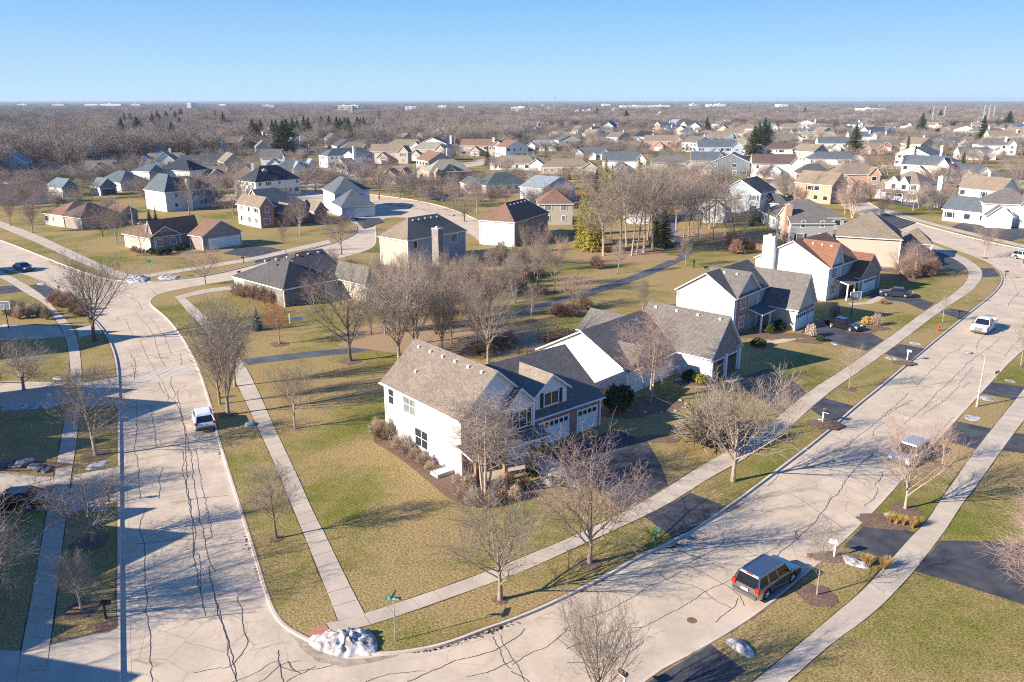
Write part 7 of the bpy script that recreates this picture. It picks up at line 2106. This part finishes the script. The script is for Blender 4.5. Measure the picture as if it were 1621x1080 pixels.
# bark beds, stones, small things -------------------------------------------------
for a in ((1362,524,2.2,1.3),(1385,520,2.0,1.2),(1225,532,5.5,1.4),(1282,540,2.2,1.2),(1028,640,3.4,2.2),(1112,606,3.0,1.1),(1306,672,1.7,1.3),(1430,575,1.5,.9),(1322,882,2.0,.7),(1390,822,1.6,.9),(1415,828,2.6,1.0),(40,738,4.5,1.0),(95,470,2.4,1.6),(1042,695,2.2,1.0),(250,404,4.5,1.2),(1420,440,6.5,2.6),(1440,428,6,2.6),(990,650,3.0,2.2)):
    bed(*a)
for P_l in ([(610,676),(592,688),(590,700),(612,711),(640,731),(665,751),(690,772),(712,790),(745,804),(785,803),(815,793),(848,787),(866,775),(845,764),(800,770),(760,762),(735,760),(700,735),(650,702)],):
    lp = smooth_loop([G(a, b, .024) for a, b in P_l], True, 1); ctr = sum(lp, Vector()) / len(lp)
    tmp = delaunay_2d_cdt([Vector((p.x, p.y)) for p in lp], [(i, (i + 1) % len(lp)) for i in range(len(lp))], [], 1, 1e-5)
    for fc in tmp[2]:
        P3 = [(tmp[0][i].x, tmp[0][i].y, .024) for i in fc]; cx_ = sum(p[0] for p in P3) / 3; cy_ = sum(p[1] for p in P3) / 3
        if in_poly(cx_, cy_, lp): mu.face(P3)
mulch_slope = MB()
bedp = [(172,1001),(186,992),(186,974),(176,978),(162,985),(152,990),(146,1004)]
pts = GL(bedp, .024); mu.face([tuple(p) for p in pts][::-1])
tag(mu.build('mulch_bed', M['mulch'], fix=False), kind='stuff')
# leafy litter floor of the park grove
gl = MB()
for a in ((985,402,9,5),(1010,408,8,4),(960,412,8,4),(1040,392,7,4),(1120,372,9,6),(1150,378,9,5),(690,530,14,8),(790,545,10,5)): bed(a[0], a[1], a[2], a[3], 3, .02, mb=gl)
tag(gl.build('leaf_carpet', speckle('leaf_carpet', (.24,.15,.08), (.42,.29,.17), 5), fix=False), kind='stuff')
M['slate_rock'] = speckle('slate_rock', (.06,.065,.075), (.20,.21,.23), 3, bmp=.5)
def boulder(px, py, r_, label, seed=0, group=None, mat='stone', fl=.65):
    c = G(px, py); bm = bmesh.new(); bmesh.ops.create_icosphere(bm, subdivisions=2, radius=1)
    r = random.Random(seed)
    k = [r.uniform(.7, 1.2) for _ in range(6)]
    for v in bm.verts:
        d = v.co.normalized(); f = 1 + .25 * math.sin(d.x * 3 * k[0] + k[1] * 5) * math.sin(d.y * 3 * k[2] + k[3]) + r.uniform(-.05, .05)
        v.co = d * f; v.co.z *= fl
    me = bpy.data.meshes.new('boulder'); bm.to_mesh(me); bm.free(); me.materials.append(M[mat])
    o = link('boulder', me); o.location = (c.x, c.y, r_ * .25); o.scale = (r_, r_, r_); o.rotation_euler = (0, 0, r.uniform(0, 6)); tag(o, label, 'boulder', group)
boulder(866, 765, .55, 'pale rounded boulder at the foot of the corner house front walk', 1)
boulder(893, 758, .45, 'smaller pale boulder right of the front walk', 2)
boulder(880, 752, .7, 'long flat pale rock edging the front walk bed', 3, fl=.35)
for i in range(14):
    t = i / 14 * 6.28; c = G(1028, 640); 
    bm_ = c + Vector((math.cos(t) * 3.8, math.sin(t) * 2.4, 0)); q = PR((bm_.x, bm_.y, 0)); boulder(q[0], q[1], .18, 'fist-size edging stone round the clump birch bed', i, 'edging stones round the clump birch bed')
for i, (x, y, r_) in enumerate(((28,738,.7),(40,735,.9),(55,741,.55),(62,744,.5),(72,747,.35),(78,742,.3))):
    boulder(x, y, r_, 'flat dark landscape rock in the left yard bed', 40 + i, 'landscape rocks in the left yard bed', mat='slate_rock', fl=.4)
# utility bits: drain covers, window well, air conditioner, green utility box
mh = MB()
for x, y, r_ in ((1095,982,.3),(1446,791,.35),(795,975,.0),(402,662,.0)):
    if r_ == 0: continue
    z_ = RZ + .014 if x == 1095 else .014
    c = G(x, y, z_); mh.face([(c.x + r_ * math.cos(t), c.y + r_ * math.sin(t), z_) for t in [2*math.pi*k/16 for k in range(16)]])
tag(mh.build('manhole_cover', M['litter'], fix=False), kind='structure')
c = G(700, 750); o = empty('window_well', (c.x, c.y, 0), H1.th + math.pi/2); tag(o, 'pale window well cover at the foot of the corner house white wall', 'window well')
mb = MB(); mb.box(-.8,.8,-.5,.5,0,.28); mb.build('cover', new_mat('well_cover', (.42,.47,.44), .4)[0], o)
mb = MB(); mb.box(-.85,.85,-.55,-.5,0,.32); mb.box(-.85,.85,.5,.55,0,.32); mb.box(-.85,-.8,-.5,.5,0,.32); mb.box(.8,.85,-.5,.5,0,.32); mb.build('rim', M['pole'], o)
def acunit(px, py, label, s=.45):
    c = G(px, py); o = empty('air_conditioner', (c.x, c.y, 0), .5); tag(o, label, 'air conditioner')
    mb = MB(); mb.box(-s,s,-s,s,0,.85); mb.build('casing', M['pole'], o)
    mb = MB(); mb.tube([(0,0,.85),(0,0,.9)], [s*.8,s*.8], 14, cap=True); mb.build('fan_grille', M['plastic'], o)
acunit(972, 618, 'air conditioner unit at the corner of the ranch house white wall')
c = G(396, 672+1); o = empty('utility_box', (c.x, c.y, 0)); tag(o, 'low green utility pedestal lid on the verge right of the white SUV shadow', 'utility box')
mb = MB(); mb.tube([(0,0,0),(0,0,.2),(0,0,.28)], [.5,.48,.3], 14, cap=True); mb.build('lid', new_mat('pale_green', (.22,.33,.30), .5)[0], o)
c = G(1160, 391); o = empty('utility_box', (c.x, c.y, 0)); tag(o, 'pale green utility cabinet on the park lawn', 'utility box')
mb = MB(); mb.box(-.45,.45,-.35,.35,0,1.0); mb.box(-.5,.5,-.4,.4,1.0,1.08); mb.build('cabinet', new_mat('pale_cabinet', (.45,.50,.46), .5)[0], o)
# patio umbrella with table
c = G(584, 482); o = empty('patio_umbrella', (c.x, c.y, 0)); tag(o, 'grey-blue patio umbrella behind the charcoal-roofed house', 'umbrella')
mb = MB(); mb.tube([(0,0,0),(0,0,2.6)], [.03,.03], 8); mb.build('pole', M['steel'], o)
mb = MB()
for k in range(8):
    a0, a1 = math.pi*k/4, math.pi*(k+1)/4
    mb.face([(0,0,2.65),(1.6*math.cos(a0),1.6*math.sin(a0),2.1),(1.6*math.cos(a1),1.6*math.sin(a1),2.1)]); mb.face([(1.6*math.cos(a0),1.6*math.sin(a0),2.1),(1.6*math.cos(a0),1.6*math.sin(a0),1.95),(1.6*math.cos(a1),1.6*math.sin(a1),1.95),(1.6*math.cos(a1),1.6*math.sin(a1),2.1)])
mb.build('canopy', new_mat('canopy_cloth', (.30,.36,.40), .8)[0], o)
# wooden playset / deck corner behind the ranch, wooden fences
def deck(px, py, lx, ly, h, rz, label):
    c = G(px, py); o = empty('wooden_deck', (c.x, c.y, 0), rz); tag(o, label, 'deck')
    mb = MB()
    for k in range(int(lx / .15)): mb.box(k*.15+.008, (k+1)*.15-.008, 0, ly, h-.05, h)
    mb.build('deck_boards', M['brown_wood'], o)
    for x in (0, lx):
        for y in (0, ly):
            q = MB(); q.box(x-.06,x+.06,y-.06,y+.06,0,h+.95); q.build('post', M['brown_wood'], o)
    q = MB(); q.box(0,lx,-.03,.03,h+.85,h+.95); q.box(-.03,.03,0,ly,h+.85,h+.95); q.box(lx-.03,lx+.03,0,ly,h+.85,h+.95)
    for k in range(int(lx/.18)): q.box(k*.18,k*.18+.04,-.02,.02,h,h+.85)
    q.build('railing', M['brown_wood'], o)
deck(868, 545, 3.2, 2.2, .7, .6, 'small brown wooden deck behind the white gable of the ranch house')
deck(912, 322, 5, 3, 2.6, -.6, 'raised brown deck behind the brown-roofed brick house')
def board_fence(p0, p1, h, label, mat='brown_wood'):
    a, b = G(*p0), G(*p1); d = b - a; L = d.length; o = empty('board_fence', (a.x, a.y, 0), math.atan2(d.y, d.x)); tag(o, label, 'fence')
    mb = MB()
    for k in range(int(L / .16)): mb.box(k*.16, k*.16+.145, -.015, .015, .05, h + .03 * ((k*7) % 3 - 1))
    mb.build('boards', M[mat], o)
    for k in range(int(L / 2.4) + 1):
        q = MB(); q.box(k*2.4-.05,k*2.4+.05,.02,.12,-.1,h+.08); q.build('post', M[mat], o)
board_fence((1175,392),(1225,402), 1.5, 'orange-brown board fence behind the tall white chimney')
board_fence((745,425),(800,418), 1.8, 'brown board fence below the white wall at the park edge')
board_fence((158,262),(222,268), 1.8, 'long tan board fence behind the teal-roofed ranch', 'trim_tan')
board_fence((70,302),(5,296), 1.8, 'white board fence at the far left behind the pink-twigged trees', 'trim')
board_fence((485,368),(400,374), .4, 'low wooden edging by the brick-gabled house') if False else None
# blue-covered pool beside the tall side chimney
c1 = GL([(1497,320),(1560,326),(1552,334),(1492,328)], .25)
o = empty('swimming_pool', (c1[0].x, c1[0].y, 0)); tag(o, 'blue-covered above-ground pool beside the brown-hipped house chimney', 'swimming pool')
mb = MB(); mb.face([tuple(p - Vector((c1[0].x, c1[0].y, 0))) for p in c1]); mb.build('cover', new_mat('pool_cover', (.03,.10,.38), .4)[0], o)
mb = MB()
for a_, b_ in zip(c1, c1[1:] + c1[:1]):
    a2, b2 = a_ - Vector((c1[0].x, c1[0].y, 0)), b_ - Vector((c1[0].x, c1[0].y, 0)); mb.face([a2, b2, b2 - Vector((0,0,.3)), a2 - Vector((0,0,.3))]); mb.tube([a2, b2], [.08,.08], 5)
mb.build('rim', M['trim'], o)
# small gazebo (feeder house) in the park grove and a yard shed
c = G(957, 400); o = empty('playhouse', (c.x, c.y, 0), .4); tag(o, 'small wooden playhouse at the edge of the park grove', 'playhouse')
mb = MB()
for x in (-1,1):
    for y in (-.8,.8): mb.box(x-.06,x+.06,y-.06,y+.06,0,2.2)
mb.box(-1,1,-.8,.8,.6,.7); mb.box(-1,1,-.8,-.74,.7,1.3); mb.build('frame', M['brown_wood'], o)
mb = MB(); mb.face([(-1.3,-1.1,2.1),(1.3,-1.1,2.1),(1.3,0,2.9),(-1.3,0,2.9)]); mb.face([(1.3,1.1,2.1),(-1.3,1.1,2.1),(-1.3,0,2.9),(1.3,0,2.9)]); mb.build('roof', roofm('tan'), o)

# person walking a dog beside the path ---------------------------------------------
def skin_body(name, vs, es, mat, parent, sub=2):
    me = bpy.data.meshes.new(name); me.from_pydata([v[:3] for v in vs], es, []); o = link(name, me, parent)
    md = o.modifiers.new('skin', 'SKIN'); sv = me.skin_vertices
    if not sv:
        bm = bmesh.new(); bm.from_mesh(me); bm.verts.layers.skin.verify(); bm.to_mesh(me); bm.free(); sv = me.skin_vertices
    for i, v in enumerate(vs): sv[0].data[i].radius = (v[3], v[3])
    sv[0].data[0].use_root = True
    md.use_smooth_shade = True
    s_ = o.modifiers.new('smooth', 'SUBSURF'); s_.levels = s_.render_levels = sub
    me.materials.append(mat)
    return o
c = G(1098, 424)
o = empty('person', (c.x, c.y, 0), math.radians(200)); tag(o, 'person in dark coat walking on the grass beside the park path', 'person')
cloth = new_mat('dark_coat', (.018,.018,.022), .8)[0]
V_ = [(0,0,.95,.15),(0,0,1.2,.16),(0,0,1.42,.15),(.02,0,1.55,.065),(.04,0,1.68,.105),(.04,0,1.76,.08),
      (0,.10,.9,.10),(.14,.10,.5,.07),(.05,.10,.10,.05),(.19,.10,.04,.045),(0,-.10,.9,.10),(-.08,-.10,.5,.07),(-.28,-.10,.13,.05),(-.16,-.10,.04,.045),
      (0,.2,1.42,.075),(-.06,.26,1.15,.055),(.08,.27,.92,.04),(0,-.2,1.42,.075),(.1,-.25,1.16,.055),(.3,-.24,1.02,.04)]
E_ = [(0,1),(1,2),(2,3),(3,4),(4,5),(0,6),(6,7),(7,8),(8,9),(0,10),(10,11),(11,12),(12,13),(2,14),(14,15),(15,16),(2,17),(17,18),(18,19)]
skin_body('body', V_, E_, cloth, o)
face_ = MB(); face_.tube([(.10,0,1.62),(.145,0,1.66),(.145,0,1.72),(.10,0,1.75)], [.03,.055,.055,.03], 10, cap=True); face_.build('face', new_mat('skin', (.5,.33,.25), .6)[0], o)
c = G(1117, 427)
o = empty('dog', (c.x, c.y, 0), math.radians(200)); tag(o, 'small dark dog on the grass behind the walking person', 'dog')
V_ = [(-.25,0,.42,.10),(0,0,.44,.12),(.22,0,.45,.13),(.36,0,.55,.07),(.48,0,.62,.075),(.60,0,.59,.04),(-.28,.08,.36,.06),(-.36,.08,.2,.03),(-.30,.08,.03,.03),(-.28,-.08,.36,.06),(-.24,-.08,.2,.03),(-.32,-.08,.03,.03),(.25,.08,.34,.045),(.27,.08,.18,.028),(.27,.08,.03,.03),(.25,-.08,.34,.045),(.20,-.08,.18,.028),(.18,-.08,.03,.03),(-.38,0,.52,.03),(-.50,0,.62,.018)]
E_ = [(0,1),(1,2),(2,3),(3,4),(4,5),(0,6),(6,7),(7,8),(0,9),(9,10),(10,11),(2,12),(12,13),(13,14),(2,15),(15,16),(16,17),(0,18),(18,19)]
skin_body('body', V_, E_, cloth, o, 1)

# far landmarks on the horizon ------------------------------------------------------
def far_block(cx, ytop, wpx, h, dist_y, col, label, name='warehouse', group=None, dep=60):
    u_ = (cx - 810.5) / FPX
    y = dist_y; x = u_ * (y * CP + CAM_H * SP); Wm = wpx * y / FPX
    o = empty(name, (x, y, 0)); tag(o, label, 'building', group)
    m_ = wallm(col)
    mb = MB(); mb.box(-Wm/2,Wm/2,0,dep,0,h); mb.build('wall', m_, o)
    mb = MB(); mb.box(-Wm/2-.5,Wm/2+.5,-.5,dep+.5,h,h+1); mb.box(-Wm*.2,-Wm*.1,dep*.3,dep*.6,h+1,h+3); mb.build('roof', M['trim'], o)
    mb = MB(); n = max(2, int(Wm / 14))
    for st in range(max(1, int(h / 4))):
        for k in range(n): mb.box(-Wm/2 + Wm*(k+.25)/n, -Wm/2 + Wm*(k+.75)/n, -.15, .1, st*4+1.4, st*4+2.8)
    mb.build('window_row', M['glass'], o)
far_block(547, 0, 22, 19, 1900, 'tan', 'broad tan mid-rise block with pale end on the horizon left of centre', 'office_block', dep=30)
far_block(562, 0, 10, 20, 1905, 'white', 'white end tower joined to the tan mid-rise block', 'office_block', dep=30)
for i, (cx, wpx, d, h) in enumerate(((92,18,4200,13),(145,20,4100,14),(175,32,4000,15),(215,14,4200,14),(35,14,4500,13),(352,10,4000,14),(425,18,3400,13),(700,12,3000,13),(650,16,2600,12),(818,18,2100,13),(825,10,2150,15),(1015,60,3000,13),(1100,10,3600,16),(1130,16,3300,15),(1142,12,3400,17),(1385,30,1900,12),(300,6,3000,22),(1050,20,3200,13),(730,10,2400,13),(960,12,4000,14),(1240,14,3800,14))):
    far_block(cx, 0, wpx, h, d, 'white' if i % 3 else 'cream', 'long pale warehouse on the flat horizon', 'warehouse', 'pale warehouses on the horizon')
def mast(cx, top, d, label, h=None, kind=0):
    u_ = (cx - 810.5) / FPX; y = d; x = u_ * (y * CP + CAM_H * SP)
    hh = CAM_H + (160 - top) / FPX * d
    o = empty('radio_mast', (x, y, 0)); tag(o, label, 'mast')
    mb = MB(); r_ = .35
    for a in range(3):
        t = a * 2.094; p0 = (1.4*math.cos(t), 1.4*math.sin(t), 0); p1 = (.5*math.cos(t), .5*math.sin(t), hh); mb.tube([p0, p1], [r_*.5, r_*.3], 4)
    for k in range(int(hh / 6)):
        q = 1.4 - .9 * k * 6 / hh
        for a in range(3):
            t, t2 = a * 2.094, (a + 1) * 2.094; mb.tube([(q*math.cos(t), q*math.sin(t), k*6), (q*math.cos(t2), q*math.sin(t2), k*6+6)], [.15,.15], 3)
    mb.build('lattice', M['steel'], o)
mast(841, 156, 1300, 'white radio mast rising over the centre of the horizon'); mast(878, 147, 1900, 'thin tall radio mast right of the white one')
mast(1475, 166, 1100, 'pale pylon on the right horizon, first of five'); mast(1493, 167, 1150, 'pale pylon on the right horizon, second of five'); mast(1555, 166, 1050, 'pale pylon on the right horizon, third of five'); mast(1563, 166, 1080, 'pale pylon on the right horizon, fourth of five'); mast(1571, 167, 1150, 'pale pylon on the right horizon, fifth and rightmost')

# haze ------------------------------------------------------------------------------
HZ = 12000
mb = MB(); mb.box(-HZ, HZ, -300, HZ, -1.5, 58)
o = mb.build('haze', bpy.data.materials.new('haze'))
hm = o.data.materials[0]; hm.use_nodes = True; hn = hm.node_tree; hn.nodes.clear()
ho = hn.nodes.new('ShaderNodeOutputMaterial'); hv = hn.nodes.new('ShaderNodeVolumePrincipled')
hv.inputs['Color'].default_value = (.62, .78, 1.0, 1); hv.inputs['Density'].default_value = .00007; hv.inputs['Anisotropy'].default_value = .1
hn.links.new(hv.outputs[0], ho.inputs['Volume'])
tag(o, 'thin blue winter haze over the plain', 'haze', kind='stuff')
